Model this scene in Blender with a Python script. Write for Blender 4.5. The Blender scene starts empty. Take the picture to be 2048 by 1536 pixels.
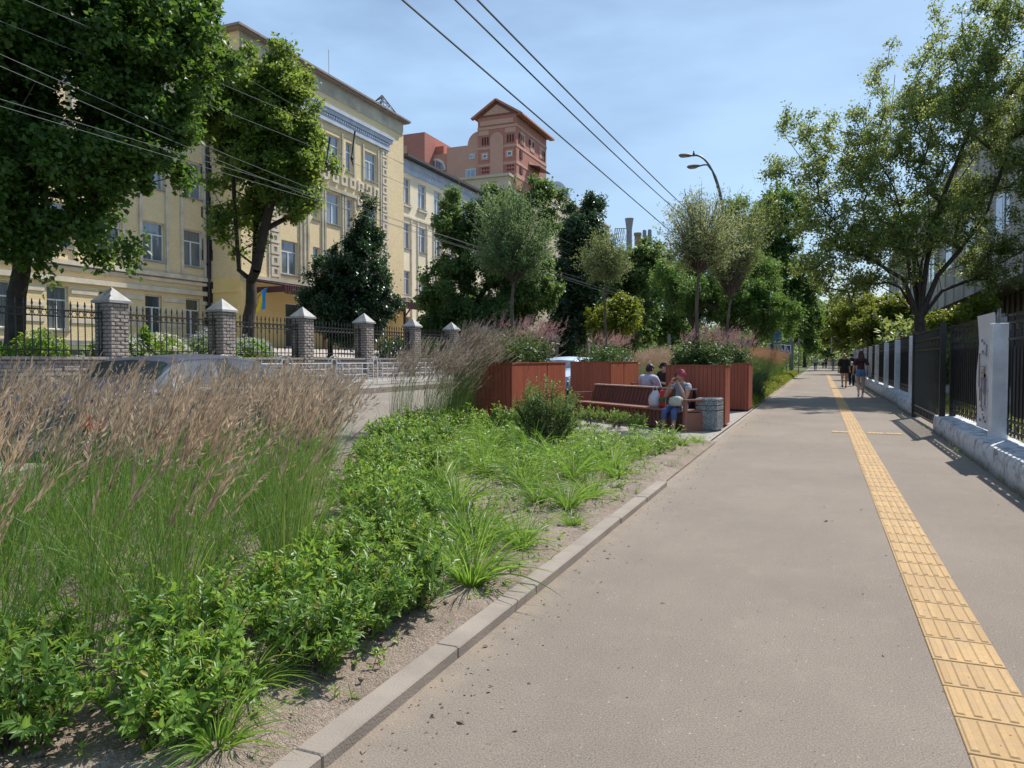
import bpy, bmesh, math, random
import numpy as np
from mathutils import Vector, Matrix, noise as mnoise
R = math.radians
SC = bpy.context.scene
COL = SC.collection
# ------------------------------------------------------------------ camera
# street frame: +Y runs along the footpath, +X to the school-free side, camera 1.4 m above the asphalt at the origin
CAMZ, YAW, PITCH = 1.4, 22.53, 1.86
cd = bpy.data.cameras.new('camera'); cam = bpy.data.objects.new('camera', cd); COL.objects.link(cam)
cd.sensor_width = 36; cd.lens = 26.016; cd.clip_start = .05; cd.clip_end = 3000
cam.location = (0, 0, CAMZ); cam.rotation_euler = (R(90 - PITCH), 0, R(YAW))
SC.camera = cam
# ------------------------------------------------------------------ light
AZ, EL = 22., 52.
w = bpy.data.worlds.new('World'); SC.world = w; w.use_nodes = True
nt = w.node_tree; bg = nt.nodes['Background']
sky = nt.nodes.new('ShaderNodeTexSky'); sky.sky_type = 'NISHITA'; sky.sun_disc = False
sky.sun_elevation = R(EL); sky.sun_rotation = R(AZ); sky.altitude = 150
sky.air_density = 1.15; sky.dust_density = .7; sky.ozone_density = 2.2
SKYN = sky
tcw = nt.nodes.new('ShaderNodeTexCoord'); mpw = nt.nodes.new('ShaderNodeMapping'); mpw.inputs['Scale'].default_value = (1, 1, 3.2)
nz = nt.nodes.new('ShaderNodeTexNoise'); nz.inputs['Scale'].default_value = 2.3; nz.inputs['Detail'].default_value = 5; nz.inputs['Roughness'].default_value = .5
rw = nt.nodes.new('ShaderNodeMapRange'); rw.inputs[1].default_value = .30; rw.inputs[2].default_value = .72; rw.inputs[3].default_value = .02; rw.inputs[4].default_value = .95
mxw = nt.nodes.new('ShaderNodeMix'); mxw.data_type = 'RGBA'; mxw.inputs['B'].default_value = (5.3, 7.8, 11.0, 1)
nt.links.new(tcw.outputs['Generated'], mpw.inputs[0]); nt.links.new(mpw.outputs[0], nz.inputs['Vector']); nt.links.new(nz.outputs[0], rw.inputs[0])
nt.links.new(rw.outputs[0], mxw.inputs['Factor']); nt.links.new(sky.outputs[0], mxw.inputs['A']); nt.links.new(mxw.outputs['Result'], bg.inputs[0])
bg.inputs[1].default_value = .079
sd = bpy.data.lights.new('sun', 'SUN'); sd.energy = 4.4; sd.angle = R(.53); sd.color = (1, .945, .86)
so = bpy.data.objects.new('sun', sd); COL.objects.link(so)
SUND = Vector((math.sin(R(AZ)) * math.cos(R(EL)), math.cos(R(AZ)) * math.cos(R(EL)), math.sin(R(EL))))
so.rotation_euler = (-SUND).to_track_quat('-Z', 'Y').to_euler(); so.location = (0, 0, 60)
SC.view_settings.view_transform = 'Standard'; SC.view_settings.look = 'None'; SC.view_settings.exposure = .45; SC.view_settings.gamma = 1
SC.render.engine = 'CYCLES'
cy = SC.cycles; cy.max_bounces = 7; cy.diffuse_bounces = 3; cy.glossy_bounces = 3; cy.transmission_bounces = 4; cy.transparent_max_bounces = 8
cy.use_denoising = True; cy.caustics_reflective = False; cy.caustics_refractive = False; cy.sample_clamp_indirect = 6

_c, _s = math.cos(R(YAW)), math.sin(R(YAW)); _F = 1480.
def G(px, py, z=0.):
    "photo pixel of a point at height z -> its place in the street frame"
    x = (px - 1024) / _F; y = -(py - 768) / _F; t = R(PITCH)
    fy = math.cos(t) + y * math.sin(t); fz = -math.sin(t) + y * math.cos(t)
    d = Vector((x * _c - fy * _s, x * _s + fy * _c, fz)); k = (z - CAMZ) / d.z
    return Vector((d.x * k, d.y * k, z))
def DP(px, py, dep):
    "photo pixel at a measured depth -> world"
    x = (px - 1024) / _F; y = -(py - 768) / _F; t = R(PITCH)
    fy = math.cos(t) + y * math.sin(t); fz = -math.sin(t) + y * math.cos(t)
    k = dep / fy
    return Vector(((x * _c - fy * _s) * k, (x * _s + fy * _c) * k, CAMZ + fz * k))
def AX(px, py, X):
    x = (px - 1024) / _F; y = -(py - 768) / _F; t = R(PITCH)
    fy = math.cos(t) + y * math.sin(t); fz = -math.sin(t) + y * math.cos(t)
    d = Vector((x * _c - fy * _s, x * _s + fy * _c, fz)); k = X / d.x
    return Vector((X, d.y * k, CAMZ + d.z * k))
# ------------------------------------------------------------------ tagging
def tag(o, label=None, cat=None, group=None, kind=None):
    if label: o['label'] = label
    if cat: o['category'] = cat
    if group: o['group'] = group
    if kind: o['kind'] = kind
    return o
def empty(name, loc=(0, 0, 0), rz=0, label=None, cat=None, group=None):
    o = bpy.data.objects.new(name, None); COL.objects.link(o); o.location = loc; o.rotation_euler = (0, 0, rz)
    o.empty_display_size = .2
    return tag(o, label, cat, group)
def link(name, me, parent=None, mats=()):
    for m in mats: me.materials.append(m)
    o = bpy.data.objects.new(name, me); COL.objects.link(o)
    if parent is not None: o.parent = parent
    return o
_kids = {}
def copy_tree(o, loc=None, rz=None, scale=None, label=None, group=None, parent=None):
    c = o.copy(); COL.objects.link(c)
    if parent is not None: c.parent = parent
    for ch in list(o.children): copy_tree(ch, parent=c)
    if loc is not None: c.location = loc
    if rz is not None: c.rotation_euler = (0, 0, rz)
    if scale is not None: c.scale = scale if hasattr(scale, '__len__') else (scale,) * 3
    if label: c['label'] = label
    if group: c['group'] = group
    return c
# ------------------------------------------------------------------ materials
class NT:
    def __init__(s, name):
        m = bpy.data.materials.new(name); m.use_nodes = True; s.m = m; s.t = m.node_tree; s.p = s.t.nodes['Principled BSDF']; s.out = s.t.nodes['Material Output']
    def n(s, ty, **kw):
        k = s.t.nodes.new(ty)
        for a, b in kw.items():
            if a.startswith('i_'): k.inputs[a[2:].replace('_', ' ')].default_value = b
            else: setattr(k, a, b)
        return k
    def l(s, a, b): s.t.links.new(a, b)
    def coord(s, kind='Object', scale=(1, 1, 1)):
        c = s.n('ShaderNodeTexCoord'); m = s.n('ShaderNodeMapping'); m.inputs['Scale'].default_value = scale
        s.l(c.outputs[kind], m.inputs[0]); return m.outputs[0]
    def noise(s, vec, scale, detail=4, rough=.6):
        k = s.n('ShaderNodeTexNoise'); k.inputs['Scale'].default_value = scale; k.inputs['Detail'].default_value = detail; k.inputs['Roughness'].default_value = rough
        s.l(vec, k.inputs['Vector']); return k.outputs[0]
    def ramp(s, f, stops):
        r = s.n('ShaderNodeValToRGB'); e = r.color_ramp.elements
        while len(e) < len(stops): e.new(.5)
        for i, (p, c) in enumerate(stops): e[i].position = p; e[i].color = (*c, 1) if len(c) == 3 else c
        s.l(f, r.inputs[0]); return r.outputs[0]
    def mix(s, f, a, b, mode='MIX'):
        k = s.n('ShaderNodeMix', data_type='RGBA', blend_type=mode)
        for nm, v in (('Factor', f), ('A', a), ('B', b)):
            if hasattr(v, 'links'): s.l(v, k.inputs[nm])
            elif nm == 'Factor': k.inputs[nm].default_value = v
            else: k.inputs[nm].default_value = (*v, 1)
        return k.outputs['Result']
    def bump(s, h, strength=.3, dist=.02, nrm=None):
        b = s.n('ShaderNodeBump'); b.inputs['Strength'].default_value = strength; b.inputs['Distance'].default_value = dist
        s.l(h, b.inputs['Height'])
        if nrm is not None: s.l(nrm, b.inputs['Normal'])
        s.l(b.outputs[0], s.p.inputs['Normal']); return b.outputs[0]
    def math(s, op, a, b=0., clamp=False):
        k = s.n('ShaderNodeMath', operation=op, use_clamp=clamp)
        for i, v in enumerate((a, b)):
            if hasattr(v, 'links'): s.l(v, k.inputs[i])
            else: k.inputs[i].default_value = v
        return k.outputs[0]
MT = {}
def mat(name, col, rough=.6, var=.12, scale=3., metal=0., bump=0., bscale=40., spec=.5, col2=None, coordk='Object'):
    if name in MT: return MT[name]
    k = NT(name); v = k.coord(coordk)
    f = k.noise(v, scale)
    c2 = col2 if col2 else tuple(max(0, c * (1 - var * 2)) for c in col)
    c1 = col if col2 else tuple(min(1, c * (1 + var)) for c in col)
    k.l(k.ramp(f, [(.3, c2), (.7, c1)]), k.p.inputs['Base Color'])
    k.p.inputs['Roughness'].default_value = rough; k.p.inputs['Metallic'].default_value = metal; k.p.inputs['Specular IOR Level'].default_value = spec
    if bump: k.bump(k.noise(v, bscale, 3), bump, .01)
    MT[name] = k.m; return k.m
def leafmat(name, a, b, trans=.35, tcol=None, rough=.45, nscale=.6, c=None, spec=.4, old=None):
    if name in MT: return MT[name]
    k = NT(name)
    g = k.n('ShaderNodeNewGeometry'); f = g.outputs['Random Per Island']
    col = k.mix(f, a, b)
    v = k.coord('Object'); nn = k.noise(v, nscale, 3)
    cc = c if c else tuple(x * 1.35 for x in b)
    f2 = k.n('ShaderNodeMapRange'); f2.inputs[1].default_value = .45; f2.inputs[2].default_value = .75; f2.inputs[4].default_value = .55; k.l(nn, f2.inputs[0])
    col = k.mix(f2.outputs[0], col, cc)
    if old: col = k.mix(k.math('GREATER_THAN', f, .955), col, old)
    oi = k.n('ShaderNodeObjectInfo'); ov = k.n('ShaderNodeMapRange'); ov.inputs[3].default_value = .72; ov.inputs[4].default_value = 1.22; k.l(oi.outputs['Random'], ov.inputs[0]); cv = k.n('ShaderNodeCombineColor'); k.l(k.math('POWER', ov.outputs[0], 1.3), cv.inputs[0]); k.l(ov.outputs[0], cv.inputs[1]); k.l(k.math('POWER', ov.outputs[0], .6), cv.inputs[2]); col = k.mix(1., col, cv.outputs[0], 'MULTIPLY')
    k.l(col, k.p.inputs['Base Color']); k.p.inputs['Roughness'].default_value = rough; k.p.inputs['Specular IOR Level'].default_value = spec
    tr = k.n('ShaderNodeBsdfTranslucent'); tc = tcol or (min(1, b[0] * 2.0), min(1, b[1] * 1.75), b[2] * .8)
    k.l(k.mix(.45, col, tc), tr.inputs[0])
    ms = k.n('ShaderNodeMixShader'); ms.inputs[0].default_value = trans
    k.l(k.p.outputs[0], ms.inputs[1]); k.l(tr.outputs[0], ms.inputs[2]); k.l(ms.outputs[0], k.out.inputs[0])
    MT[name] = k.m; return k.m
# ------------------------------------------------------------------ mesh builder
class MB:
    def __init__(s): s.v = []; s.f = []; s.mi = []; s.m = 0
    def add(s, vs, fs):
        o = len(s.v); s.v.extend([tuple(p) for p in vs]); s.f.extend([tuple(i + o for i in f) for f in fs]); s.mi.extend([s.m] * len(fs)); return s
    def quad(s, a, b, c, d): return s.add([a, b, c, d], [(0, 1, 2, 3)])
    def box(s, x0, x1, y0, y1, z0, z1):
        return s.add([(x0, y0, z0), (x1, y0, z0), (x1, y1, z0), (x0, y1, z0), (x0, y0, z1), (x1, y0, z1), (x1, y1, z1), (x0, y1, z1)],
                     [(0, 3, 2, 1), (4, 5, 6, 7), (0, 1, 5, 4), (1, 2, 6, 5), (2, 3, 7, 6), (3, 0, 4, 7)])
    def bbox(s, x0, x1, y0, y1, z0, z1, b=.01):
        "box with chamfered vertical and top edges"
        def ring(i, z): return [(x0 + i + b, y0 + i, z), (x1 - i - b, y0 + i, z), (x1 - i, y0 + i + b, z), (x1 - i, y1 - i - b, z), (x1 - i - b, y1 - i, z), (x0 + i + b, y1 - i, z), (x0 + i, y1 - i - b, z), (x0 + i, y0 + i + b, z)]
        rs = ring(0, z0) + ring(0, z1 - b) + ring(b, z1)
        fs = [tuple(range(7, -1, -1)), tuple(range(16, 24))]
        for k in (0, 8):
            for i in range(8): fs.append((k + i, k + (i + 1) % 8, k + 8 + (i + 1) % 8, k + 8 + i))
        return s.add(rs, fs)
    def obox(s, p, q, wd, th, up=(0, 0, 1)):
        "bar from p to q, width wd (sideways), thickness th (along up)"
        p, q, up = Vector(p), Vector(q), Vector(up); d = (q - p).normalized(); sx = d.cross(up)
        if sx.length < 1e-4: sx = d.cross(Vector((1, 0, 0)))
        sx.normalize(); u = sx.cross(d).normalized(); sx *= wd / 2; u *= th / 2
        vs = [a + i * sx + j * u for a in (p, q) for i, j in ((-1, -1), (1, -1), (1, 1), (-1, 1))]
        return s.add(vs, [(0, 3, 2, 1), (4, 5, 6, 7), (0, 1, 5, 4), (1, 2, 6, 5), (2, 3, 7, 6), (3, 0, 4, 7)])
    def tube(s, pts, rad, n=8, cap=True, closed=False):
        pts = [Vector(p) for p in pts]; k = len(pts)
        if not hasattr(rad, '__len__'): rad = [rad] * k
        vs = []; pu = None
        for i, p in enumerate(pts):
            a = pts[(i - 1) % k] if (i > 0 or closed) else pts[i]; b = pts[(i + 1) % k] if (i < k - 1 or closed) else pts[i]
            d = (b - a).normalized() if (b - a).length > 1e-7 else Vector((0, 0, 1))
            if pu is None: pu = d.orthogonal().normalized()
            u = (pu - d * pu.dot(d)); u = u.normalized() if u.length > 1e-5 else d.orthogonal().normalized(); pu = u
            v = d.cross(u)
            for j in range(n):
                t = 2 * math.pi * j / n; vs.append(p + (u * math.cos(t) + v * math.sin(t)) * rad[i])
        fs = []
        for i in range(k if closed else k - 1):
            o, o2 = i * n, ((i + 1) % k) * n
            for j in range(n): fs.append((o + j, o + (j + 1) % n, o2 + (j + 1) % n, o2 + j))
        if cap and not closed: fs += [tuple(range(n - 1, -1, -1)), tuple(range((k - 1) * n, k * n))]
        return s.add(vs, fs)
    def cyl(s, x, y, z0, z1, r, n=16, r2=None): return s.tube([(x, y, z0), (x, y, z1)], [r, r if r2 is None else r2], n)
    def lathe(s, prof, n=20, o=(0, 0, 0)):
        vs = []; fs = []
        for r, z in prof:
            for j in range(n): t = 2 * math.pi * j / n; vs.append((o[0] + r * math.cos(t), o[1] + r * math.sin(t), o[2] + z))
        for i in range(len(prof) - 1):
            for j in range(n): fs.append((i * n + j, i * n + (j + 1) % n, (i + 1) * n + (j + 1) % n, (i + 1) * n + j))
        fs += [tuple(range(n - 1, -1, -1)), tuple(range((len(prof) - 1) * n, len(prof) * n))]
        return s.add(vs, fs)
    def prism(s, poly, ax, a0, a1):
        "polygon of 2D points extruded along axis ax (0: x, 1: y, 2: z)"
        n = len(poly)
        def pt(p, a): return {0: (a, p[0], p[1]), 1: (p[0], a, p[1]), 2: (p[0], p[1], a)}[ax]
        vs = [pt(p, a0) for p in poly] + [pt(p, a1) for p in poly]
        fs = [tuple(range(n)), tuple(range(2 * n - 1, n - 1, -1))] + [(i, n + i, n + (i + 1) % n, (i + 1) % n) for i in range(n)]
        return s.add(vs, fs)
    def ell(s, c, r, n=12, m=8, rot=None):
        vs = []; fs = []
        for i in range(m + 1):
            a = math.pi * i / m
            for j in range(n):
                t = 2 * math.pi * j / n; p = Vector((math.sin(a) * math.cos(t) * r[0], math.sin(a) * math.sin(t) * r[1], math.cos(a) * r[2]))
                if rot: p = rot @ p
                vs.append(Vector(c) + p)
        for i in range(m):
            for j in range(n): fs.append((i * n + j, (i + 1) * n + j, (i + 1) * n + (j + 1) % n, i * n + (j + 1) % n))
        return s.add(vs, fs)
    def xf(s, M, start=0):
        for i in range(start, len(s.v)): s.v[i] = tuple(M @ Vector(s.v[i]))
        return s
    def build(s, name, mats, parent=None, smooth=False, fix=True, bevel=0):
        me = bpy.data.meshes.new(name); me.from_pydata(s.v, [], s.f)
        for m in (mats if isinstance(mats, (list, tuple)) else [mats]): me.materials.append(m)
        if any(s.mi): me.polygons.foreach_set('material_index', s.mi)
        if fix:
            bm = bmesh.new(); bm.from_mesh(me); bmesh.ops.recalc_face_normals(bm, faces=bm.faces)
            if bevel: bmesh.ops.bevel(bm, geom=[e for e in bm.edges], offset=bevel, segments=1, affect='EDGES')
            bm.to_mesh(me); bm.free()
        if smooth:
            me.polygons.foreach_set('use_smooth', [True] * len(me.polygons))
            if smooth != 'all':
                try: me.set_sharp_from_angle(angle=R(40))
                except Exception: pass
        me.update(); return link(name, me, parent)
# numpy bag for foliage ---------------------------------------------------
class Bag:
    def __init__(s): s.V = []; s.F = []; s.n = 0
    def add(s, V, F, mi=0):
        s.V.append(np.asarray(V, dtype=np.float32)); s.F.append((np.asarray(F, dtype=np.int32) + s.n, mi)); s.n += len(V)
    def build(s, name, mats, parent=None, smooth=False, loc=None):
        me = bpy.data.meshes.new(name); V = np.concatenate(s.V)
        if loc is not None: V = V - np.asarray(loc, dtype=np.float32)
        me.vertices.add(len(V)); me.vertices.foreach_set('co', V.ravel())
        lt = np.concatenate([np.full(len(f), f.shape[1], dtype=np.int32) for f, _ in s.F]); lv = np.concatenate([f.ravel() for f, _ in s.F])
        mi = np.concatenate([np.full(len(f), k, dtype=np.int32) for f, k in s.F])
        me.loops.add(len(lv)); me.loops.foreach_set('vertex_index', lv)
        me.polygons.add(len(lt)); ls = np.concatenate([[0], np.cumsum(lt)[:-1]]).astype(np.int32)
        me.polygons.foreach_set('loop_start', ls); me.polygons.foreach_set('loop_total', lt); me.polygons.foreach_set('material_index', mi)
        if smooth: me.polygons.foreach_set('use_smooth', np.ones(len(lt), dtype=bool))
        for m in (mats if isinstance(mats, (list, tuple)) else [mats]): me.materials.append(m)
        me.update(calc_edges=True)
        o = link(name, me, parent)
        if loc is not None: o.location = loc
        return o
def nrm(a): return a / np.maximum(np.linalg.norm(a, axis=1, keepdims=True), 1e-6)
def leaves(bag, P, D, N, L, W, fold=.18, detail=0, droop=.15, mi=0):
    n = len(P); D = nrm(D); S = nrm(np.cross(D, N)); N = nrm(np.cross(S, D)); L = np.reshape(L, (-1, 1)); W = np.reshape(W, (-1, 1))
    if detail == 0:
        a = P; b = P + D * L * .45 + S * W * .5 + N * W * fold; c = P + D * L - N * L * droop; d = P + D * L * .45 - S * W * .5 + N * W * fold
        V = np.stack([a, b, c, d], 1).reshape(-1, 3); i = np.arange(n)[:, None] * 4
        bag.add(V, np.concatenate([i + np.array([[0, 1, 2]]), i + np.array([[0, 2, 3]])]), mi)
    else:
        def pt(t, sd, k): return P + D * L * t + S * W * sd + N * (W * fold * abs(sd) * 2 - L * droop * t * t)
        V = np.stack([pt(0, 0, 0), pt(.3, 0, 0), pt(.68, 0, 0), pt(1, 0, 0), pt(.3, .46, 0), pt(.68, .34, 0), pt(.3, -.46, 0), pt(.68, -.34, 0)], 1).reshape(-1, 3)
        i = np.arange(n)[:, None] * 8
        bag.add(V, np.concatenate([i + np.array([[0, 4, 1]]), i + np.array([[0, 1, 6]]), i + np.array([[2, 5, 3]]), i + np.array([[2, 3, 7]])]), mi)
        bag.add(V[:0], np.zeros((0, 4), int), mi)
        bag.F.append((np.concatenate([i + np.array([[1, 4, 5, 2]]), i + np.array([[6, 1, 2, 7]])]).astype(np.int32) + bag.n - len(V), mi))
def ribbons(bag, P, D0, L, W, bend, segs=4, mi=0, taper=.15, up=None, rng=None):
    "arching ribbons: start P, start direction D0, length L, width W, bend = how far the tip falls over (vector per blade)"
    n = len(P); L = np.reshape(L, (-1, 1)); W = np.reshape(W, (-1, 1)); D0 = nrm(D0)
    side = nrm(np.cross(D0, (up if up is not None else np.tile([0., 0, 1], (n, 1))) + 1e-3 * rng.standard_normal((n, 3))) + (.6 * rng.standard_normal((n, 3)) if rng is not None else 0))
    rows = []; p = P.copy(); d = D0.copy()
    for k in range(segs + 1):
        t = k / segs; wk = W * (1 - (1 - taper) * t ** 1.6) * .5
        rows.append(p - side * wk); rows.append(p + side * wk)
        d = nrm(d + bend / segs * (1 + t)); p = p + d * L / segs
    V = np.stack(rows, 1).reshape(-1, 3); i = np.arange(n)[:, None] * (2 * (segs + 1)); fs = []
    for k in range(segs): fs.append(i + np.array([[2 * k, 2 * k + 1, 2 * k + 3, 2 * k + 2]]))
    bag.add(V, np.concatenate(fs), mi); return p, d
def segs_frusta(bag, A, B, ra, rb, n=5, mi=0):
    A, B = np.asarray(A, float), np.asarray(B, float); D = nrm(B - A); ref = np.where(np.abs(D[:, 2:3]) > .9, [[1., 0, 0]], [[0., 0, 1]]); U = nrm(np.cross(D, ref)); Vv = np.cross(D, U)
    rows = []
    for P, r in ((A, ra), (B, rb)):
        r = np.reshape(r, (-1, 1))
        for j in range(n): t = 2 * math.pi * j / n; rows.append(P + (U * math.cos(t) + Vv * math.sin(t)) * r)
    V = np.stack(rows, 1).reshape(-1, 3); i = np.arange(len(A))[:, None] * 2 * n
    bag.add(V, np.concatenate([i + np.array([[j, (j + 1) % n, n + (j + 1) % n, n + j]]) for j in range(n)]), mi)
# ------------------------------------------------------------------ shared materials
def asphalt(name, c1, c2, speck=.5, dark=None):
    k = NT(name); v = k.coord(); big = k.noise(v, .45, 5, .65); col = k.ramp(big, [(.3, c2), (.72, c1)])
    fine = k.noise(v, 130, 3, .8); col = k.mix(k.ramp(fine, [(.35, (0, 0, 0)), (.65, (1, 1, 1))]), k.mix(1., col, (.58, .57, .56), 'MULTIPLY'), k.mix(1., col, (1.34, 1.33, 1.31), 'MULTIPLY'))
    vo = k.n('ShaderNodeTexVoronoi'); vo.inputs['Scale'].default_value = 26; k.l(v, vo.inputs[0])
    sp = k.math('LESS_THAN', vo.outputs['Distance'], .11); rnd = k.n('ShaderNodeSeparateColor'); k.l(vo.outputs['Color'], rnd.inputs[0])
    sp2 = k.math('MULTIPLY', sp, k.math('GREATER_THAN', rnd.outputs[0], .72)); col = k.mix(k.math('MULTIPLY', sp2, speck), col, (.55, .52, .48))
    sp3 = k.math('MULTIPLY', sp, k.math('LESS_THAN', rnd.outputs[0], .2)); col = k.mix(k.math('MULTIPLY', sp3, .7), col, (.05, .045, .04))
    md = k.noise(v, 6., 4, .7); col = k.mix(k.ramp(md, [(.55, (0, 0, 0)), (.8, (.28, .28, .28))]), col, (.36, .29, .22))
    if name == 'path_asphalt':  # sand drifted against the kerb, faint cracks, worn grey band down the middle
        c0 = k.n('ShaderNodeTexCoord'); sx = k.n('ShaderNodeSeparateXYZ'); k.l(c0.outputs['Object'], sx.inputs[0]); e = k.n('ShaderNodeMapRange'); e.inputs[1].default_value = -1.54; e.inputs[2].default_value = -1.15; e.inputs[3].default_value = 1; e.inputs[4].default_value = 0; k.l(sx.outputs[0], e.inputs[0])
        sand = k.math('MULTIPLY', k.math('POWER', e.outputs[0], 2.2), k.ramp(k.noise(v, 4.5, 6, .75), [(.38, (.1, .1, .1)), (.62, (1, 1, 1))])); col = k.mix(k.math('MULTIPLY', sand, .5), col, (.36, .285, .205))
        wv = k.coord('Object', (1, .8, 1)); wn = k.n('ShaderNodeTexVoronoi', feature='DISTANCE_TO_EDGE'); wn.inputs['Scale'].default_value = .38; dv = k.n('ShaderNodeVectorMath', operation='ADD'); nn = k.n('ShaderNodeTexNoise'); nn.inputs['Scale'].default_value = 2.2; nn.inputs['Detail'].default_value = 6; k.l(wv, nn.inputs['Vector']); k.l(wv, dv.inputs[0]); k.l(nn.outputs['Color'], dv.inputs[1]); k.l(dv.outputs[0], wn.inputs['Vector'])
        cr_ = k.math('MULTIPLY', k.math('LESS_THAN', wn.outputs['Distance'], .0022), k.math('GREATER_THAN', k.noise(v, .6, 2), .56)); col = k.mix(k.math('MULTIPLY', cr_, .0), col, (.09, .075, .06))
        st = k.coord('Object', (.5, .12, 1)); col = k.mix(k.ramp(k.noise(st, 2.4, 5, .7), [(.42, (0, 0, 0)), (.7, (.55, .55, .55))]), col, k.mix(1., col, (.80, .81, .83), 'MULTIPLY'))
        gm = k.n('ShaderNodeTexVoronoi'); gm.inputs['Scale'].default_value = 3.1; k.l(v, gm.inputs[0]); gc = k.n('ShaderNodeSeparateColor'); k.l(gm.outputs['Color'], gc.inputs[0]); col = k.mix(k.math('MULTIPLY', k.math('MULTIPLY', k.math('LESS_THAN', gm.outputs['Distance'], .035), k.math('GREATER_THAN', gc.outputs[0], .6)), .5), col, (.12, .10, .09))
    k.l(col, k.p.inputs['Base Color']); k.p.inputs['Roughness'].default_value = .86; k.p.inputs['Specular IOR Level'].default_value = .3
    k.bump(k.math('ADD', k.noise(v, 150, 3, .7), k.math('MULTIPLY', k.noise(v, 30, 3), .6)), .55, .006); MT[name] = k.m; return k.m
M_PATH = asphalt('path_asphalt', (.262, .218, .180), (.198, .167, .140))
M_ROAD = asphalt('road_asphalt', (.27, .235, .205), (.21, .185, .165))
M_CONC = mat('concrete', (.285, .24, .20), .85, .12, 2.5, bump=.35, bscale=90)
M_CONCG = mat('grey_concrete', (.30, .30, .295), .85, .15, 1.2, bump=.3, bscale=60)
M_METB = mat('black_metal', (.012, .012, .014), .42, .2, 6)
M_DKMET = mat('dark_paint_metal', (.03, .028, .03), .5, .2, 5)
M_WHITEP = mat('white_paint', (.66, .66, .69), .55, .08, 7, bump=.1)
M_STEEL = mat('grey_steel', (.24, .25, .27), .4, .1, 5, metal=.7)
def soilmat():
    k = NT('dry_soil'); v = k.coord(); col = k.ramp(k.noise(v, 2.2, 6, .7), [(.25, (.24, .185, .14)), (.5, (.37, .295, .235)), (.78, (.46, .38, .31))])
    f = k.noise(v, 70, 3, .7); col = k.mix(k.ramp(f, [(.4, (0, 0, 0)), (.62, (1, 1, 1))]), k.mix(1., col, (.62, .6, .58), 'MULTIPLY'), col)
    k.l(col, k.p.inputs['Base Color']); k.p.inputs['Roughness'].default_value = .95
    k.bump(k.math('ADD', k.noise(v, 25, 5, .75), k.noise(v, 120, 2)), .9, .02); return k.m
M_SOIL = soilmat()
def groundmat():
    k = NT('lawn_ground'); v = k.coord(); col = k.ramp(k.noise(v, .35, 6, .7), [(.3, (.045, .075, .02)), (.55, (.07, .10, .03)), (.75, (.16, .135, .08))])
    k.l(col, k.p.inputs['Base Color']); k.p.inputs['Roughness'].default_value = .95; k.bump(k.noise(v, 30, 4), .8, .04); return k.m
M_LAWN = groundmat()
M_YARD = mat('yard_paving', (.42, .37, .33), .9, .1, .8, bump=.2, bscale=30)
def brickmat(name, c1, c2, mortar, bw, bh, coordaxes='YZ', ms=.012, bump=.4, rough=.85, var=.25, stain=None, scale=1., mstr=1.):
    k = NT(name); c = k.n('ShaderNodeTexCoord'); sp = k.n('ShaderNodeSeparateXYZ'); k.l(c.outputs['Object'], sp.inputs[0]); cb = k.n('ShaderNodeCombineXYZ')
    if coordaxes == 'XY':
        k.l(sp.outputs[0], cb.inputs[0]); k.l(sp.outputs[1], cb.inputs[1])
    else:
        k.l(k.math('ADD', sp.outputs[0], sp.outputs[1]), cb.inputs[0]); k.l(sp.outputs[2], cb.inputs[1])
    b = k.n('ShaderNodeTexBrick'); k.l(cb.outputs[0], b.inputs['Vector']); b.inputs['Scale'].default_value = scale
    b.inputs['Brick Width'].default_value = bw; b.inputs['Row Height'].default_value = bh; b.inputs['Mortar Size'].default_value = ms
    b.inputs['Color1'].default_value = (*c1, 1); b.inputs['Color2'].default_value = (*c2, 1); b.inputs['Mortar'].default_value = (*mortar, 1)
    v = c.outputs['Object']; n = k.noise(v, .5, 5, .65)
    col = k.mix(k.ramp(n, [(.35, (0, 0, 0)), (.75, (var, var, var))]), b.outputs['Color'], tuple(x * .6 for x in c1))
    k.l(col, k.p.inputs['Base Color']); k.p.inputs['Roughness'].default_value = rough
    h = k.math('ADD', k.math('MULTIPLY', b.outputs['Fac'], -mstr), k.math('MULTIPLY', k.noise(v, 14, 4, .7), .9)); k.bump(h, bump, .03); return k.m
M_YBRICK = brickmat('painted_yellow_brick', (.86, .69, .41), (.79, .62, .36), (.68, .53, .31), .26, .085, ms=.008, bump=.55)
M_YPLAST = mat('yellow_plaster', (.84, .63, .28), .85, .06, .6, bump=.1, bscale=8)
M_WTRIM = mat('cream_trim', (.66, .58, .46), .8, .12, 1.5, bump=.15, bscale=12)
M_BTRIM = mat('pale_blue_trim', (.46, .52, .62), .8, .1, 1.2)
M_GTRIM = mat('weathered_pale_plaster', (.50, .46, .36), .85, .18, .8)
M_MAROON = mat('maroon_sheet_metal', (.075, .022, .026), .45, .15, 3)
M_ROOFE = mat('brown_roof_edge', (.27, .21, .18), .6, .15, 2)
M_FRAME = mat('white_window_frame', (.74, .75, .78), .4, .04, 5)
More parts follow.
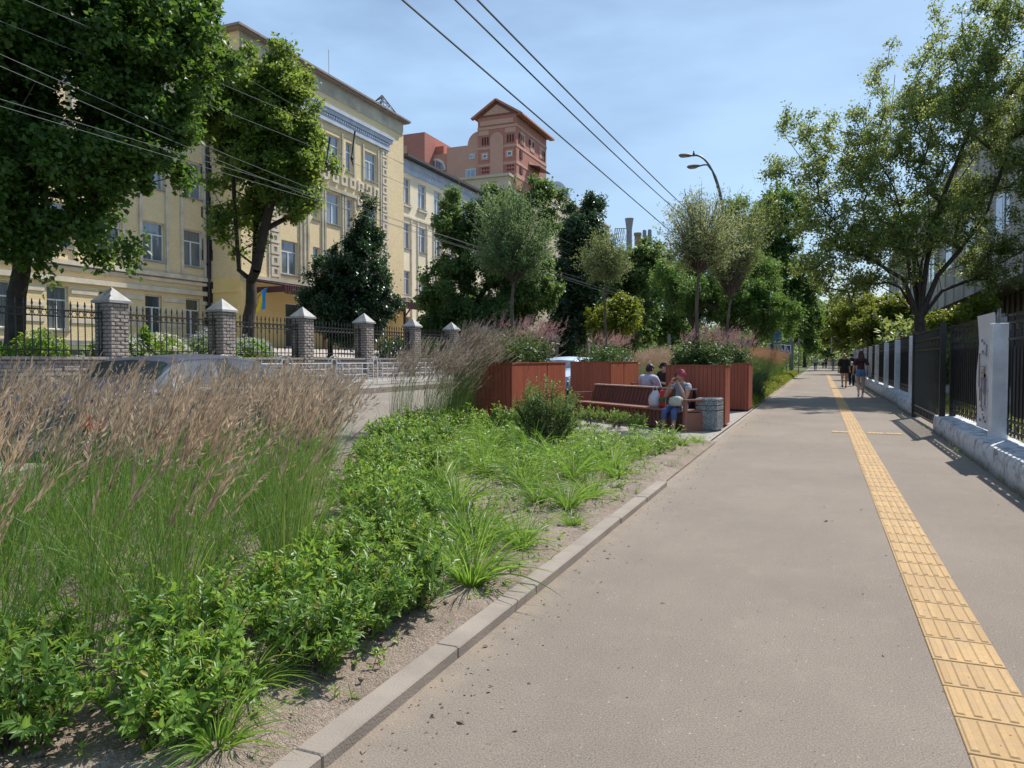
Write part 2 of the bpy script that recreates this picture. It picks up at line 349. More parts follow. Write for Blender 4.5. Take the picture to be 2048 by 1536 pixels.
def glassmat(name, base, refl, rough=.06, curtains=True):
    k = NT(name); v = k.coord('Object', (1, 7, .25)); n = k.noise(v, 2.2, 3)
    dark = tuple(x * .45 for x in base); k.l(k.ramp(n, [(.35, dark), (.65, base)]), k.p.inputs['Base Color']); k.p.inputs['Roughness'].default_value = .5
    gl = k.n('ShaderNodeBsdfGlossy'); gl.inputs['Roughness'].default_value = rough; gl.inputs[0].default_value = (*refl, 1)
    v2 = k.coord('Object', (1, 1, 1)); bp = k.n('ShaderNodeBump'); bp.inputs['Strength'].default_value = .12; bp.inputs['Distance'].default_value = .05; k.l(k.noise(v2, 1.2, 2), bp.inputs['Height']); k.l(bp.outputs[0], gl.inputs['Normal'])
    fr = k.n('ShaderNodeFresnel'); fr.inputs[0].default_value = 2.1; ms = k.n('ShaderNodeMixShader'); k.l(fr.outputs[0], ms.inputs[0])
    k.l(k.p.outputs[0], ms.inputs[1]); k.l(gl.outputs[0], ms.inputs[2]); k.l(ms.outputs[0], k.out.inputs[0]); return k.m
M_GLASS = glassmat('window_glass', (.17, .20, .22), (.85, .92, 1.))
M_GLASSB = glassmat('bright_window_glass', (.20, .27, .36), (1., 1., 1.))
M_GLASSD = glassmat('dark_window_glass', (.05, .06, .06), (.8, .85, .9))
# ------------------------------------------------------------------ terrain
def gz(x):
    xs = [-60, -31, -25, -15.85, -15.8, -15.3, -12.8, -12.75, -12.6, -6.8, -6.6, -6.45, 60]
    zs = [2.3, 2.1, 1.95, 1.25, .72, .70, .52, .52, .37, -.12, -.12, -.02, -.02]
    return float(np.interp(x, xs, zs))
def strip(name, xs, y0, y1, off, m, kind='structure', ny=1, zf=gz, bumpy=0):
    mb = MB(); ys = np.linspace(y0, y1, ny + 1)
    vs = [(x, y, zf(x) + off) for y in ys for x in xs]; n = len(xs)
    mb.add(vs, [(j * n + i, j * n + i + 1, (j + 1) * n + i + 1, (j + 1) * n + i) for j in range(ny) for i in range(n - 1)])
    return tag(mb.build(name, m), kind=kind)
strip('ground', [-900, -60, -31, -25, -15.85, -15.8, -15.3, -12.8, -12.75, -12.6, -6.8, -6.6, -6.45, 60, 900], -60, 1400, -.02, M_LAWN, ny=8)
strip('road', list(np.linspace(-12.6, -6.62, 5)), -40, 700, .004, M_ROAD)
strip('pavement', [-15.3, -12.75], -40, 400, .02, mat('pavement_asphalt', (.26, .235, .205), .9, .15, .6, bump=.3, bscale=80))
strip('yard', list(np.linspace(-30.9, -15.9, 6)), 21, 80, .02, M_YARD)
mb = MB(); mb.box(-12.8, -12.6, -40, 400, .2, .545); tag(mb.build('far_kerb', M_CONC), kind='structure')
mb = MB(); mb.box(-6.62, -6.47, -40, 400, -.2, .03); tag(mb.build('road_kerb', M_CONC), kind='structure')
# footpath (thin sheet) with the tactile strip
mb = MB(); mb.quad((-1.64, -6, .0), (2.3, -6, .0), (2.3, 260, .0), (-1.64, 260, .0)); tag(mb.build('footpath', M_PATH), kind='structure')
mb = MB(); mb.quad((2.3, -6, -.004), (9, -6, -.004), (9, 200, -.004), (2.3, 200, -.004)); tag(mb.build('side_yard', M_ROAD), kind='structure')
def tilemat():
    k = NT('tactile_tile'); v = k.coord(); g = k.n('ShaderNodeNewGeometry'); col = k.mix(g.outputs['Random Per Island'], (.52, .335, .145), (.39, .245, .105))
    col = k.mix(k.ramp(k.noise(v, 5, 5, .7), [(.42, (0, 0, 0)), (.75, (.65, .65, .65))]), col, (.34, .235, .14)); col = k.mix(k.ramp(k.noise(v, 60, 3, .7), [(.4, (.3, .3, .3)), (.6, (0, 0, 0))]), col, (.28, .18, .09))
    vo = k.n('ShaderNodeTexVoronoi'); vo.inputs['Scale'].default_value = 16; k.l(v, vo.inputs[0]); rn = k.n('ShaderNodeSeparateColor'); k.l(vo.outputs['Color'], rn.inputs[0])
    s = k.math('MULTIPLY', k.math('LESS_THAN', vo.outputs['Distance'], .07), k.math('GREATER_THAN', rn.outputs[0], .6)); k.l(k.mix(s, col, (.05, .035, .02)), k.p.inputs['Base Color'])
    k.p.inputs['Roughness'].default_value = .8; k.bump(k.noise(v, 120, 3), .3, .004); return k.m
mb = MB(); T = .3; rnd = random.Random(4)
def tile(mb, x0, y0, along='y', sz=T):
    g = .004; z = .008 + rnd.uniform(-.001, .001); mb.bbox(x0 + g, x0 + sz - g, y0 + g, y0 + sz - g, -.01, z, .003)
    for i in range(5):
        c = sz * (.1 + .2 * i)
        if along == 'y': vs = [(x0 + c - .017, y0 + .02), (x0 + c + .017, y0 + .02), (x0 + c + .017, y0 + sz - .02), (x0 + c - .017, y0 + sz - .02)]
        else: vs = [(x0 + .02, y0 + c - .017), (x0 + sz - .02, y0 + c - .017), (x0 + sz - .02, y0 + c + .017), (x0 + .02, y0 + c + .017)]
        b = [(x, y, z) for x, y in vs]; cx_ = sum(x for x, y in vs) / 4; cy_ = sum(y for x, y in vs) / 4
        t = [(x + (.006 if x < cx_ else -.006), y + (.006 if y < cy_ else -.006), z + .005) for x, y in vs]
        mb.add(b + t, [(4, 5, 6, 7), (0, 1, 5, 4), (1, 2, 6, 5), (2, 3, 7, 6), (3, 0, 4, 7)])
for i in range(-2, 270):
    y = i * T; off = .497 + .0016 * y if y < 30 else .545 + (y - 30) * .0015; tile(mb, off, y)
for xx in (.235, .86, 1.17):
    tile(mb, xx, 15.52, 'y')
M_TILE = tilemat(); o = mb.build('tactile_strip', M_TILE, fix=False); tag(o, kind='structure')
# raised kerb of stones along the planted bed, then a flush line of setts
mb = MB(); y = -1.05; rnd = random.Random(2)
while y < 8.2:
    z = .055 + rnd.uniform(-.003, .003); x = -1.665 + rnd.uniform(-.003, .003); y2 = min(y + 1.03, 8.28)
    a_ = rnd.uniform(-.004, .004); k0 = len(mb.v); mb.bbox(x, x + .12, y + .0012, y2 - .0012, -.1, z, .007)
    for q in range(k0, len(mb.v)): vx, vy, vz = mb.v[q]; mb.v[q] = (vx + a_ * (vy - y), vy, vz)
    y += 1.03
tag(mb.build('bed_kerb', M_CONC), kind='structure')
mb = MB()
for i in range(62):
    y = 8.55 + i * 1.0
    if y + 1 > 60: break
    mb.bbox(-1.695, -1.615, y + .003, y + .997, -.1, .007, .004)
tag(mb.build('flush_kerb', M_CONC), kind='structure')
# paved bench area
def pavermat():
    k = NT('paver_slabs'); v = k.coord(); b = k.n('ShaderNodeTexBrick'); k.l(v, b.inputs['Vector']); b.inputs['Scale'].default_value = 1
    b.inputs['Brick Width'].default_value = .6; b.inputs['Row Height'].default_value = .3; b.inputs['Mortar Size'].default_value = .006
    b.inputs['Color1'].default_value = (.33, .295, .262, 1); b.inputs['Color2'].default_value = (.30, .27, .245, 1); b.inputs['Mortar'].default_value = (.09, .08, .07, 1)
    col = k.mix(k.ramp(k.noise(v, 1.5, 5), [(.4, (0, 0, 0)), (.8, (.4, .4, .4))]), b.outputs[0], (.24, .21, .18)); k.l(col, k.p.inputs['Base Color']); k.p.inputs['Roughness'].default_value = .9
    k.bump(k.noise(v, 100, 3), .3, .005); return k.m
mb = MB(); mb.quad((-6.46, 12.95, .006), (-1.72, 12.95, .006), (-1.72, 26.5, .006), (-6.46, 26.5, .006)); tag(mb.build('paved_terrace', pavermat()), kind='structure')
# soil of the planted bed, uneven
def soil(name, x0, x1, y0, y1, st, amp=.03):
    xs = np.arange(x0, x1 + st / 2, st); ys = np.arange(y0, y1 + st / 2, st); V = []
    for yy in ys:
        for xx in xs:
            e = min(1, (xx - x0) / .25, (x1 - xx) / .12, (yy - y0) / .3, (y1 - yy) / .3)
            z = .035 * max(0, e) + amp * (mnoise.noise((xx * 2.5, yy * 2.5, 0)) + .7 * mnoise.noise((xx * 9, yy * 9, 3)) + .5 * mnoise.noise((xx * 24, yy * 24, 7))) * max(.15, e)
            V.append((xx, yy, z + .015))
    n = len(xs); i = np.arange(len(ys) - 1)[:, None] * n + np.arange(n - 1)[None]; i = i.ravel()[:, None]
    b = Bag(); b.add(np.array(V), i + np.array([[0, 1, n + 1, n]])); return tag(b.build(name, M_SOIL, smooth=True), kind='structure')
soil('soil_bed', -6.46, -1.60, .6, 12.95, .045)
soil('soil_bed', -6.46, -1.72, 26.5, 75, .3)
# dry clods and small stones lying on the soil
b = Bag(); rg = np.random.default_rng(8)
P = np.stack([rg.uniform(-4.8, -1.72, 1500), rg.uniform(1.2, 10, 1500), np.full(1500, .05)], 1); rr = rg.gamma(2, .0045, 1500)[:, None]
oct_ = np.array([[1, 0, 0], [-1, 0, 0], [0, 1, 0], [0, -1, 0], [0, 0, .7], [0, 0, -.7]]); Vv = (P[:, None] + rr[:, None] * oct_[None] * rg.uniform(.6, 1.4, (1500, 6, 1))).reshape(-1, 3)
i = np.arange(1500)[:, None] * 6; b.add(Vv, np.concatenate([i + np.array([t]) for t in ((0, 2, 4), (2, 1, 4), (1, 3, 4), (3, 0, 4), (2, 0, 5), (1, 2, 5), (3, 1, 5), (0, 3, 5))]))
tag(b.build('soil_crumbs', M_SOIL), kind='stuff')
# ------------------------------------------------------------------ facades
def facade(mb, X, y0, y1, z0, z1, ops, dep=.22, flip=False):
    "wall sheet at x=X seen from +x with rectangular openings (a,b,c,d) in y/z and reveals"
    ys = sorted({y0, y1} | {v for o in ops for v in (o[0], o[1]) if y0 < v < y1}); zs = sorted({z0, z1} | {v for o in ops for v in (o[2], o[3]) if z0 < v < z1})
    for i in range(len(ys) - 1):
        for j in range(len(zs) - 1):
            cy_, cz = (ys[i] + ys[i + 1]) / 2, (zs[j] + zs[j + 1]) / 2
            if any(o[0] < cy_ < o[1] and o[2] < cz < o[3] for o in ops): continue
            mb.quad((X, ys[i], zs[j]), (X, ys[i + 1], zs[j]), (X, ys[i + 1], zs[j + 1]), (X, ys[i], zs[j + 1]))
    for a, b_, c, d in ops:
        X2 = X - dep
        mb.quad((X, a, c), (X, a, d), (X2, a, d), (X2, a, c)); mb.quad((X, b_, d), (X, b_, c), (X2, b_, c), (X2, b_, d))
        mb.quad((X, a, d), (X, b_, d), (X2, b_, d), (X2, a, d)); mb.quad((X, b_, c), (X, a, c), (X2, a, c), (X2, b_, c))
def window(parent, X, a, b_, c, d, glass, style=0, dep=.22, fw=.06, sill=True):
    "window part: sill and reveal board; children frame and pane"
    o = MB(); o.box(X - dep + .002, X + .09, a - .06, b_ + .06, c - .07, c - .004)
    win = o.build('window', M_CONCG if sill else M_FRAME, parent)
    f = MB(); xa, xb = X - dep + .02, X - dep + .07; a2, b2, c2, d2 = a + .004, b_ - .004, c + .004, d - .004
    f.box(xa, xb, a2, a2 + fw, c2, d2); f.box(xa, xb, b2 - fw, b2, c2, d2); f.box(xa, xb, a2 + fw, b2 - fw, c2, c2 + fw); f.box(xa, xb, a2 + fw, b2 - fw, d2 - fw, d2)
    tz = c + (d - c) * .68; f.box(xa + .004, xb + .004, a2 + fw, b2 - fw, tz - .035, tz + .035)
    if b_ - a > .9:
        ym = (a + b_) / 2 - (.05 if style else 0); f.box(xa + .008, xb + .008, ym - .045, ym + .045, c2 + fw, tz - .035)
    f.build('frame', M_FRAME, win)
    g = MB(); g.box(X - dep, X - dep + .03, a2, b2, c2, d2); g.build('pane', glass, win)
    return win
def building(name, label, cat='school building'): return empty(name, (0, 0, 0), 0, label, cat)
school = building('school_building', 'long cream yellow brick school of four storeys behind the stone and iron fence')
FZ = [(2.85, 4.93), (6.8, 8.9), (10.75, 12.85), (14.72, 16.8)]
# left wing, recessed
LX = -33.5; lcols = [(12.7, 14.2), (15.45, 16.95), (18.2, 19.7), (20.95, 22.45), (23.65, 25.15), (26.4, 27.9), (29.15, 30.65), (31.92, 33.38)]
ops = [(a, b_, c, d) for a, b_ in lcols for c, d in FZ[1:]] + [(a + .15, b_ - .25, *FZ[0]) for a, b_ in lcols]
m = MB(); facade(m, LX, 4, 33.8, 1.0, 18.0, ops); m.quad((LX, 4, 1), (LX, 4, 18), (LX - 14, 4, 18), (LX - 14, 4, 1)); m.quad((LX, 4, 18.0), (LX, 33.8, 18.0), (LX - 14, 33.8, 18.0), (LX - 14, 4, 18.0)); m.build('wing_wall', M_YBRICK, school)
for i, (a, b_) in enumerate(lcols):
    for j, (c, d) in enumerate(FZ):
        if j == 0: window(school, LX, a + .15, b_ - .25, c, d, M_GLASSD if i > 4 else M_GLASS, i % 2)
        else: window(school, LX, a, b_, c, d, [M_GLASSD, M_GLASS, M_GLASS, M_GLASSB][(i * 3 + j) % 4] if i < 6 else (M_GLASS if j != 2 else M_GLASSB), i % 2)
t = MB()  # pilasters, string courses and the banded ground floor
for a, b_ in lcols:
    for yy in (a - .2, b_ + .03): t.box(LX - .05, LX + .11, yy, yy + .17, 6.2, 17.4)
for z0, z1, p in ((5.98, 6.2, .22), (5.72, 5.9, .12), (5.15, 5.4, .16), (17.4, 17.75, .25)): t.box(LX - .05, LX + p, 4, 33.75, z0, z1)
prev = 4
for a, b_ in lcols + [(33.7, 33.7)]:
    for z in (4.62, 3.9, 3.2): t.box(LX - .05, LX + .05, prev + .12, a + .15 - .12 if a < 33.6 else 33.7, z, z + .22)
    prev = b_ - .25
t.build('trim', M_WTRIM, school)
p = MB(); p.box(LX - .1, LX + .28, 4, 33.75, 1.2, 2.35); p.build('plinth', M_CONCG, school)
p = MB(); p.box(LX - .3, LX + .55, 3.6, 33.6, 17.95, 18.2); p.build('roof_edge', M_ROOFE, school)
# central block
CX = -31.; cc = [(37.28, 38.85), (40.38, 41.12), (41.88, 43.45), (44.15, 44.92), (46.52, 48.08)]
ops = [(a, b_, c, d) for a, b_ in cc for c, d in FZ[1:]] + [(37.6, 39.6, 2.2, 5.0), (43.2, 45.2, 2.2, 5.0)]
m = MB(); facade(m, CX, 33.8, 52, 6.2, 20.4, [o for o in ops if o[2] > 6]); m.quad((CX, 33.8, 6.2), (LX - 3, 33.8, 6.2), (LX - 3, 33.8, 20.4), (CX, 33.8, 20.4)); m.quad((LX - 3, 52, 6.2), (CX, 52, 6.2), (CX, 52, 20.4), (LX - 3, 52, 20.4))
m.build('block_wall', M_YBRICK, school)
m = MB(); facade(m, CX, 33.8, 52, 1.5, 6.2, [o for o in ops if o[2] < 6]); m.quad((CX, 33.8, 1.5), (LX, 33.8, 1.5), (LX, 33.8, 6.2), (CX, 33.8, 6.2)); m.build('ground_storey_wall', M_YPLAST, school)
for i, (a, b_) in enumerate(cc):
    for j, (c, d) in enumerate(FZ[1:]): window(school, CX, a, b_, c, d, M_GLASSB if j or i % 2 else M_GLASS, i % 2)
for a in (37.6, 43.2):
    window(school, CX, a, a + 2.0, 2.2, 5.0, M_GLASSD, 0)
t = MB()
t.box(CX - .05, CX + .32, 35.4, 50.15, 18.38, 18.62); t.box(CX - .05, CX + .24, 35.6, 50.0, 18.1, 18.38); t.box(CX - .05, CX + .12, 35.9, 49.7, 17.72, 18.1); t.box(CX - .05, CX + .17, 35.9, 49.75, 17.5, 17.72)
for i in range(52): t.box(CX + .121, CX + .2, 36 + i * .26, 36.14 + i * .26, 17.9, 18.06)
t.build('cornice', M_BTRIM, school)
for y0 in (48.72, 36.2):
    t = MB()
    t.box(CX - .05, CX + .07, y0 - .12, y0, 6.3, 17.5)
    for i in range(16):
        z = 16.85 - i * .69
        for q in ((y0 + .05, y0 + .82, z + .02, z + .18), (y0 + .05, y0 + .82, z + .47, z + .6), (y0 + .05, y0 + .28, z + .18, z + .47), (y0 + .58, y0 + .82, z + .18, z + .47)): t.box(CX - .05, CX + .1, *q)
    t.build('quoin_column', M_WTRIM, school)
t = MB()
for i in range(11):
    y0 = 37.35 + i * 1.02; z = 13.62
    for q in ((y0, y0 + .7, z, z + .18), (y0, y0 + .7, z + .54, z + .74), (y0, y0 + .2, z + .18, z + .54), (y0 + .5, y0 + .7, z + .18, z + .54)): t.box(CX - .05, CX + .13, *q)
for y0 in (45.45, 39.3):
    z = 12.6
    for q in ((y0, y0 + .6, z, z + .15), (y0, y0 + .6, z + .45, z + .6), (y0, y0 + .16, z + .15, z + .45), (y0 + .44, y0 + .6, z + .15, z + .45)): t.box(CX - .05, CX + .12, *q)
t.build('square_pattern', M_WTRIM, school)
t = MB()
t.box(CX - .05, CX + .14, 40.0, 45.3, 12.98, 13.2)
for y0 in (36.9, 39.0, 39.4, 39.8, 41.3, 41.6, 43.6, 43.9, 45.05): t.box(CX - .05, CX + .09, y0, y0 + .17, 6.4, 12.95)
for y0 in (41.3, 43.62, 45.05, 48.2, 46.2): t.box(CX - .05, CX + .08, y0, y0 + .15, 14.5, 17.2)
t.box(CX - .05, CX + .2, 33.75, 52.05, 6.2, 6.4); t.box(CX - .05, CX + .1, 33.75, 52.05, 6.02, 6.19)
t.box(CX - .05, CX + .06, 33.9, 51.9, 19.35, 20.35)
t.build('trim', M_GTRIM, school)
t = MB(); t.box(LX - 3.2, CX + .5, 33.3, 52.4, 20.4, 20.53); t.box(LX - 3, CX + .4, 33.45, 52.3, 20.31, 20.4); t.build('roof_edge', M_ROOFE, school)
# side wall bands in the inner corner, drainpipe
t = MB()
for z in (5.35, 4.3, 3.1): t.box(LX + .3, CX - .25, 33.74, 33.84, z, z + .25)
t.build('trim', M_YPLAST, school)
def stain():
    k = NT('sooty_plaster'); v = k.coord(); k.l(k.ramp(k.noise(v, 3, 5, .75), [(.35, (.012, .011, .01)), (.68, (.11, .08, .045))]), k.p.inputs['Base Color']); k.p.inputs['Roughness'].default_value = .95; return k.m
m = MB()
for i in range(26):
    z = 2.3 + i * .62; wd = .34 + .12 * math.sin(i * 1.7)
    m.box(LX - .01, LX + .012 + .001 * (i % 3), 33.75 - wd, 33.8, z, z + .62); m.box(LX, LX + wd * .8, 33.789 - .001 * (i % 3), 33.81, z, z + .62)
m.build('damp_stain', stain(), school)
m = MB(); m.tube([(LX + .2, 33.62, 2.2), (LX + .2, 33.62, 17.8)], .085, 10)
for z in (4, 7, 10, 13, 16): m.box(LX + .02, LX + .3, 33.5, 33.72, z, z + .06)
m.build('drainpipe', M_DKMET, school)
m = MB(); m.tube([(-31.42, 52.12, 2), (-31.42, 52.12, 17.6)], .06, 8); m.build('drainpipe', M_WTRIM, school)
# canopy over the entrance side
c = empty('x', (0, 0, 0)); bpy.data.objects.remove(c)
m = MB(); m.add([(CX + .1, 34.3, 6.15), (CX + .1, 53.5, 6.15), (-28.3, 53.5, 5.72), (-28.3, 34.3, 5.72), (CX + .1, 34.3, 6.05), (CX + .1, 53.5, 6.05), (-28.3, 53.5, 5.62), (-28.3, 34.3, 5.62)], [(0, 1, 2, 3), (7, 6, 5, 4), (0, 3, 7, 4), (1, 5, 6, 2), (3, 2, 6, 7)])
for i in range(96): m.box(-28.3, -28.27, 34.3 + i * .2, 34.42 + i * .2, 5.2, 5.7)
m.box(-28.34, -28.3, 34.3, 53.5, 5.22, 5.7); m.box(CX + .1, -28.34, 34.3, 34.34, 5.3, 5.65)
cn = m.build('canopy', M_MAROON, school)
for y0 in (38.3, 43.2, 48.1, 52.9):
    m = MB(); m.box(-28.75, -28.6, y0, y0 + .15, 1.9, 5.6); m.obox((-28.68, y0 + .08, 4.6), (-28.68, y0 + 1.2, 5.5), .08, .08); m.build('post', M_MAROON, cn)
# right wing
RX = -31.5; rc = [(52.62, 53.9), (55.2, 56.58), (58.0, 59.4), (60.8, 62.2), (63.6, 65.0), (66.4, 67.8), (69.2, 70.6)]
ops = [(a, b_, c_, d) for a, b_ in rc for c_, d in ((14.25, 16.35), (10.6, 12.68), (6.8, 8.75), (3.0, 5.0))]
m = MB(); facade(m, RX, 52, 72, 1.5, 17.9, ops); m.quad((RX, 72, 1.5), (RX - 14, 72, 1.5), (RX - 14, 72, 17.9), (RX, 72, 17.9)); m.build('wing_wall', mat('cream_plaster', (.84, .72, .52), .85, .07, .5, bump=.1, bscale=6), school)
for i, (a, b_) in enumerate(rc):
    for j, (c_, d) in enumerate(((14.25, 16.35), (10.6, 12.68), (6.8, 8.75), (3.0, 5.0))): window(school, RX, a, b_, c_, d, M_GLASSB if (i + j) % 3 else M_GLASS, i % 2)
t = MB()
for a, b_ in rc:
    for z in (14.18, 6.72): t.box(RX - .05, RX + .16, a - .12, b_ + .12, z - .2, z - .08); t.box(RX - .05, RX + .1, a + .05, a + .2, z - .45, z - .2); t.box(RX - .05, RX + .1, b_ - .2, b_ - .05, z - .45, z - .2)
    for yy in (a - .2, b_ + .04): t.box(RX - .05, RX + .08, yy, yy + .15, 2.6, 13.0)
t.box(RX - .05, RX + .1, 52.1, 72, 13.1, 13.25); t.box(RX - .05, RX + .1, 52.1, 72, 6.0, 6.25)
t.build('trim', M_WTRIM, school)
t = MB(); t.box(RX - .05, RX + .08, 52.05, 72, 16.75, 17.85)
for i in range(40):
    y0 = 52.3 + i * .49; t.obox((RX + .1, y0, 17.4), (RX + .1, y0 + .24, 17.1), .04, .05, (1, 0, 0)); t.obox((RX + .1, y0 + .24, 17.1), (RX + .1, y0 + .48, 17.4), .04, .05, (1, 0, 0))
t.build('frieze', M_BTRIM, school)
t = MB(); t.box(RX - 14, RX + .6, 52.55, 72.3, 17.9, 18.12); t.build('roof_edge', mat('dark_roof_edge', (.05, .045, .045), .6), school)
# flag, roof masts
fl = empty('flag', (-29.9, 33.9, 3.0), 0, 'blue and yellow flag hanging from a slanted pole by the school canopy', 'flag')
m = MB(); m.tube([(-1.0, -.1, 1.0), (.5, 0, 2.5)], .02, 6); m.build('pole', M_STEEL, fl)
m = MB(); N1 = 10
for q, (ua, ub) in enumerate(((0, .5), (.5, 1.))):
    m.m = q; vs = []
    for i in range(N1 + 1):
        for u in (ua, (ua + ub) / 2, ub):
            tt = i / N1; vs.append((.28 - .62 * (1 - u) * .45 + .42 * u * (1 - .3 * tt) - .1 * tt, .07 * math.sin(u * 9 + tt * 5), 2.25 + .35 * u - 1.1 * tt - .15 * u * tt + .0 * u))
    m.add(vs, [(i * 3 + j, i * 3 + j + 1, (i + 1) * 3 + j + 1, (i + 1) * 3 + j) for i in range(N1) for j in range(2)])
m.build('cloth', [mat('flag_yellow', (.75, .55, .03), .8, .05), mat('flag_blue', (.02, .25, .62), .8, .05)], fl, smooth='all')
pa = empty('roof_mast', (-33, 46.2, 20.5), 0, 'thin white lightning rod on the school roof edge', 'mast'); m = MB(); m.tube([(0, -1.2, 0), (0, -1.2, 3.3)], .035, 6); m.build('rod', M_WHITEP, pa); m = MB(); m.box(-.15, .15, -1.35, -1.05, 0, .12); m.build('base', M_STEEL, pa)
ly, lz = 51.2, 20.6; m = MB(); ax = -32.2; cn4 = [(ax - 1.3, ly - 1.6), (ax + 1.0, ly - 1.6), (ax + 1.0, ly + 1.0), (ax - 1.3, ly + 1.0)]; top = (ax, ly - .4, lz + 1.75)
def lp(c4, t): return (c4[0] + (top[0] - c4[0]) * t, c4[1] + (top[1] - c4[1]) * t, lz + (top[2] - lz) * t)
for i in range(4):
    m.tube([lp(cn4[i], 0), top], .035, 5)
    for k in range(3): t0, t1 = k * .3, (k + 1) * .3; m.tube([lp(cn4[i], t0), lp(cn4[(i + 1) % 4], t1)], .025, 4); m.tube([lp(cn4[(i + 1) % 4], t0), lp(cn4[i], t1)], .025, 4); m.tube([lp(cn4[i], t0), lp(cn4[(i + 1) % 4], t0)], .025, 4)
tag(m.build('lattice_mast', mat('rusty_steel', (.10, .07, .06), .7)), 'low rusty lattice pyramid standing on the school roof corner', 'mast')
# ------------------------------------------------------------------ school fence
FX = -15.5
M_SPLIT = brickmat('split_face_block', (.40, .345, .31), (.35, .30, .27), (.17, .15, .135), .2, .088, ms=.012, bump=1., var=.3, mstr=1.4)
M_CAP = mat('painted_cap', (.42, .42, .43), .65, .2, 5, col2=(.25, .24, .23))
fence = empty('school_fence', (FX, 9, .7), 0, 'stone pillar fence with black iron railings in front of the yellow school', 'fence')
def lo(mb, name, m, par, org, **k):
    mb.v = [(v[0] - org[0], v[1] - org[1], v[2] - org[2]) for v in mb.v]; return mb.build(name, m, par, **k)
FO = (FX, 9, .7)
def rough_block(mb, x0, x1, y0, y1, z0, z1, rnd, bw=.2, bh=.088):
    "split-face masonry: each block pokes out a little"
    mb.box(x0, x1, y0, y1, z0, z1); n = max(1, round((z1 - z0) / bh)); h = (z1 - z0) / n
    for r in range(n):
        for ax in (0, 1):
            L = (y1 - y0) if ax == 0 else (x1 - x0); k = max(1, round(L / bw)); l = L / k; off = (r % 2) * l / 2
            p = -off
            while p < L - .01:
                a, b_ = max(p, 0) + .008, min(p + l, L) - .008; p += l
                if b_ - a < .04: continue
                d = rnd.uniform(.008, .03); za, zb = z0 + r * h + .006, z0 + (r + 1) * h - .006; ma, mz = (a + b_) / 2, (za + zb) / 2
                if ax == 0:
                    e = .012; mb.add([(x1, y0 + a, za), (x1, y0 + b_, za), (x1, y0 + b_, zb), (x1, y0 + a, zb), (x1 + d, y0 + a + e, za + e), (x1 + d * rnd.uniform(.3, 1), y0 + b_ - e, za + e), (x1 + d * rnd.uniform(.3, 1), y0 + b_ - e, zb - e), (x1 + d, y0 + a + e, zb - e)], [(4, 5, 6, 7), (0, 1, 5, 4), (1, 2, 6, 5), (2, 3, 7, 6), (3, 0, 4, 7)])
                else:
                    e = .012; mb.add([(x0 + a, y0, za), (x0 + b_, y0, za), (x0 + b_, y0, zb), (x0 + a, y0, zb), (x0 + a + e, y0 - d, za + e), (x0 + b_ - e, y0 - d * rnd.uniform(.3, 1), za + e), (x0 + b_ - e, y0 - d * rnd.uniform(.3, 1), zb - e), (x0 + a + e, y0 - d, zb - e)], [(4, 5, 6, 7), (0, 1, 5, 4), (1, 2, 6, 5), (2, 3, 7, 6), (3, 0, 4, 7)])
rnd = random.Random(5)
m = MB(); rough_block(m, FX - .18, FX + .18, 5, 62, .3, 1.40, rnd, .4, .12); m.box(FX - .24, FX + .24, 5, 62, 1.40, 1.475); lo(m, 'base_wall', M_SPLIT, fence, FO, fix=False)
PY = [9.1 + 3.51 * i for i in range(16)]
for i, y0 in enumerate(PY):
    m = MB(); rough_block(m, FX - .25, FX + .25, y0 - .25, y0 + .25, .5, 2.74, rnd); pl = lo(m, 'pillar', M_SPLIT, fence, FO, fix=False)
    m = MB(); m.box(FX - .31, FX + .31, y0 - .31, y0 + .31, 2.74, 2.80); m.add([(FX - .3, y0 - .3, 2.80), (FX + .3, y0 - .3, 2.80), (FX + .3, y0 + .3, 2.80), (FX - .3, y0 + .3, 2.80), (FX, y0, 3.13)], [(0, 1, 4), (1, 2, 4), (2, 3, 4), (3, 0, 4), (3, 2, 1, 0)])
    lo(m, 'cap', M_CAP, pl, FO)
    if i == len(PY) - 1: break
    m = MB(); ya, yb = y0 + .26, y0 + 3.25; far = i > 8
    for z in (2.5, 2.36, 1.62): m.box(FX - .015, FX + .015, ya, yb, z - .014, z + .014)
    n = 17 if i < 8 else 15
    for k in range(n):
        y = ya + (k + .5) * (yb - ya) / n; m.box(FX - .009, FX + .009, y - .009, y + .009, 1.5, 2.68)
        m.add([(FX - .018, y - .018, 2.6), (FX + .018, y - .018, 2.6), (FX + .018, y + .018, 2.6), (FX - .018, y + .018, 2.6), (FX - .012, y, 2.72), (FX + .012, y, 2.72)], [(0, 1, 5, 4), (1, 2, 5), (2, 3, 4, 5), (3, 0, 4)])
        if not far:
            if k < n - 1:
                yc = y + (yb - ya) / n / 2; r = .062; m.tube([(FX, yc + r * math.cos(t), 2.43 + r * math.sin(t)) for t in [2 * math.pi * q / 10 for q in range(10)]], .009, 4, closed=True)
            if k % 2 and i > 1: m.box(FX - .016, FX + .016, y - .016, y + .016, 2.22, 2.32); m.box(FX - .016, FX + .016, y - .016, y + .016, 1.72, 1.82)
    for yy in (ya, yb): m.box(FX - .02, FX + .02, yy - .02, yy + .02, 1.48, 2.56)
    lo(m, 'railing', M_DKMET, fence, FO, fix=False)
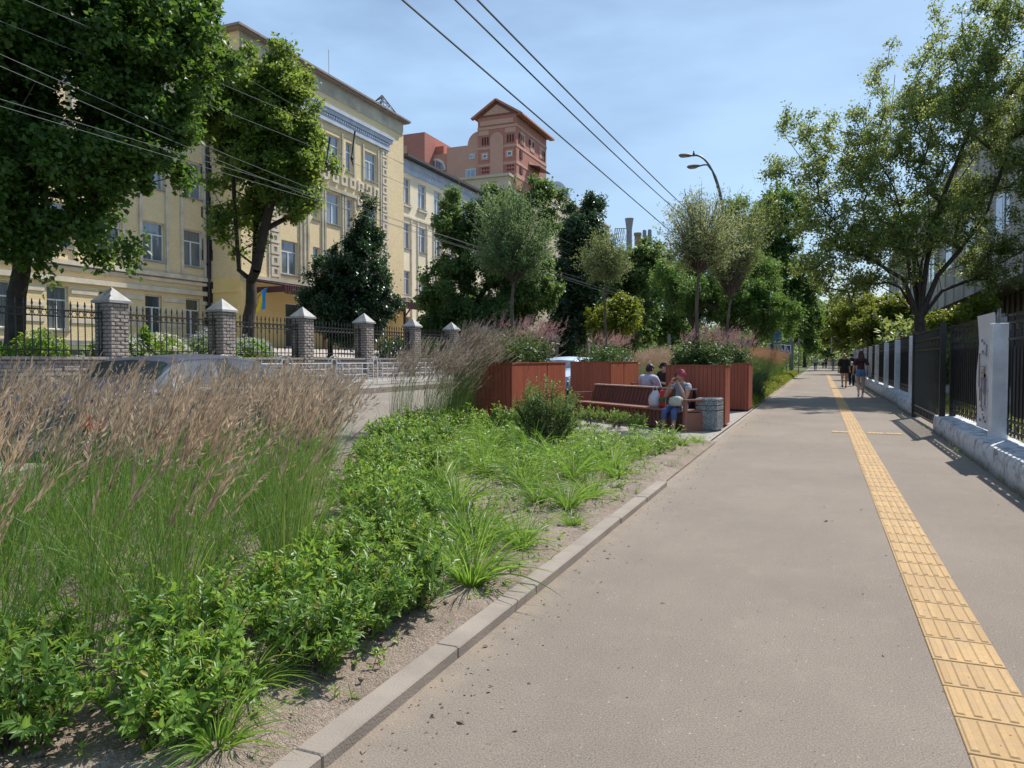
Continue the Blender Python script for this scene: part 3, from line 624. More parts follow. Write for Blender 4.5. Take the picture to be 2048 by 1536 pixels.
# white pedestrian guard rail along the far pavement
gr = empty('guard_rail', (-13.3, 17, .52), 0, 'low white ornamental pedestrian guard rail along the far kerb', 'guard rail')
GO = (-13.3, 17, .52)
for i in range(9):
    y0 = 14.0 + i * 2.2; gx = -13.3; m = MB(); r = .017
    for z in (.72, 1.30): m.tube([(gx, y0, z), (gx, y0 + 1.96, z)], r, 5)
    for q in (0, .3, .62, .98, 1.34, 1.66, 1.96): m.tube([(gx, y0 + q, .55 if q in (0, 1.96) else .72), (gx, y0 + q, 1.42 if q in (0, 1.96) else 1.30)], r, 5)
    for z in (.95, 1.12): m.tube([(gx, y0 + .3, z), (gx, y0 + 1.66, z)], r * .8, 5)
    for c0 in (-.12, 2.08):
        m.tube([(gx, y0 + c0 + .34 * math.cos(t), 1.22 + .3 * math.sin(t)) for t in [math.pi * q / 10 for q in range(11)]], r, 5); m.tube([(gx, y0 + c0 + .22 * math.cos(t), 1.22 + .19 * math.sin(t)) for t in [math.pi * q / 8 for q in range(9)]], r * .8, 5)
    lo(m, 'rail_panel', M_WHITEP, gr, GO, fix=False)
# ------------------------------------------------------------------ distant buildings
M_RED = brickmat('red_brick', (.49, .185, .14), (.44, .16, .12), (.38, .19, .15), .5, .15, bump=.15)
M_ORB = brickmat('orange_brick', (.62, .33, .24), (.56, .30, .22), (.48, .30, .23), .5, .15, bump=.15)
M_TANB = brickmat('tan_brick', (.60, .47, .34), (.54, .42, .30), (.45, .37, .28), .5, .15, bump=.15)
M_DKOPEN = mat('dark_opening', (.06, .018, .014), .8, .1, 2)
tb = building('apartment_tower', 'red and orange brick block with gabled top rising above the linden tree', 'apartment building')
X0, X1, Y0, Y1, ZB, ZT = -47.4, -41.2, 101., 113.8, 26.5, 37.3
m = MB(); m.box(X0, X1, Y0, Y1, ZB, ZT); m.build('wall', M_RED, tb)
m = MB()
for z0, z1 in ((28.1, 28.75), (30.1, 30.5), (32.6, 33.0), (35.5, 35.9)): m.box(X0 - .06, X1 + .06, Y0 - .06, Y1 + .06, z0, z1)
m.box(X0 + 2.05, X0 + 4.15, Y0 - .12, Y0 + .5, 28.7, 33.9)
m.prism([(X0 + 3.1 + 1.05 * math.cos(t), 33.9 + 1.05 * math.sin(t)) for t in [math.pi * q / 14 for q in range(15)]], 1, Y0 - .12, Y0 + .3)
for xx in (X0 + .1, X0 + 4.4): m.box(xx, xx + 1.7, Y0 - .07, Y0 + .4, 34.7, 35.4)
m.box(X0 + .5, X0 + 1.75, Y0 - .07, Y0 + .4, 31.05, 32.2); m.box(X0 + 4.45, X0 + 5.7, Y0 - .07, Y0 + .4, 31.05, 32.2)
for k in range(3): m.box(X1 - .4, X1 + .07, Y0 + 1.5 + k * 4, Y0 + 3.3 + k * 4, 33.3, 35.2)
m.box(X1 - .4, X1 + .07, Y0 + 5, Y0 + 9, 28.9, 31.6)
m.build('orange_band', M_ORB, tb)
m = MB()
for xx in (X0 + .7, X0 + 4.75):
    for k in range(3):
        m.box(xx + k * .42, xx + k * .42 + .18, Y0 - .1, Y0, 33.3, 34.4)
        for z in (31.05 - 1.25, 29.2): pass
        m.box(xx + k * .42, xx + k * .42 + .2, Y0 - .1, Y0, 29.75, 29.98); m.box(xx + k * .42, xx + k * .42 + .2, Y0 - .1, Y0, 29.2, 29.42); m.box(xx + k * .42, xx + k * .42 + .2, Y0 - .1, Y0, 27.5, 28.7)
for k in range(3): m.box(X1, X1 + .1, Y0 + .9 + k * .7, Y0 + 1.2 + k * .7, 33.3, 34.7); m.box(X1, X1 + .1, Y0 + 10.6 + k * .6, Y0 + 10.9 + k * .6, 33.3, 34.7)
m.box(X1, X1 + .12, Y0 + 1.3, Y0 + 2.2, 31.2, 32.5); m.box(X1, X1 + .12, Y0 + 1.3, Y0 + 2.2, 28.9, 30.1); m.box(X1, X1 + .12, Y0 + 5.0, Y0 + 5.6, 34.2, 34.9); m.box(X1, X1 + .12, Y0 + 6.4, Y0 + 7, 34.2, 34.9)
m.build('slit_pattern', M_DKOPEN, tb)
for ax_, az_ in ((-55.0, 30.2), (-58.2, 28.4), (-57.2, 28.2)):
    m = MB(); m.bbox(ax_, ax_ + .8, 101.0 if ax_ > -56 else 99.0, 101.4 if ax_ > -56 else 99.3, az_, az_ + .6, .03); m.build('air_conditioner', M_FRAME, tb)
for xx in (X0 + .85, X0 + 4.8):
    m = MB(); m.box(xx, xx + .7, Y0 - .16, Y0, 31.3, 31.95); wn = m.build('window', M_FRAME, tb); m = MB(); m.box(xx + .12, xx + .58, Y0 - .19, Y0 - .1, 31.42, 31.83); m.build('pane', M_GLASSD, wn)
m = MB(); m.box(X0 + .4, X1 - .4, Y0 - .13, Y0 + .3, 36.1, 36.8); m.prism([(X0 + .9, 37.6), (X1 - .9, 37.6), ((X0 + X1) / 2, 39.0)], 1, Y0 - .1, Y0 + .4); m.build('gable_panel', M_ORB, tb)
m = MB(); xm = (X0 + X1) / 2; m.prism([(X0 - .7, 37.3), (X1 + .7, 37.3), (xm, 39.55)], 1, Y0, Y1 + 1.2); rf0 = m.build('roof', mat('brown_roof', (.21, .085, .06), .7), tb)
m = MB(); m.obox((X0 - .9, Y0 - .25, 37.2), (xm, Y0 - .25, 39.65), .6, .28); m.obox((X1 + .9, Y0 - .25, 37.2), (xm, Y0 - .25, 39.65), .6, .28); m.box(X1 + .2, X1 + 1.0, Y0 - .2, Y1 + 1.2, 37.05, 37.3); m.build('eave', M_RED, rf0)
m = MB(); m.box(X1, X1 + 1.1, Y0 + 5, Y0 + 9.6, 28.3, 29.3); m.build('balcony', M_ORB, tb); m = MB(); m.obox((X1, Y0 + 7.3, 31.1), (X1 + 1.8, Y0 + 7.3, 30.6), 4.8, .15); m.build('awning', M_MAROON, tb)
# lower shoulder blocks left of the tower
m = MB(); m.box(-52.8, X0, 101.4, 112, 26.5, 33.7); m.prism([(-49.3, 33.7)] + [(-49.3 + 1.9 * (1 - math.cos(t)), 33.7 + 1.9 * math.sin(t)) for t in [math.pi / 2 * q / 8 for q in range(1, 9)]] + [(-47.4, 33.7)], 1, 101.4, 104); m.box(-57.6, -52.8, 102.5, 114, 26.5, 33.2); m.build('side_block', M_ORB, tb)
m = MB(); m.box(-65, -55.6, 99.5, 112, 26.5, 35.9); m.box(-57.4, -54.2, 103, 112, 33.2, 34.6); m.build('rear_block', M_RED, tb)
m = MB(); m.box(-61.6, -58.6, 99.38, 99.6, 31.8, 34.2); m.build('orange_band', M_ORB, tb)
m = MB(); m.box(-61, -56.5, 99.3, 99.6, 27.5, 30.4); m.build('loggia_opening', M_DKOPEN, tb)
def pwin(x0, x1, z0, z1, y, g=M_GLASSB):
    m = MB(); m.box(x0, x1, y - .12, y, z0, z1); wn = m.build('window', M_FRAME, tb); m = MB(); mid = (x0 + x1) / 2
    m.box(x0 + .1, mid - .06, y - .16, y - .05, z0 + .1, z1 - .1); m.box(mid + .06, x1 - .1, y - .16, y - .05, z0 + .1, z1 - .1); m.build('pane', g, wn)
pwin(-49.6, -47.9, 28.1, 30.1, 101.4); pwin(-48.9, -48.1, 31.6, 32.3, 101.4); pwin(-56.2, -55.2, 27.6, 29.8, 102.5); pwin(-54.7, -53.8, 27.6, 29.8, 102.5); pwin(-60.4, -59.7, 32.6, 33.3, 99.5)
m = MB(); m.prism([(-57 + 1.75 + 1.75 * math.cos(t), 30.7 + 1.9 * math.sin(t)) for t in [math.pi * q / 12 for q in range(13)]], 1, 102.3, 102.5); wn = m.build('window', M_FRAME, tb)
for s0 in (-1, 1):
    m = MB(); m.prism([(-55.25 + s0 * .12, 30.85), (-55.25 + s0 * 1.5, 30.85), (-55.25 + s0 * 1.2, 31.7), (-55.25 + s0 * .12, 32.3)], 1, 102.2, 102.32); m.build('pane', M_GLASSB, wn)
# tan brick block underneath
tn = building('tan_block', 'long tan brick building with stepped parapet below the red brick tower', 'building')
m = MB(); m.box(-50.4, -41.6, 99.0, 113, 0, 27.9); m.box(-50.6, -41.4, 98.8, 113, 27.9, 28.3); m.box(-60, -42.3, 113, 157, 0, 30.0); m.box(-60, -42.1, 113, 157.2, 30.0, 30.3); m.build('wall', M_TANB, tn)
m = MB(); m.box(-50.5, -41.5, 98.9, 112, 25.9, 26.15)
for z in (26.5, 28.3): m.box(-60, -42.15, 113, 157.1, z, z + .25)
m.build('stone_band', M_WTRIM, tn)
m = MB(); m.prism([(120 + 5.5 - 5.5 * math.cos(t), 30.2 + 2.6 * math.sin(t)) for t in [math.pi * q / 14 for q in range(15)]], 0, -60, -42.6); m.build('vault_roof', M_STEEL, tn)
# plant chimneys far off
def D3(px, py, d): return DP(px, py, d)
m = MB(); p = D3(1258.5, 437, 210); h = p.z; m.lathe([(.8, 0), (.8, h - 3.2), (1.0, h - 1.6), (1.25, h), (1.1, h)], 16); m.lathe([(.84, h - 5.2), (.84, h - 4.6)], 16); o = m.build('metal_chimney', mat('chimney_steel', (.27, .26, .29), .6), None, smooth=True); o.location = (p.x, p.y, 0); tag(o, 'tall grey metal chimney with a flared square top far beyond the trees', 'chimney')
p = D3(1275.5, 466, 215); h = p.z; m = MB(); m.lathe([(1.0, 0), (.95, h - .8), (1.15, h - .7), (1.15, h)], 14); o = m.build('brick_chimney', mat('chimney_brick', (.33, .2, .13), .9), None, smooth=True); o.location = (p.x, p.y, 0); tag(o, 'short brown brick chimney with a collar between grey flues', 'chimney')
for q, (px, py) in enumerate(((1289, 459), (1299.5, 458))):
    p = D3(px, py, 220); h = p.z; m = MB(); m.lathe([(.58, 0), (.58, h - .6), (.5, h - .2), (.2, h)], 14); m.box(-.7, .7, -.1, .1, h - 2.0, h - 1.8); o = m.build('flue_pipe', mat('flue_grey', (.22, .23, .27), .5), None, smooth=True); o.location = (p.x, p.y, 0); tag(o, ['left of two round topped grey flue pipes on the skyline', 'right of two round topped grey flue pipes on the skyline'][q], 'chimney', 'grey flue pipes')
m = MB(); a = D3(1230, 457, 205); b_ = D3(1252, 457, 210)
m.tube([a, b_], .1, 5)
for k in range(5): u = a.lerp(b_, k / 5); m.tube([u, u + Vector((-.5, 0, -4))], .07, 4); m.tube([u, a.lerp(b_, min(1, (k + 1.2) / 5)) + Vector((0, 0, -3.5))], .07, 4)
tag(m.build('pipe_gantry', M_DKMET), 'thin steel lattice gantry between the tan building and the metal chimney', 'gantry')
# concrete building behind the right-hand trees
rb = building('concrete_hall', 'grey concrete building with deep overhang behind the big street tree', 'building')
m = MB(); m.box(9, 24, 30, 118, 5.6, 15); m.box(8.8, 24, 29.8, 118.2, 15, 15.5)
for i in range(22): m.box(8.9, 9.0, 30 + i * 4, 30.18 + i * 4, 5.6, 15)
m.build('upper_wall', mat('panel_concrete', (.40, .375, .33), .85, .12, .4, bump=.2, bscale=10), rb)
m = MB(); m.box(11.2, 24, 30.5, 118, 0, 5.6); 
for i in range(60): m.box(11.08, 11.2, 30.5 + i * 1.4, 31.0 + i * 1.4, 0, 5.6)
m.build('lower_wall', mat('brown_cladding', (.13, .095, .065), .7, .15, 1.5), rb)
for i in range(9):
    y0 = 36 + i * 9
    m = MB(); m.box(8.96, 8.99, y0, y0 + 3.4, 8.2, 10.4); wn = m.build('window', M_FRAME, rb); m = MB(); m.box(8.93, 8.97, y0 + .1, y0 + 1.65, 8.3, 10.3); m.box(8.93, 8.97, y0 + 1.75, y0 + 3.3, 8.3, 10.3); m.build('pane', M_GLASSD, wn)
# ------------------------------------------------------------------ right-hand fence on its white wall
def wornwhite():
    k = NT('flaking_whitewash'); v = k.coord(); n = k.noise(v, 5.5, 7, .75); col = k.ramp(n, [(.34, (.15, .14, .135)), (.43, (.36, .36, .38)), (.52, (.58, .59, .62)), (.75, (.68, .69, .73))])
    g = k.n('ShaderNodeSeparateXYZ'); c = k.n('ShaderNodeTexCoord'); k.l(c.outputs['Object'], g.inputs[0])
    lowm = k.math('SUBTRACT', .13, g.outputs[2]); lowm = k.math('MULTIPLY', k.math('ADD', lowm, k.math('MULTIPLY', k.math('SUBTRACT', n, .5), .5)), 9, True); col = k.mix(lowm, col, (.16, .14, .125))
    k.l(col, k.p.inputs['Base Color']); k.p.inputs['Roughness'].default_value = .8; k.bump(k.noise(v, 16, 6, .75), .8, .03); return k.m
M_WW = wornwhite()
def roughwall(name, y0, y1, x0, x1, h, seed):
    "a lumpy whitewashed kerb wall: top and faces wobble"
    n = int((y1 - y0) / .22) + 1; ys = np.linspace(y0, y1, n); mb = MB(); vs = []
    pr = [(0, 0), (.0, .45), (.012, .82), (.05, 1.), (.5, 1.02), (.95, 1.), (1, .8), (1, 0)]
    for y in ys:
        xx0 = np.interp(y, [0, 9, 16.4, 60], [1.92, 1.92, 2.07, 2.07]) if x0 is None else x0; xx1 = xx0 + .5
        for q, (a, c) in enumerate(pr):
            j = mnoise.noise((q * 3.1 + seed, y * 2.3, c)) * .022 + mnoise.noise((q, y * 7, seed)) * .010
            vs.append((xx0 + (xx1 - xx0) * a + j, y, max(0, h * c + j * (1 if c else 0)) - (.05 if c == 0 else 0)))
    k = len(pr); fs = [(i * k + j, i * k + j + 1, (i + 1) * k + j + 1, (i + 1) * k + j) for i in range(n - 1) for j in range(k - 1)] + [tuple(range(k)), tuple(range((n - 1) * k + k - 1, (n - 1) * k - 1, -1))]
    mb.add(vs, fs); return mb
h1 = .33
nf = empty('iron_fence', (2.4, 8, 0), 0, 'black iron fence with white posts on the near end of the flaking white wall', 'fence')
NO = (2.4, 8, 0)
m = roughwall('w', 2, 16.45, None, None, h1, 1); lo(m, 'base_wall', M_WW, nf, NO, smooth=True)
M_SHEET = mat('black_sheet', (.016, .014, .018), .5, .2, 2)
def fence_panel(par, org, x, ya, yb, zb, zt, sheet=True, nb=None):
    m = MB(); L = yb - ya
    for z in (zb, zb + .14, zt - .32, zt - .10, zt): m.box(x - .016, x + .016, ya, yb, z - .016, z + .016)
    n = nb or max(3, round(L / .19))
    for k in range(n + 1):
        y = ya + k * L / n; m.box(x - .009, x + .009, y - .009, y + .009, zb - .06, zt)
        if k < n and k % 2 == 0: m.box(x - .012, x + .012, y + .02, y + L / n - .02, zt - .20, zt - .12); m.box(x - .012, x + .012, y + .02, y + L / n - .02, zb + .03, zb + .09)
    o = lo(m, 'railing', M_METB, par, org, fix=False)
    if sheet:
        m = MB(); nn = max(2, int(L / .3)); xs = x + .03; vs = []
        for i in range(nn + 1):
            y = ya + .02 + (L - .04) * i / nn
            for z, q in ((zb + .2, 0), (zb + .7, 1), (zt - .95, 1), (zt - .42, 0)): vs.append((xs + .008 * math.sin(i * 2.1 + z * 3), y, z))
        fs = [(i * 4 + j, (i + 1) * 4 + j, (i + 1) * 4 + j + 1, i * 4 + j + 1) for i in range(nn) for j in range(3)]; m.add(vs, fs); m.add([(v[0] + .01, v[1], v[2]) for v in vs], [f[::-1] for f in fs]); lo(m, 'sheet_panel', M_SHEET, o, org, fix=False)
    return o
XF = 2.36
fence_panel(nf, NO, XF, 3.0, 7.3, .45, 2.0); fence_panel(nf, NO, XF, 7.45, 11.75, .45, 2.0); fence_panel(nf, NO, XF, 12.0, 16.2, .45, 2.03)
def wpost(par, org, x, y, z0, z1, wd=.16):
    m = MB(); m.bbox(x - wd / 2, x + wd / 2, y - wd / 2, y + wd / 2, z0, z1, .008); lo(m, 'post', M_WHITEP, par, org)
wpost(nf, NO, XF - .05, 7.37, .3, 1.92); wpost(nf, NO, XF - .09, 11.88, .3, 1.9, .2)
m = MB(); m.box(XF - .05, XF + .05, 16.2, 16.3, 0, 2.06); lo(m, 'post', M_METB, nf, NO)
# gate leaf standing in line with the fence
gt = empty('gate', (2.16, 18.3, 0), 0, 'black iron gate leaf of close bars standing in the fence gap', 'gate'); GO2 = (2.16, 18.3, 0)
gx = 2.16; m = MB()
for y in (16.05, 20.5): m.box(gx - .05, gx + .05, y - .05, y + .05, 0, 2.1)
lo(m, 'gate_post', M_METB, gt, GO2)
m = MB()
for z in (.12, .30, 1.62, 1.84, 2.02): m.box(gx - .02, gx + .02, 16.15, 20.42, z - .018, z + .018)
n = 25
for k in range(n + 1):
    y = 16.15 + k * 4.27 / n; m.box(gx - .009, gx + .009, y - .009, y + .009, .1, 2.02)
    if k % 3 == 0: m.box(gx - .014, gx + .014, y - .04, y + .04, .17, .26); m.box(gx - .014, gx + .014, y - .04, y + .04, 1.68, 1.78)
lo(m, 'leaf_bars', M_METB, gt, GO2, fix=False)
# far fence on the second wall
ff = empty('iron_fence', (2.6, 40, 0), 0, 'long black iron fence with many white posts running far down the footpath', 'fence'); OF = (2.6, 40, 0)
m = roughwall('w', 20.9, 24.2, 2.12, None, .34, 5); lo(m, 'base_wall', M_WW, ff, OF, smooth=True)
m = roughwall('w', 24.2, 75, 2.2, None, .36, 9); lo(m, 'base_wall', M_WW, ff, OF, smooth=True)
ys = [20.9, 23.0, 27.2, 31.5, 36.5, 41, 45.5, 50, 54.5, 59, 63.5, 68]
for a, b_ in zip(ys[:-1], ys[1:]):
    fence_panel(ff, OF, 2.45, a + .1, b_ - .1, .5, 2.1)
    if a > 22: wpost(ff, OF, 2.37, a, .3, 2.06, .17)
# map board fixed to the white post
bd = empty('map_board', (2.25, 12.0, 0), 0, 'white map board with faint lines fixed to the white fence post', 'sign board')
BO = (2.25, 12.0, 0); ya, yb, za, zb = 12.02, 13.05, .40, 2.06; bx = 2.235; m = MB(); nn = 8; vs = []
for i in range(nn + 1):
    z = za + (zb - za) * i / nn; w0 = .012 * math.sin(i * 1.3)
    vs += [(bx + w0, ya, z), (bx + w0 - .02, yb + .03 * math.sin(i * .9), z + .0), (bx + w0 + .012, ya, z), (bx + w0 - .008, yb + .03 * math.sin(i * .9), z)]
fs = []
for i in range(nn): o4 = i * 4; p4 = o4 + 4; fs += [(o4, o4 + 1, p4 + 1, p4), (o4 + 2, p4 + 2, p4 + 3, o4 + 3), (o4 + 1, o4 + 3, p4 + 3, p4 + 1), (o4, p4, p4 + 2, o4 + 2)]
fs += [(0, 2, 3, 1), (nn * 4, nn * 4 + 1, nn * 4 + 3, nn * 4 + 2)]; m.add(vs, fs); lo(m, 'board', mat('board_white', (.62, .62, .66), .5, .05, 2), bd, BO)
m = MB(); rnd = random.Random(3)
def mk(y0, y1, z0, z1): m.box(bx - .045, bx - .03, y0, y1, z0, z1)
for y, z0, z1 in ((12.35, .75, 1.15), (12.42, .9, 1.3), (12.6, .7, 1.25), (12.5, .6, .62), (12.72, .8, 1.0), (12.3, 1.45, 1.62), (12.8, 1.0, 1.5)): mk(y, y + .018, z0, z1)
for z in (.72, .95, 1.12, 1.3, 1.48): mk(12.3 + rnd.random() * .1, 12.75, z, z + .01)
for y, z in ((12.45, 1.62), (12.6, 1.66), (12.55, 1.5), (12.4, .55), (12.3, .5), (12.66, .5), (12.5, .66)): mk(y, y + .06, z, z + .04)
m.build('print_line', mat('print_grey', (.22, .2, .25), .6), bd).location = (-BO[0], -BO[1], -BO[2])
m = MB(); mk(12.42, 12.58, 1.15, 1.2); mk(12.5, 12.6, 1.22, 1.27); m.build('print_patch', mat('print_ochre', (.55, .36, .16), .6), bd).location = (-BO[0], -BO[1], -BO[2])
m = MB(); m.tube([(bx - .03, 12.1 + .05 * math.cos(t), .98 + .05 * math.sin(t)) for t in [2 * math.pi * q / 16 for q in range(16)]], .007, 4, closed=True); m.box(bx - .036, bx - .026, 12.085, 12.115, .965, .995)
for z in (.86, .78, .7, .62, .55): m.box(bx - .036, bx - .026, 12.08, 12.12, z, z + .025)
m.build('emblem', M_METB, bd).location = (-BO[0], -BO[1], -BO[2])
m = MB(); m.box(bx - .02, bx + .14, 11.84, 11.99, 1.9, 1.905); m.box(bx + .02, bx + .028, 11.80, 12.0, 1.9, 2.1); m.box(bx + .03, bx + .12, 11.9, 11.91, 1.92, 1.99); m.build('bracket', M_STEEL, bd).location = (-BO[0], -BO[1], -BO[2])
# ------------------------------------------------------------------ planters, benches, bin
def timbermat():
    k = NT('stained_timber'); g = k.n('ShaderNodeNewGeometry'); v = k.coord('Object', (6, 6, .6)); n = k.noise(v, 3, 5, .7)
    col = k.mix(g.outputs['Random Per Island'], (.36, .085, .040), (.275, .062, .030)); col = k.mix(k.ramp(n, [(.4, (0, 0, 0)), (.75, (.7, .7, .7))]), col, (.18, .045, .024))
    k.l(col, k.p.inputs['Base Color']); k.p.inputs['Roughness'].default_value = .55; k.bump(n, .3, .01); return k.m
M_TIM = timbermat()
def timber2(name, a, b, ro=.6):
    k = NT(name); g = k.n('ShaderNodeNewGeometry'); v = k.coord('Object', (1, 1, 1)); n = k.noise(v, 7, 5, .7)
    col = k.mix(g.outputs['Random Per Island'], a, b); col = k.mix(k.ramp(n, [(.4, (0, 0, 0)), (.75, (.5, .5, .5))]), col, tuple(x * .6 for x in a)); k.l(col, k.p.inputs['Base Color']); k.p.inputs['Roughness'].default_value = ro; return k.m
M_SLAT = timber2('bench_slat', (.16, .06, .045), (.125, .045, .035)); M_SEAT = timber2('bench_seat_timber', (.34, .15, .105), (.27, .115, .08), .5)
def planter(x0, x1, y0, y1, zt, label, skip_far=False):
    p = empty('planter', ((x0 + x1) / 2, (y0 + y1) / 2, 0), 0, label, 'planter', 'tall reddish timber planters'); O = p.location
    m = MB(); t = .03; zb = .06; bw = .085
    for (a, b_, fx, ax) in ((x0, x1, y0, 0), (x0, x1, y1, 0), (y0, y1, x0, 1), (y0, y1, x1, 1)):
        n = max(1, round((b_ - a) / bw)); l = (b_ - a) / n
        for i in range(n):
            u0, u1 = a + i * l + .0025, a + (i + 1) * l - .0025
            if ax == 0: m.box(u0, u1, fx - (t if fx == y0 else 0), fx + (0 if fx == y0 else t), zb, zt)
            else: m.box(fx - (t if fx == x0 else 0), fx + (0 if fx == x0 else t), u0, u1, zb, zt)
    lo(m, 'board_cladding', M_TIM, p, O, fix=False)
    m = MB(); q = .045; m.box(x0 - q, x1 + q, y0 - q, y0 + .02, zt, zt + .02); m.box(x0 - q, x1 + q, y1 - .02, y1 + q, zt, zt + .02); m.box(x0 - q, x0 + .02, y0 + .02, y1 - .02, zt, zt + .02); m.box(x1 - .02, x1 + q, y0 + .02, y1 - .02, zt, zt + .02); lo(m, 'rim', M_TIM, p, O)
    m = MB(); m.box(x0 + .06, x1 - .06, y0 + .06, y1 - .06, .005, zb); lo(m, 'base', M_METB, p, O)
    m = MB(); m.box(x0 + .01, x1 - .01, y0 + .01, y1 - .01, zt - .12, zt - .07); lo(m, 'soil', M_SOIL, p, O); return p
planter(-6.75, -5.55, 13.3, 15.3, 1.33, 'reddish timber planter with a bare stemmed ball tree, nearest the tall reeds')
planter(-6.75, -5.55, 15.36, 16.6, 1.33, 'short reddish planter joined to the back of the reed side planter')
planter(-6.8, -5.62, 21.0, 22.5, 1.33, 'reddish planter behind the long bench, beside the small pale ball tree')
planter(-6.8, -5.62, 22.56, 24.6, 1.33, 'reddish planter whose sunlit side shows above the far bench')
planter(-2.97, -1.80, 15.72, 16.55, 1.28, 'reddish planter directly behind the concrete litter bin')
planter(-2.97, -1.78, 20.9, 22.1, 1.30, 'reddish planter one step farther along the footpath, past the litter bin')
# benches -------------------------------------------------------------
ANG = math.atan2(17.0 - 14.31, -5.43 + 2.22)       # direction of the long bench
def bench(loc, rz, L, label, double=True, arms=(True, True)):
    "bench along local +x, sitting side -y; long seat boards, upright back slats"
    b = empty('bench', loc, rz, label, 'bench', 'slatted timber benches')
    m = MB(); n = int(L / .085)
    for i in range(n): m.box(i * L / n + .004, (i + 1) * L / n - .004, -.02, .46, .385, .42)
    m.build('seat', M_SEAT, b)
    m = MB(); Lf = L; L = L - (.42 if double else 0)
    n = int(L / .125)
    for i in range(n):
        x = (i + .5) * L / n; m.obox((x, .47, .40), (x, .60, .79), .105, .028, (0, -1, 0))
    m.build('backrest', M_SLAT, b)
    m = MB(); m.box(0, L, .56, .70, .792, .822); m.build('top_rail', mat('pale_rail', (.46, .33, .28), .6, .15, 8), b)  # top rail in a paler brown than the slats
    if double:
        m = MB()
        for i in range(n): x = (i + .5) * L / n; m.obox((x, .80, .40), (x, .67, .79), .105, .028, (0, 1, 0))
        m.build('backrest', M_SLAT, b); m = MB(); nn = int(L / .085)
        for i in range(int(nn * .72)): m.box(i * L / nn + .004, (i + 1) * L / nn - .004, .80, 1.26, .385, .42)
        m.build('seat', M_SEAT, b)
    m = MB(); L = Lf; n = int(L / .125)
    for i in range(n): x = (i + .5) * L / n; m.box(x - .052, x + .052, .03, .055, .04, .383)
    m.build('skirt', M_SLAT, b)
    for x in (0.02, L - .06) + ((L / 2,) if L > 3 else ()):
        m = MB(); m.box(x, x + .04, .06, .78 if not double or x > 3 else 1.2, 0, .385); m.build('leg', M_METB, b)
    for on, x in ((arms[0], 0.), (arms[1], L)):
        if on: m = MB(); m.box(x - .04, x + .05, 0, .5, .60, .635); m.box(x - .03, x + .035, .0, .06, .01, .60); m.box(x - .03, x + .035, .06, .46, .0, .37); m.build('armrest', M_SEAT, b)
    return b
# seat front edge runs from beside the bin towards the first planter
b1 = bench((-5.43, 17.0, 0), ANG - math.pi, 3.95, 'long slatted brown bench where the woman in blue sits eating')
b2 = bench((-5.3, 22.3, 0), R(-49), 3.2, 'shorter slatted bench seen beyond the long bench, under the far planters', double=False); b2.scale = (1, 1, 1.12)
bn = empty('litter_bin', (-1.99, 14.98, 0), R(-10), 'square grey exposed aggregate concrete litter bin beside the bench end', 'litter bin')
k = NT('aggregate_concrete'); v = k.coord(); vo = k.n('ShaderNodeTexVoronoi'); vo.inputs['Scale'].default_value = 75; k.l(v, vo.inputs[0]); sc_ = k.n('ShaderNodeSeparateColor'); k.l(vo.outputs['Color'], sc_.inputs[0])
k.l(k.ramp(sc_.outputs[0], [(.1, (.09, .095, .10)), (.5, (.21, .22, .225)), (.9, (.36, .37, .37))]), k.p.inputs['Base Color']); k.p.inputs['Roughness'].default_value = .85; k.bump(sc_.outputs[0], .5, .006); M_AGG = k.m
m = MB(); hw = .215
for z0, z1, e in ((.0, .045, .03), (.045, .40, 0), (.40, .425, .02), (.425, .50, 0), (.50, .52, .02), (.52, .60, 0)): m.bbox(-hw + e, hw - e, -hw + e, hw - e, z0, z1, .01)
m.build('body', M_AGG, bn)
m = MB(); e = .004; m.bbox(-hw - e, hw + e, -hw - e, -hw + .07, .60, .655, .02); m.bbox(-hw - e, hw + e, hw - .07, hw + e, .60, .655, .02); m.bbox(-hw - e, -hw + .07, -hw + .07, hw - .07, .60, .655, .02); m.bbox(hw - .07, hw + e, -hw + .07, hw - .07, .60, .655, .02); m.build('rim', M_AGG, bn)
m = MB(); m.box(-hw + .07, hw - .07, -hw + .07, hw - .07, .60, .62); m.build('liner', M_METB, bn)
# concrete block lying at the road edge behind the reeds
m = MB(); m.bbox(-1.1, 1.1, -.4, .4, 0, .34, .02); m.xf(Matrix.Rotation(R(12), 4, 'Z')); o = m.build('concrete_block', M_CONC); o.location = (-8.25, 4.55, 0); tag(o, 'pale concrete block lying on the roadside behind the tall reeds', 'block')
# ------------------------------------------------------------------ street lamp, poles, wires, signs
lp_ = empty('street_lamp', (-5.4, 46.5, 0), 0, 'tall double armed street lamp curving over the road above the ball trees', 'street lamp')
m = MB(); m.tube([(0, 0, 0), (0, 0, 9.2)], [.17, .14], 12); m.build('pole', mat('rusty_pole', (.20, .13, .085), .8, .2, 2), lp_, smooth=True)
def fr(o, p): return Vector(p) - Vector(o)
LO = (-5.4, 46.5, 0); tip1 = fr(LO, DP(1386, 311, 45.4)); tip2 = fr(LO, DP(1402, 331, 46.3)); sp0 = fr(LO, DP(1449, 395, 46)); sp0.x = 0; sp0.y = 0
def bez(a, b_, c_, d, n=14): return [a * (1 - t) ** 3 + b_ * 3 * t * (1 - t) ** 2 + c_ * 3 * t * t * (1 - t) + d * t ** 3 for t in [q / n for q in range(n + 1)]]
m = MB(); m.tube(bez(Vector((0, 0, 9.0)), Vector((0, 0, 11.6)), tip1 + Vector((1.0, 0, .15)), tip1), [.09] * 8 + [.06] * 7, 8); q = bez(Vector((0, 0, 9.0)), Vector((0, 0, 11.6)), tip1 + Vector((1.0, 0, .15)), tip1)[8]
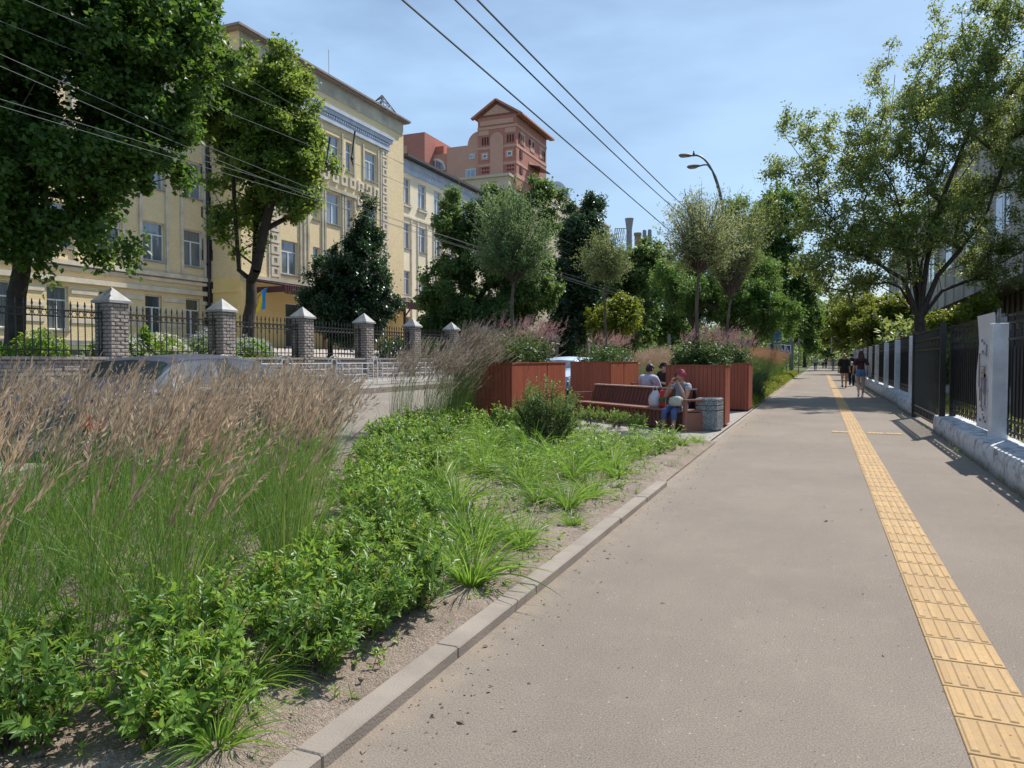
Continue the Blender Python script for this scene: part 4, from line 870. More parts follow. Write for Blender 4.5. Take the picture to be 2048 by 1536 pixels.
m.tube(bez(q, q + Vector((-.3, 0, .35)), tip2 + Vector((.5, 0, .08)), tip2, 8), .05, 8); m.build('arm', mat('lamp_arm', (.10, .105, .11), .5), lp_, smooth=True)
for t, dz in ((tip1, .12), (tip2, -.05)):
    m = MB(); d = Vector((-1, -.1, dz)); m.tube([t + d * x for x in (-.05, .1, .25, .5, .75, .85)], [.06, .09, .14, .16, .13, .05], 10); m.v = [(a, b_, t.z + (c_ - t.z) * .75) for a, b_, c_ in m.v]
    h = m.build('lamp_head', mat('lamp_housing', (.17, .15, .14), .5), lp_, smooth=True); m = MB(); m.ell(tuple(t + d * .5 + Vector((0, 0, -.1))), (.28, .12, .05), 10, 6); m.build('lens', mat('lamp_lens', (.45, .40, .38), .2), h)
pg = MB(); pp = LO[0] + tip1.x + .05, LO[1] + tip1.y, tip1.z; pg.ell((0, 0, .1), (.07, .12, .09), 10, 6); pg.ell((0, -.08, .21), (.045, .05, .05), 8, 5); pg.tube([(0, .05, .1), (0, .22, .02)], [.05, .02], 6); pg.tube([(0, 0, 0), (0, 0, .06)], .012, 4)
o = pg.build('pigeon', mat('bird_dark', (.03, .03, .035), .7), smooth=True); o.location = pp; tag(o, 'small dark bird perched on the upper arm of the street lamp', 'bird')
def wire(a, b_, sag, r, m_, label, name='wire', cat='wire', group=None, n=40):
    a, b_ = Vector(a), Vector(b_); mb = MB(); pts = [a.lerp(b_, t / n) - Vector((0, 0, sag * 4 * (t / n) * (1 - t / n))) for t in range(n + 1)]; mb.tube(pts, r, 5)
    return tag(mb.build(name, m_, smooth=True), label, cat, group), pts
M_WIRE = mat('cable_black', (.015, .016, .018), .5); M_WIRW = mat('cable_pale', (.20, .205, .21), .6)
GW = 'dark wires crossing the sky'; GL = 'pale parallel wires in front of the left trees'
wire((-6.06, 1, 7.0), (-6.06, 66, 7.0), .0, .018, M_WIRE, 'lowest single dark wire slanting down across the sky', group=GW)
wire((-5.0, 1, 6.95), (-5.3, 46.4, 8.4), .25, .018, M_WIRE, 'upper of the two close dark wires running to the lamp', group=GW)
o, pts = wire((-5.12, 1, 6.85), (-5.35, 46.4, 8.1), .38, .016, M_WIRE, 'lower of the two close dark wires running to the lamp', group=GW)
m = MB()
for t in (30, 31.4): p = pts[int(t)]; m.tube([p, p + Vector((.1, 0, .22))], .014, 4)
LWX = -14.
def wfit(p0, p1, X, label, r=.0065, Yend=75):
    a, b_ = AX(*p0, X), AX(*p1, X); s = (b_.z - a.z) / (b_.y - a.y); z0 = a.z + s * (-4 - a.y); zend = a.z + s * .6 * (Yend - a.y)
    sag = 0
    # straight through the two measured points, kept level further on
    n = 30; mb = MB(); pts = []
    for i in range(n + 1):
        y = -4 + (Yend + 4) * i / n; z = a.z + s * (y - a.y) if y < b_.y else b_.z + s * (b_.y - b_.y) + s * (y - b_.y) * math.exp(-(y - b_.y) / 12); pts.append((X, y, z))
    mb.tube(pts, r, 4); return tag(mb.build('wire', M_WIRW, smooth=True), label, 'wire', GL), pts
wfit((50, 0), (512, 197), -14, 'pale wire highest over the dark maple at the left')
wfit((0, 42), (512, 247), -14.3, 'second highest pale wire over the dark maple')
wfit((0, 108), (333, 257), -13.5, 'pale wire third from the top, crossing the maple above a close neighbour')
wfit((0, 132), (333, 277), -13.2, 'pale wire just beneath the third, crossing the maple')
wfit((0, 198), (512, 353), -13, 'upper one of the lowest pair of pale wires')
wfit((0, 212), (512, 365), -12.8, 'lowest pale wire of all, under its twin')
wfit((253, 20), (640, 240), -16, 'thin pale wire rising beside the twin trunked maple', r=.005)
for (px, py, l, lab) in ((710, 262, 1.35, 'dark cable hanger dangling before the tall narrow school window'), (660, 275, 1.2, 'dark cable hanger dangling by the wide top storey window')):
    m = MB(); p = AX(px, py, -13.); m.tube([(0, 0, 0), (-.05, -.1, -l * .55)], [.028, .018], 6); m.lathe([(.02, -l * .55), (.055, -l * .62), (.02, -l * .67)], 8, (-.05, -.1, 0)); m.tube([(-.05, -.1, -l * .66), (-.02, -.08, -l * .78)], .018, 5); o = m.build('cable_hanger', M_WIRE); o.location = p; tag(o, lab, 'hanger', 'cable hangers')
# crossing signs -----------------------------------------------------------
def csign(px, py, d, label):
    p = DP(px, py, d); s = empty('crossing_sign', (p.x, p.y, 0), 0, label, 'road sign', 'pedestrian crossing signs'); z = p.z
    m = MB(); m.tube([(0, .05, 0), (0, .05, z + .4)], .035, 8); m.build('pole', M_STEEL, s)
    m = MB(); m.box(-.42, .42, -.02, .02, z - .42, z + .42); pl = m.build('sign_plate', mat('sign_white', (.75, .76, .78), .4, .02), s)
    m = MB(); m.box(-.33, .33, -.03, -.021, z - .33, z + .33); m.build('blue_field', mat('sign_blue', (.01, .06, .42), .4, .02), pl)
    m = MB(); m.prism([(-.27, z - .24), (.27, z - .24), (0, z + .27)], 1, -.04, -.031); m.build('triangle', MT['sign_white'], pl)
    m = MB(); m.ell((0, -.043, z + .10), (.035, .006, .035), 8, 5)
    for a, b_, r in (((0, z + .07), (.01, z - .05), .03), ((.01, z - .05), (.09, z - .2), .02), ((.01, z - .05), (-.08, z - .2), .02), ((0, z + .05), (.09, z - .02), .014), ((0, z + .05), (-.08, z - .04), .014)): m.tube([(a[0], -.043, a[1]), (b_[0], -.043, b_[1])], r, 5)
    m.build('walking_figure', M_METB, pl)
csign(1561.5, 697, 72, 'blue and white crossing sign, the nearer one beside the striped bollard panel'); csign(1573, 698.5, 72, 'blue and white crossing sign standing clear against the dark trees')
p = DP(1552, 669, 70); s = empty('road_sign', (p.x, p.y, 0), 0, 'large blue road sign half hidden in the leaves', 'road sign'); m = MB(); m.tube([(0, .06, 0), (0, .06, p.z + 1)], .05, 8); m.build('pole', M_STEEL, s); m = MB(); m.box(-.5, .5, -.02, .02, p.z - .9, p.z + .9); m.build('sign_plate', mat('sign_mid_blue', (.02, .13, .34), .5, .1), s)
p = DP(1506, 694, 60); s = empty('billboard', (p.x, p.y, 0), .5, 'plain white roadside kiosk wall beyond the planter flowers', 'kiosk'); m = MB(); m.box(-1.1, .5, 0, 2.2, 0, p.z + .45); m.build('body', mat('kiosk_white', (.55, .58, .60), .5, .08, 1), s); m = MB(); m.box(-1.25, .65, -.15, 2.3, p.z + .45, p.z + .6); m.build('roof', M_STEEL, s)
for q, (px, w_, c_) in enumerate(((1538, .3, 'pale'), (1543.5, .32, 'dark'), (1549, .3, 'pale'), (1556, .42, 'pale'))):
    p = DP(px, 688, 62); m = MB(); m.box(-w_ * .45, w_ * .45, -.1, .1, 0, p.z); o = m.build('info_panel', mat('panel_' + c_, (.42, .43, .42) if c_ == 'pale' else (.05, .055, .07), .6), None); o.location = (p.x, p.y, 0); tag(o, ['narrow pale upright panel nearest the kiosk', 'dark upright panel between two pale ones', 'pale upright panel right of the dark one', 'pale panel standing below the crossing sign'][q], 'panel', 'upright panels by the crossing')
for px, yt, d, r, lab in ((1585, 560, 75, .22, 'thick grey concrete pole before the dark trees by the crossing'), (1598, 665, 70, .05, 'thin grey pole right of the crossing signs'), (1338, 668, 52, .12, 'slim grey pole behind the parked white van')):
    p = DP(px, yt, d); m = MB(); m.tube([(0, 0, 0), (0, 0, p.z)], [r, r * .8], 10)
    if r < .06: m.box(-.1, .1, -.08, .08, 2.6, 3.9)
    o = m.build('pole', mat('pole_grey', (.22, .23, .24), .7), None, smooth=True); o.location = (p.x, p.y, 0); tag(o, lab, 'pole')
p = DP(1663, 690, 80); m = MB(); H = p.z; m.tube([(0, 0, H - .9), (0, 0, H + .95)], .06, 5); m.tube([(0, 0, H + .9), (.5, 0, H + .9)], .05, 5); m.tube([(0, 0, H - .9), (.7, 0, H - .9)], .05, 5); m.tube([(.7, 0, 0), (.7, 0, H - .9)], .05, 5); o = m.build('sign_frame', mat('frame_pale', (.45, .47, .5), .5)); o.location = (p.x, p.y, 0); tag(o, 'pale square metal frame bracket over the far footpath', 'frame')
# ------------------------------------------------------------------ cars
M_TYRE = mat('tyre_rubber', (.02, .02, .02), .8, .1, 8); M_RIM = mat('alloy_rim', (.62, .62, .63), .3, .05, 5, metal=.6); M_CGLS = glassmat('car_glass', (.02, .025, .03), (.9, .95, 1.), .03)
M_REDL = mat('tail_light_red', (.40, .012, .010), .25, .1, 5); M_PLAST = mat('black_plastic', (.03, .03, .032), .6, .1, 6)
def paint(name, c_, metal=.5):
    k = NT(name); k.p.inputs['Base Color'].default_value = (*c_, 1); k.p.inputs['Metallic'].default_value = metal; k.p.inputs['Roughness'].default_value = .62; k.p.inputs['Coat Weight'].default_value = .25; k.p.inputs['Coat Roughness'].default_value = .2
    v = k.coord(); k.l(k.mix(k.noise(v, 3, 4), tuple(x * .92 for x in c_), tuple(min(1, x * 1.05) for x in c_)), k.p.inputs['Base Color']); return k.m
def car(name, label, loc, rz, col, kind='sedan', group=None, plate=True):
    "car along local +y (front), origin on the ground under the rear bumper"
    c_ = empty(name, loc, rz, label, 'car', group); pm = paint(name + '_paint_' + kind, col)
    if kind == 'sedan': L, W, H = 4.45, .88, 1.47; top = [(0, .78, .88), (.12, .92, .95), (.55, .98, .98), (.78, 1.02, 1.03), (1.35, 1.03, 1.38), (1.55, 1.03, 1.43), (2.3, 1.02, 1.47), (3.0, 1.0, 1.40), (3.2, .99, 1.33), (3.75, .96, .98), (4.1, .90, .91), (4.5, .78, .79), (4.62, .6, .62)]; L = 4.62
    else:
        W = .86; hh = 1.5 if kind == 'hatch' else 1.78; top = [(0, .70, .72), (.06, .98, 1.0), (.2, 1.0, hh - .25), (.35, 1.0, hh - .06), (.6, 1.0, hh - .02), (1.6, 1.0, hh), (2.5, 1.0, hh - .05), (2.72, 1.0, hh - .12), (3.3, .98, 1.02), (3.6, .93, .95), (4.0, .84, .86), (4.12, .6, .62)]; L = 4.12
    wh = [.80, L - .88]
    mb = MB(); gl = MB(); ys = [t[0] for t in top]
    ysf = sorted(set([round(x, 3) for x in np.arange(0, L, .09)] + ys)); rows = []
    for y in ysf:
        bz = np.interp(y, ys, [t[1] for t in top]); rz_ = np.interp(y, ys, [t[2] for t in top]); e = 1 - .14 * (max(0, 1 - y / .5) ** 2 + max(0, 1 - (L - y) / .7) ** 2); w_ = W * e
        low = .22
        for wy in wh:
            if abs(y - wy) < .345: low = max(low, .30 + math.sqrt(.345 ** 2 - (y - wy) ** 2))
        low = min(low, bz - .06); cab = max(0, rz_ - bz); k = min(1, cab / .35); rw_ = w_ - .18 * k - .02
        rows.append([(w_ - .05, y, low), (w_, y, min(low + .08, bz - .03) if low < .4 else low + .01), (w_, y, max((low + bz) / 2, low + .02)), (w_ - .02, y, bz - .02), (w_ - .06 * k - .05 * (1 - k), y, bz + .01), (rw_, y, max(bz + .012, rz_ - .05 * k)), (rw_ - .12, y, rz_), (0, y, rz_ + .025)])
    n = 8; V = []
    for r in rows: V += r + [(-a, b_, d) for a, b_, d in r[::-1][1:]]
    nn = 15; fs = []; gf = []
    for i in range(len(rows) - 1):
        ym = (ysf[i] + ysf[i + 1]) / 2; cab = np.interp(ym, ys, [t[2] - t[1] for t in top]); sl = abs(np.interp(ysf[i + 1], ys, [t[2] for t in top]) - np.interp(ysf[i], ys, [t[2] for t in top])) / (ysf[i + 1] - ysf[i])
        for j in range(nn - 1):
            f = (i * nn + j, i * nn + j + 1, (i + 1) * nn + j + 1, (i + 1) * nn + j); side = j in (4, 9); topf = j in (5, 6, 7, 8)
            pillar = any(abs(ym - p) < .06 for p in ((2.0, 1.35) if kind == 'sedan' else (1.5, 2.45, .55)))
            if cab > .12 and ((side and not pillar and .35 < ym < L - 1.0) or (topf and sl > .42 and cab > .04 and j in (5, 6, 7, 8))): gf.append(f)
            else: fs.append(f)
    fs += [tuple(range(nn)), tuple(range((len(rows) - 1) * nn, len(rows) * nn))]
    mb.add(V, fs); mb.build('body', pm, c_, smooth=True)
    parts_ = {}
    for f in gf:
        ys_ = sum(V[i][1] for i in f) / 4; xs_ = sum(V[i][0] for i in f) / 4; jj = f[0] % nn
        key = ('side_window', xs_ > 0, sum(ys_ > p for p in ((2.0, 1.35) if kind == 'sedan' else (1.5, 2.45, .55)))) if jj in (4, 9) else (('windscreen',) if ys_ > L / 2 else ('rear_window',))
        parts_.setdefault(key, []).append(f)
    for key, fl_ in parts_.items():
        us = sorted({i for f in fl_ for i in f}); mp = {u: q for q, u in enumerate(us)}; g2 = MB(); g2.add([V[u] for u in us], [tuple(mp[i] for i in f) for f in fl_]); g2.build(key[0], M_CGLS, c_, smooth=True)
    u = MB(); u.box(-W + .12, W - .12, .1, L - .15, .18, .5); u.build('underbody', M_PLAST, c_)
    for wy in wh:
        for sx in (-1, 1):
            wl = empty('wheel', (sx * (W - .11), wy, .31)); wl.parent = c_
            m = MB(); ring = [(.205, -.1), (.29, -.1), (.315, -.07), (.318, 0), (.315, .07), (.29, .1), (.205, .1)]; vs = []; fs = []
            for k in range(24):
                t = 2 * math.pi * k / 24
                for r, x in ring: vs.append((x, r * math.cos(t), r * math.sin(t)))
            for k in range(24):
                for q in range(6): fs.append((k * 7 + q, k * 7 + q + 1, ((k + 1) % 24) * 7 + q + 1, ((k + 1) % 24) * 7 + q))
            m.add(vs, fs); m.build('tyre', M_TYRE, wl, smooth=True)
            m = MB(); m.tube([(sx * .085, .195 * math.cos(t), .195 * math.sin(t)) for t in [2 * math.pi * k / 24 for k in range(24)]], .016, 6, closed=True)
            for k in range(7): t = 2 * math.pi * k / 7; m.obox((sx * .08, .02 * math.cos(t), .02 * math.sin(t)), (sx * .085, .19 * math.cos(t), .19 * math.sin(t)), .032, .02, (1, 0, 0))
            m.tube([(sx * .06, 0, 0), (sx * .1, 0, 0)], .045, 10); m.tube([(sx * .01, 0, 0), (sx * .03, 0, 0)], .2, 16); m.build('rim', M_RIM, wl)
    for sx in (-1, 1):
        m = MB(); m.bbox(min(sx * (W - .04), sx * (W - .3)), max(sx * (W - .04), sx * (W - .3)), .015 if kind == 'sedan' else .02, .30, .62 if kind == 'sedan' else .72, .80 if kind == 'sedan' else 1.0, .02); m.build('tail_light', M_REDL, c_)
        m = MB(); m.bbox(min(sx * (W - .1), sx * (W - .38)), max(sx * (W - .1), sx * (W - .38)), L - .32, L - .06, .60, .74, .02); m.build('headlight', M_RIM, c_)
        m = MB(); m.ell((sx * (W + .07), L * .655, 1.0), (.1, .06, .07), 10, 6); m.obox((sx * (W - .08), L * .655, .97), (sx * (W + .05), L * .655, .97), .04, .03); m.build('side_mirror', pm, c_, smooth=True)
    m = MB(); m.bbox(-W + .04, W - .04, -.05, .12, .28, .5, .03); m.build('bumper', pm if kind == 'sedan' else M_PLAST, c_); m = MB(); m.bbox(-W + .08, W - .08, L - .1, L + .03, .26, .48, .03); m.build('bumper', pm if kind == 'sedan' else M_PLAST, c_)
    if plate:
        for yy, s0 in ((-.065, -1), (L + .035, 1)):
            m = MB(); m.box(-.26, .26, yy - .005, yy + .005, .36 if kind == 'sedan' else .40, .47 if kind == 'sedan' else .51); pl = m.build('number_plate', mat('plate_white', (.7, .7, .7), .5), c_)
            m = MB()
            for q in (-.19, -.12, -.04, .03, .10, .17): m.box(q, q + .035, yy + s0 * .007 - .001, yy + s0 * .007 + .001, .385 if kind == 'sedan' else .425, .45 if kind == 'sedan' else .49)
            m.build('plate_text', M_METB, pl)
    m = MB(); m.tube([(0, .95 if kind != 'sedan' else 1.75, (1.45 if kind != 'sedan' else 1.46)), (0, .78 if kind != 'sedan' else 1.5, 1.62)], .008, 4); m.build('aerial', M_METB, c_)
    return c_
GC = 'cars parked along the near kerb'
car('parked_car', 'silver blue saloon car parked right behind the tall reed grass', (-8.36, 5.75, 0), 0, (.065, .07, .10), 'sedan', GC)
car('parked_car', 'pale hatchback glimpsed in the gap between two timber planters', (-8.2, 26.7, 0), math.pi, (.36, .46, .58), 'hatch', GC)
car('parked_car', 'light blue car showing above the shoulder of the man in the white shirt', (-7.75, 33.0, 0), 0, (.22, .42, .66), 'hatch', GC)
car('parked_car', 'pale blue van with dark windows behind the planter flowers', (-7.9, 38.5, 0), 0, (.35, .45, .58), 'suv', GC)
# ------------------------------------------------------------------ people
M_SKIN = mat('skin_tan', (.50, .27, .18), .55, .08, 9); M_SKIN2 = mat('skin_pale', (.58, .36, .26), .55, .06, 9)
def cloth(name, c_, var=.1): return mat('cloth_' + name, c_, .85, var, 14, bump=.25, bscale=60)
def hand_pts(V, E, Rr, wi, wrist, dirv, palmn, curl, r0=.0105, s=1.):
    "palm and five separate fingers hanging off wrist vertex wi"
    d = Vector(dirv).normalized(); n = Vector(palmn).normalized(); sd = d.cross(n).normalized(); n = sd.cross(d).normalized(); w_ = Vector(wrist)
    def av(p, r, par): V.append(tuple(p)); Rr.append(r * s); E.append((par, len(V) - 1)); return len(V) - 1
    p0 = av(w_ + d * .045 * s, .026, wi)
    for k, (o_, l) in enumerate(((-.030, .058), (-.010, .070), (.011, .066), (.030, .052))):
        a = w_ + d * .085 * s + sd * o_ * s; i1 = av(a, .0125, p0); dd = d; q = a; pi_ = i1
        for f in (.5, .3, .22):
            dd = (dd * math.cos(curl * (.8 + .12 * k)) + n * math.sin(curl * (.8 + .12 * k))).normalized(); q = q + dd * l * f * s; pi_ = av(q, .0095, pi_)
    q = w_ + d * .03 * s - sd * .032 * s; i1 = av(q, .014, p0); q2 = q + (d * .6 - sd * .6 + n * .4).normalized() * .032 * s; i2 = av(q2, .011, i1); av(q2 + (d * .8 + n * .5).normalized() * .026 * s, .009, i2)
def figure(name, label, J, mats, loc, rz=0, sc=1., fat=1., wear=(), hair=None, fingers=True, look=0., nod=0., shoes=None, sub=2):
    """J: joint positions (metres, facing -y). wear: (part name, material, test(bone, t, p), offset)"""
    f_ = empty(name, loc, rz, label, 'person'); f_.scale = (sc,) * 3
    V = []; E = []; Rr = []; B = []
    def av(p, r, par=None, b_=''): V.append(tuple(p)); Rr.append(r); i = len(V) - 1; B.append(b_); (E.append((par, i)) if par is not None else None); return i
    L = {k: Vector(v) for k, v in J.items() if hasattr(v, '__len__')}
    pel = av(L['pelvis'], .125 * fat, None, 'torso'); mid = L['pelvis'].lerp(L['chest'], .45) + Vector(J.get('belly', (0, -.01, 0))); b1 = av(mid, .12 * fat, pel, 'torso'); ch = av(L['chest'], .128 * (fat * .5 + .5), b1, 'torso'); up_ = av(L['chest'].lerp(L['neck'], .62), .085, ch, 'torso'); nk = av(L['neck'], .052, up_, 'neck'); hd = av(L['neck'].lerp(L['head'], .6), .05, nk, 'neck')
    for sd in ('l', 'r'):
        sh = av(L['sh' + sd], .062 * (fat * .5 + .5), up_, 'torso'); el = L['el' + sd]; wr = L['wr' + sd]
        u1 = av(L['sh' + sd].lerp(el, .35), .050 * fat, sh, 'uarm'); u2 = av(el, .038, u1, 'uarm'); f1 = av(el.lerp(wr, .3), .038 * (fat * .4 + .6), u2, 'farm'); wi = av(wr, .025, f1, 'farm')
        dv = Vector(J.get('hd' + sd, tuple(wr - el))).normalized()
        if fingers:
            n0 = len(V); hand_pts(V, E, Rr, wi, wr, dv, J.get('pn' + sd, (0, 1, 0)), J.get('curl', .5), s=1); B += ['hand'] * (len(V) - n0)
        else: h1_ = av(wr + dv * .06, .028, wi, 'hand'); av(wr + dv * .13, .018, h1_, 'hand')
        hp = av(L['hip' + sd], .098 * fat, pel, 'hip'); kn = L['kn' + sd]; an = L['an' + sd]
        t1 = av(L['hip' + sd].lerp(kn, .4), .082 * fat, hp, 'thigh'); k_ = av(kn, .056 * (fat * .5 + .5), t1, 'thigh'); c1 = av(kn.lerp(an, .32) + Vector((0, .012, 0)), .053 * (fat * .5 + .5), k_, 'calf'); a_ = av(an, .034, c1, 'calf'); fo = Vector(J.get('ft' + sd, tuple(Vector((0, -1, -.25))))).normalized()
        hl = av(an - fo * .035 + Vector((0, 0, -.035)), .032, a_, 'foot'); b2 = av(an + fo * .10 + Vector((0, 0, -.02)), .034, a_, 'foot'); av(an + fo * .17 + Vector((0, 0, -.015)), .024, b2, 'foot')
    me = bpy.data.meshes.new('tmp'); me.from_pydata(V, E, []); o = bpy.data.objects.new('tmp', me); COL.objects.link(o)
    sk = o.modifiers.new('s', 'SKIN'); sk.use_smooth_shade = True; sk.branch_smoothing = .6
    for i, r in enumerate(Rr): me.skin_vertices[0].data[i].radius = (r, r)
    me.skin_vertices[0].data[0].use_root = True
    sb = o.modifiers.new('b', 'SUBSURF'); sb.levels = sub; sb.render_levels = sub
    dg = bpy.context.evaluated_depsgraph_get(); dg.update(); bm_ = bpy.data.meshes.new_from_object(o.evaluated_get(dg)); bpy.data.objects.remove(o); bpy.data.meshes.remove(me)
    nv = len(bm_.vertices); co = np.zeros(nv * 3, np.float32); bm_.vertices.foreach_get('co', co); co = co.reshape(-1, 3); no = np.zeros(nv * 3, np.float32); bm_.vertices.foreach_get('normal', no); no = no.reshape(-1, 3)
    # nearest bone per vertex
    A = np.array([V[a] for a, b_ in E]); Bv = np.array([V[b_] for a, b_ in E]); bn_ = [B[b_] for a, b_ in E]; rad_ = np.array([(Rr[a] + Rr[b_]) / 2 for a, b_ in E])
    AB = Bv - A; t = np.clip(((co[:, None] - A[None]) * AB[None]).sum(2) / np.maximum((AB ** 2).sum(1), 1e-9)[None], 0, 1); dist = np.linalg.norm(co[:, None] - (A[None] + t[..., None] * AB[None]), axis=2) / rad_[None]; bi = dist.argmin(1)
    polys = [tuple(p.vertices) for p in bm_.polygons]; bv = [bn_[i] for i in bi]; par = {b_: a for a, b_ in E}
    # head: shaped sphere joined to the body mesh
    hm = MB(); HR = Matrix.Rotation(R(look), 3, 'Z') @ Matrix.Rotation(R(nod), 3, 'X'); hc = L['head']; n1, m1 = 20, 16; vs = []
    for i in range(m1 + 1):
        a = math.pi * i / m1
        for j in range(n1):
            th = 2 * math.pi * j / n1; x = math.sin(a) * math.sin(th); y = -math.sin(a) * math.cos(th); z = math.cos(a); jaw = max(0, -z)
            X_ = x * .074 * (1 - .32 * jaw ** 1.5); Y_ = y * .093 * (1 - .12 * jaw) - .012 * jaw; Z_ = z * .115
            fr_ = max(0, -y)
            if fr_ > .2:
                Y_ -= .022 * math.exp(-((x / .16) ** 2) - ((z + .12) / .17) ** 2) * fr_; Y_ += .010 * math.exp(-((abs(x) - .36) / .16) ** 2 - ((z - .06) / .12) ** 2) * fr_; Y_ -= .007 * math.exp(-((x / .3) ** 2) - ((z + .45) / .1) ** 2) * fr_; Y_ -= .008 * math.exp(-((x / .3) ** 2) - ((z + .82) / .15) ** 2)
            vs.append(tuple(hc + HR @ Vector((X_, Y_, Z_))))
    hm.add(vs, [(i * n1 + j, (i + 1) * n1 + j, (i + 1) * n1 + (j + 1) % n1, i * n1 + (j + 1) % n1) for i in range(m1) for j in range(n1)])
    for sx in (-1, 1): hm.ell(tuple(hc + HR @ Vector((sx * .075, .005, -.005))), (.012, .02, .032), 8, 6, HR)
    hm.m = 1
    for sx in (-1, 1): hm.ell(tuple(hc + HR @ Vector((sx * .029, -.077, .008))), (.014, .008, .006), 8, 5, HR); hm.obox(tuple(hc + HR @ Vector((sx * .014, -.090, .03))), tuple(hc + HR @ Vector((sx * .045, -.078, .028))), .008, .006)
    hm.m = 2; hm.ell(tuple(hc + HR @ Vector((0, -.092, -.052))), (.022, .008, .006), 8, 5, HR)
    allm = MB(); allm.add([tuple(c_) for c_ in co], polys); allm.v += hm.v; off = nv; allm.f += [tuple(i + off for i in f) for f in hm.f]; allm.mi += hm.mi
    dark = mat('eye_dark', (.03, .02, .02), .3); lips = mat('lips', (.35, .10, .09), .5)
    body = allm.build('body', [mats, dark, lips], f_, smooth='all', fix=False)
    for pn, pm, test, offs in wear:
        keep = [test(bv[i], Vector(co[i])) for i in range(nv)]; fs = [p for p in polys if sum(keep[i] for i in p) >= len(p) - 1 and any(keep[i] for i in p)]
        if not fs: continue
        used = sorted({i for p in fs for i in p}); mp = {u: k for k, u in enumerate(used)}; w_ = MB(); w_.add([tuple(co[i] + no[i] * offs + np.array([0, 0, .004 * math.sin(co[i][0] * 60 + co[i][2] * 45)])) for i in used], [tuple(mp[i] for i in p) for p in fs]); ow = w_.build(pn, pm, f_, smooth='all', fix=False)
    if hair:
        hmat, ln, vol = hair[:3]; style = hair[3] if len(hair) > 3 else ''
        h = MB(); vs = []; n1, m1 = 22, 14; rn = random.Random(7)
        for i in range(m1 + 1):
            a = math.pi * .62 * i / m1
            for j in range(n1):
                th = 2 * math.pi * j / n1; y = -math.cos(th); x = math.sin(th); back = (1 + math.cos(th - math.pi)) / 2
                aa = a * (1.0 if back > .35 else .62 + back * .9); rr_ = vol * (1 + .14 * mnoise.noise((x * 3, y * 3, a * 4)) + rn.uniform(-.05, .05) * (1 + a))
                vs.append(tuple(hc + HR @ Vector((math.sin(aa) * x * .080 * rr_, math.sin(aa) * y * .098 * rr_ + .006, math.cos(aa) * .120 * rr_ + .004))))
        h.add(vs, [(i * n1 + j, (i + 1) * n1 + j, (i + 1) * n1 + (j + 1) % n1, i * n1 + (j + 1) % n1) for i in range(m1) for j in range(n1)])
        if ln:
            for k in range(16):
                x = -.075 + .15 * k / 15; p0 = hc + HR @ Vector((x * 1.0, .06 + .03 * math.cos(x * 20), .03)); h.tube([p0, p0 + Vector((x * .2, .035, -ln * .35)), p0 + Vector((x * .35 + rn.uniform(-.01, .01), .045, -ln * .75)), p0 + Vector((x * .25 + rn.uniform(-.02, .02), .04, -ln + rn.uniform(-.03, .02)))], [.022, .022, .018, .005], 6)
        h.build('hair', hmat, f_, smooth='all', fix=False)
    if shoes:
        for sd in ('l', 'r'):
            an = L['an' + sd]; fo = Vector(J.get('ft' + sd, (0, -1, -.25))); fo.z = 0; fo.normalize(); m = MB(); rot = Matrix.Rotation(math.atan2(fo.x, -fo.y), 3, 'Z'); cen = an + fo * .06
            zf = an.z - .075; m.ell(tuple(Vector((cen.x, cen.y, zf + .018))), (.045, .135, .02), 12, 6, rot)
            if shoes[1] == 'shoe': m.ell(tuple(Vector((cen.x, cen.y, zf + .045))), (.045, .128, .042), 12, 8, rot)
            else: m.obox(tuple(cen + fo * .04 + Vector((-.045 * fo.y * -1, 0, -.03)) + rot @ Vector((-.045, 0, 0)) * 0), tuple(cen + fo * .04 + Vector((0, 0, -.0))), .02, .02)
            m.build('shoe', shoes[0], f_, smooth='all', fix=False)
    return f_
SIT = dict(pelvis=(0, .02, .52), chest=(0, .05, .87), neck=(0, .03, 1.09), head=(0, .0, 1.23), shl=(.19, .03, 1.03), shr=(-.19, .03, 1.03), hipl=(.10, -.03, .50), hipr=(-.10, -.03, .50), knl=(.13, -.43, .50), knr=(-.12, -.42, .50), anl=(.12, -.44, .085), anr=(-.15, -.42, .085), belly=(0, -.06, 0))
J = dict(SIT, ell=(.24, -.16, .74), elr=(-.27, -.18, .76), wrl=(.085, -.19, 1.05), wrr=(-.11, -.20, 1.09), hdl=(-.6, .1, .55), hdr=(.45, .1, .8), pnl=(-.5, .6, 0), pnr=(.5, .6, 0), curl=.55)
def tshirt(b_, p, bones=('torso', 'hip'), z0=.0): return b_ in bones
blk = cloth('black', (.012, .012, .014)); 
bx_, by_ = -2.55, 14.92
def stripes():
    k = NT('cloth_grey_striped'); c = k.n('ShaderNodeTexCoord'); s_ = k.n('ShaderNodeSeparateXYZ'); k.l(c.outputs['Object'], s_.inputs[0]); st = k.math('GREATER_THAN', k.math('SINE', k.math('MULTIPLY', s_.outputs[2], 210)), .1)
    out = k.math('GREATER_THAN', k.math('ABSOLUTE', s_.outputs[0]), .115); k.l(k.mix(k.math('MULTIPLY', st, out), k.mix(out, (.20, .235, .31), (.60, .59, .60)), (.05, .05, .07)), k.p.inputs['Base Color']); k.p.inputs['Roughness'].default_value = .9; return k.m
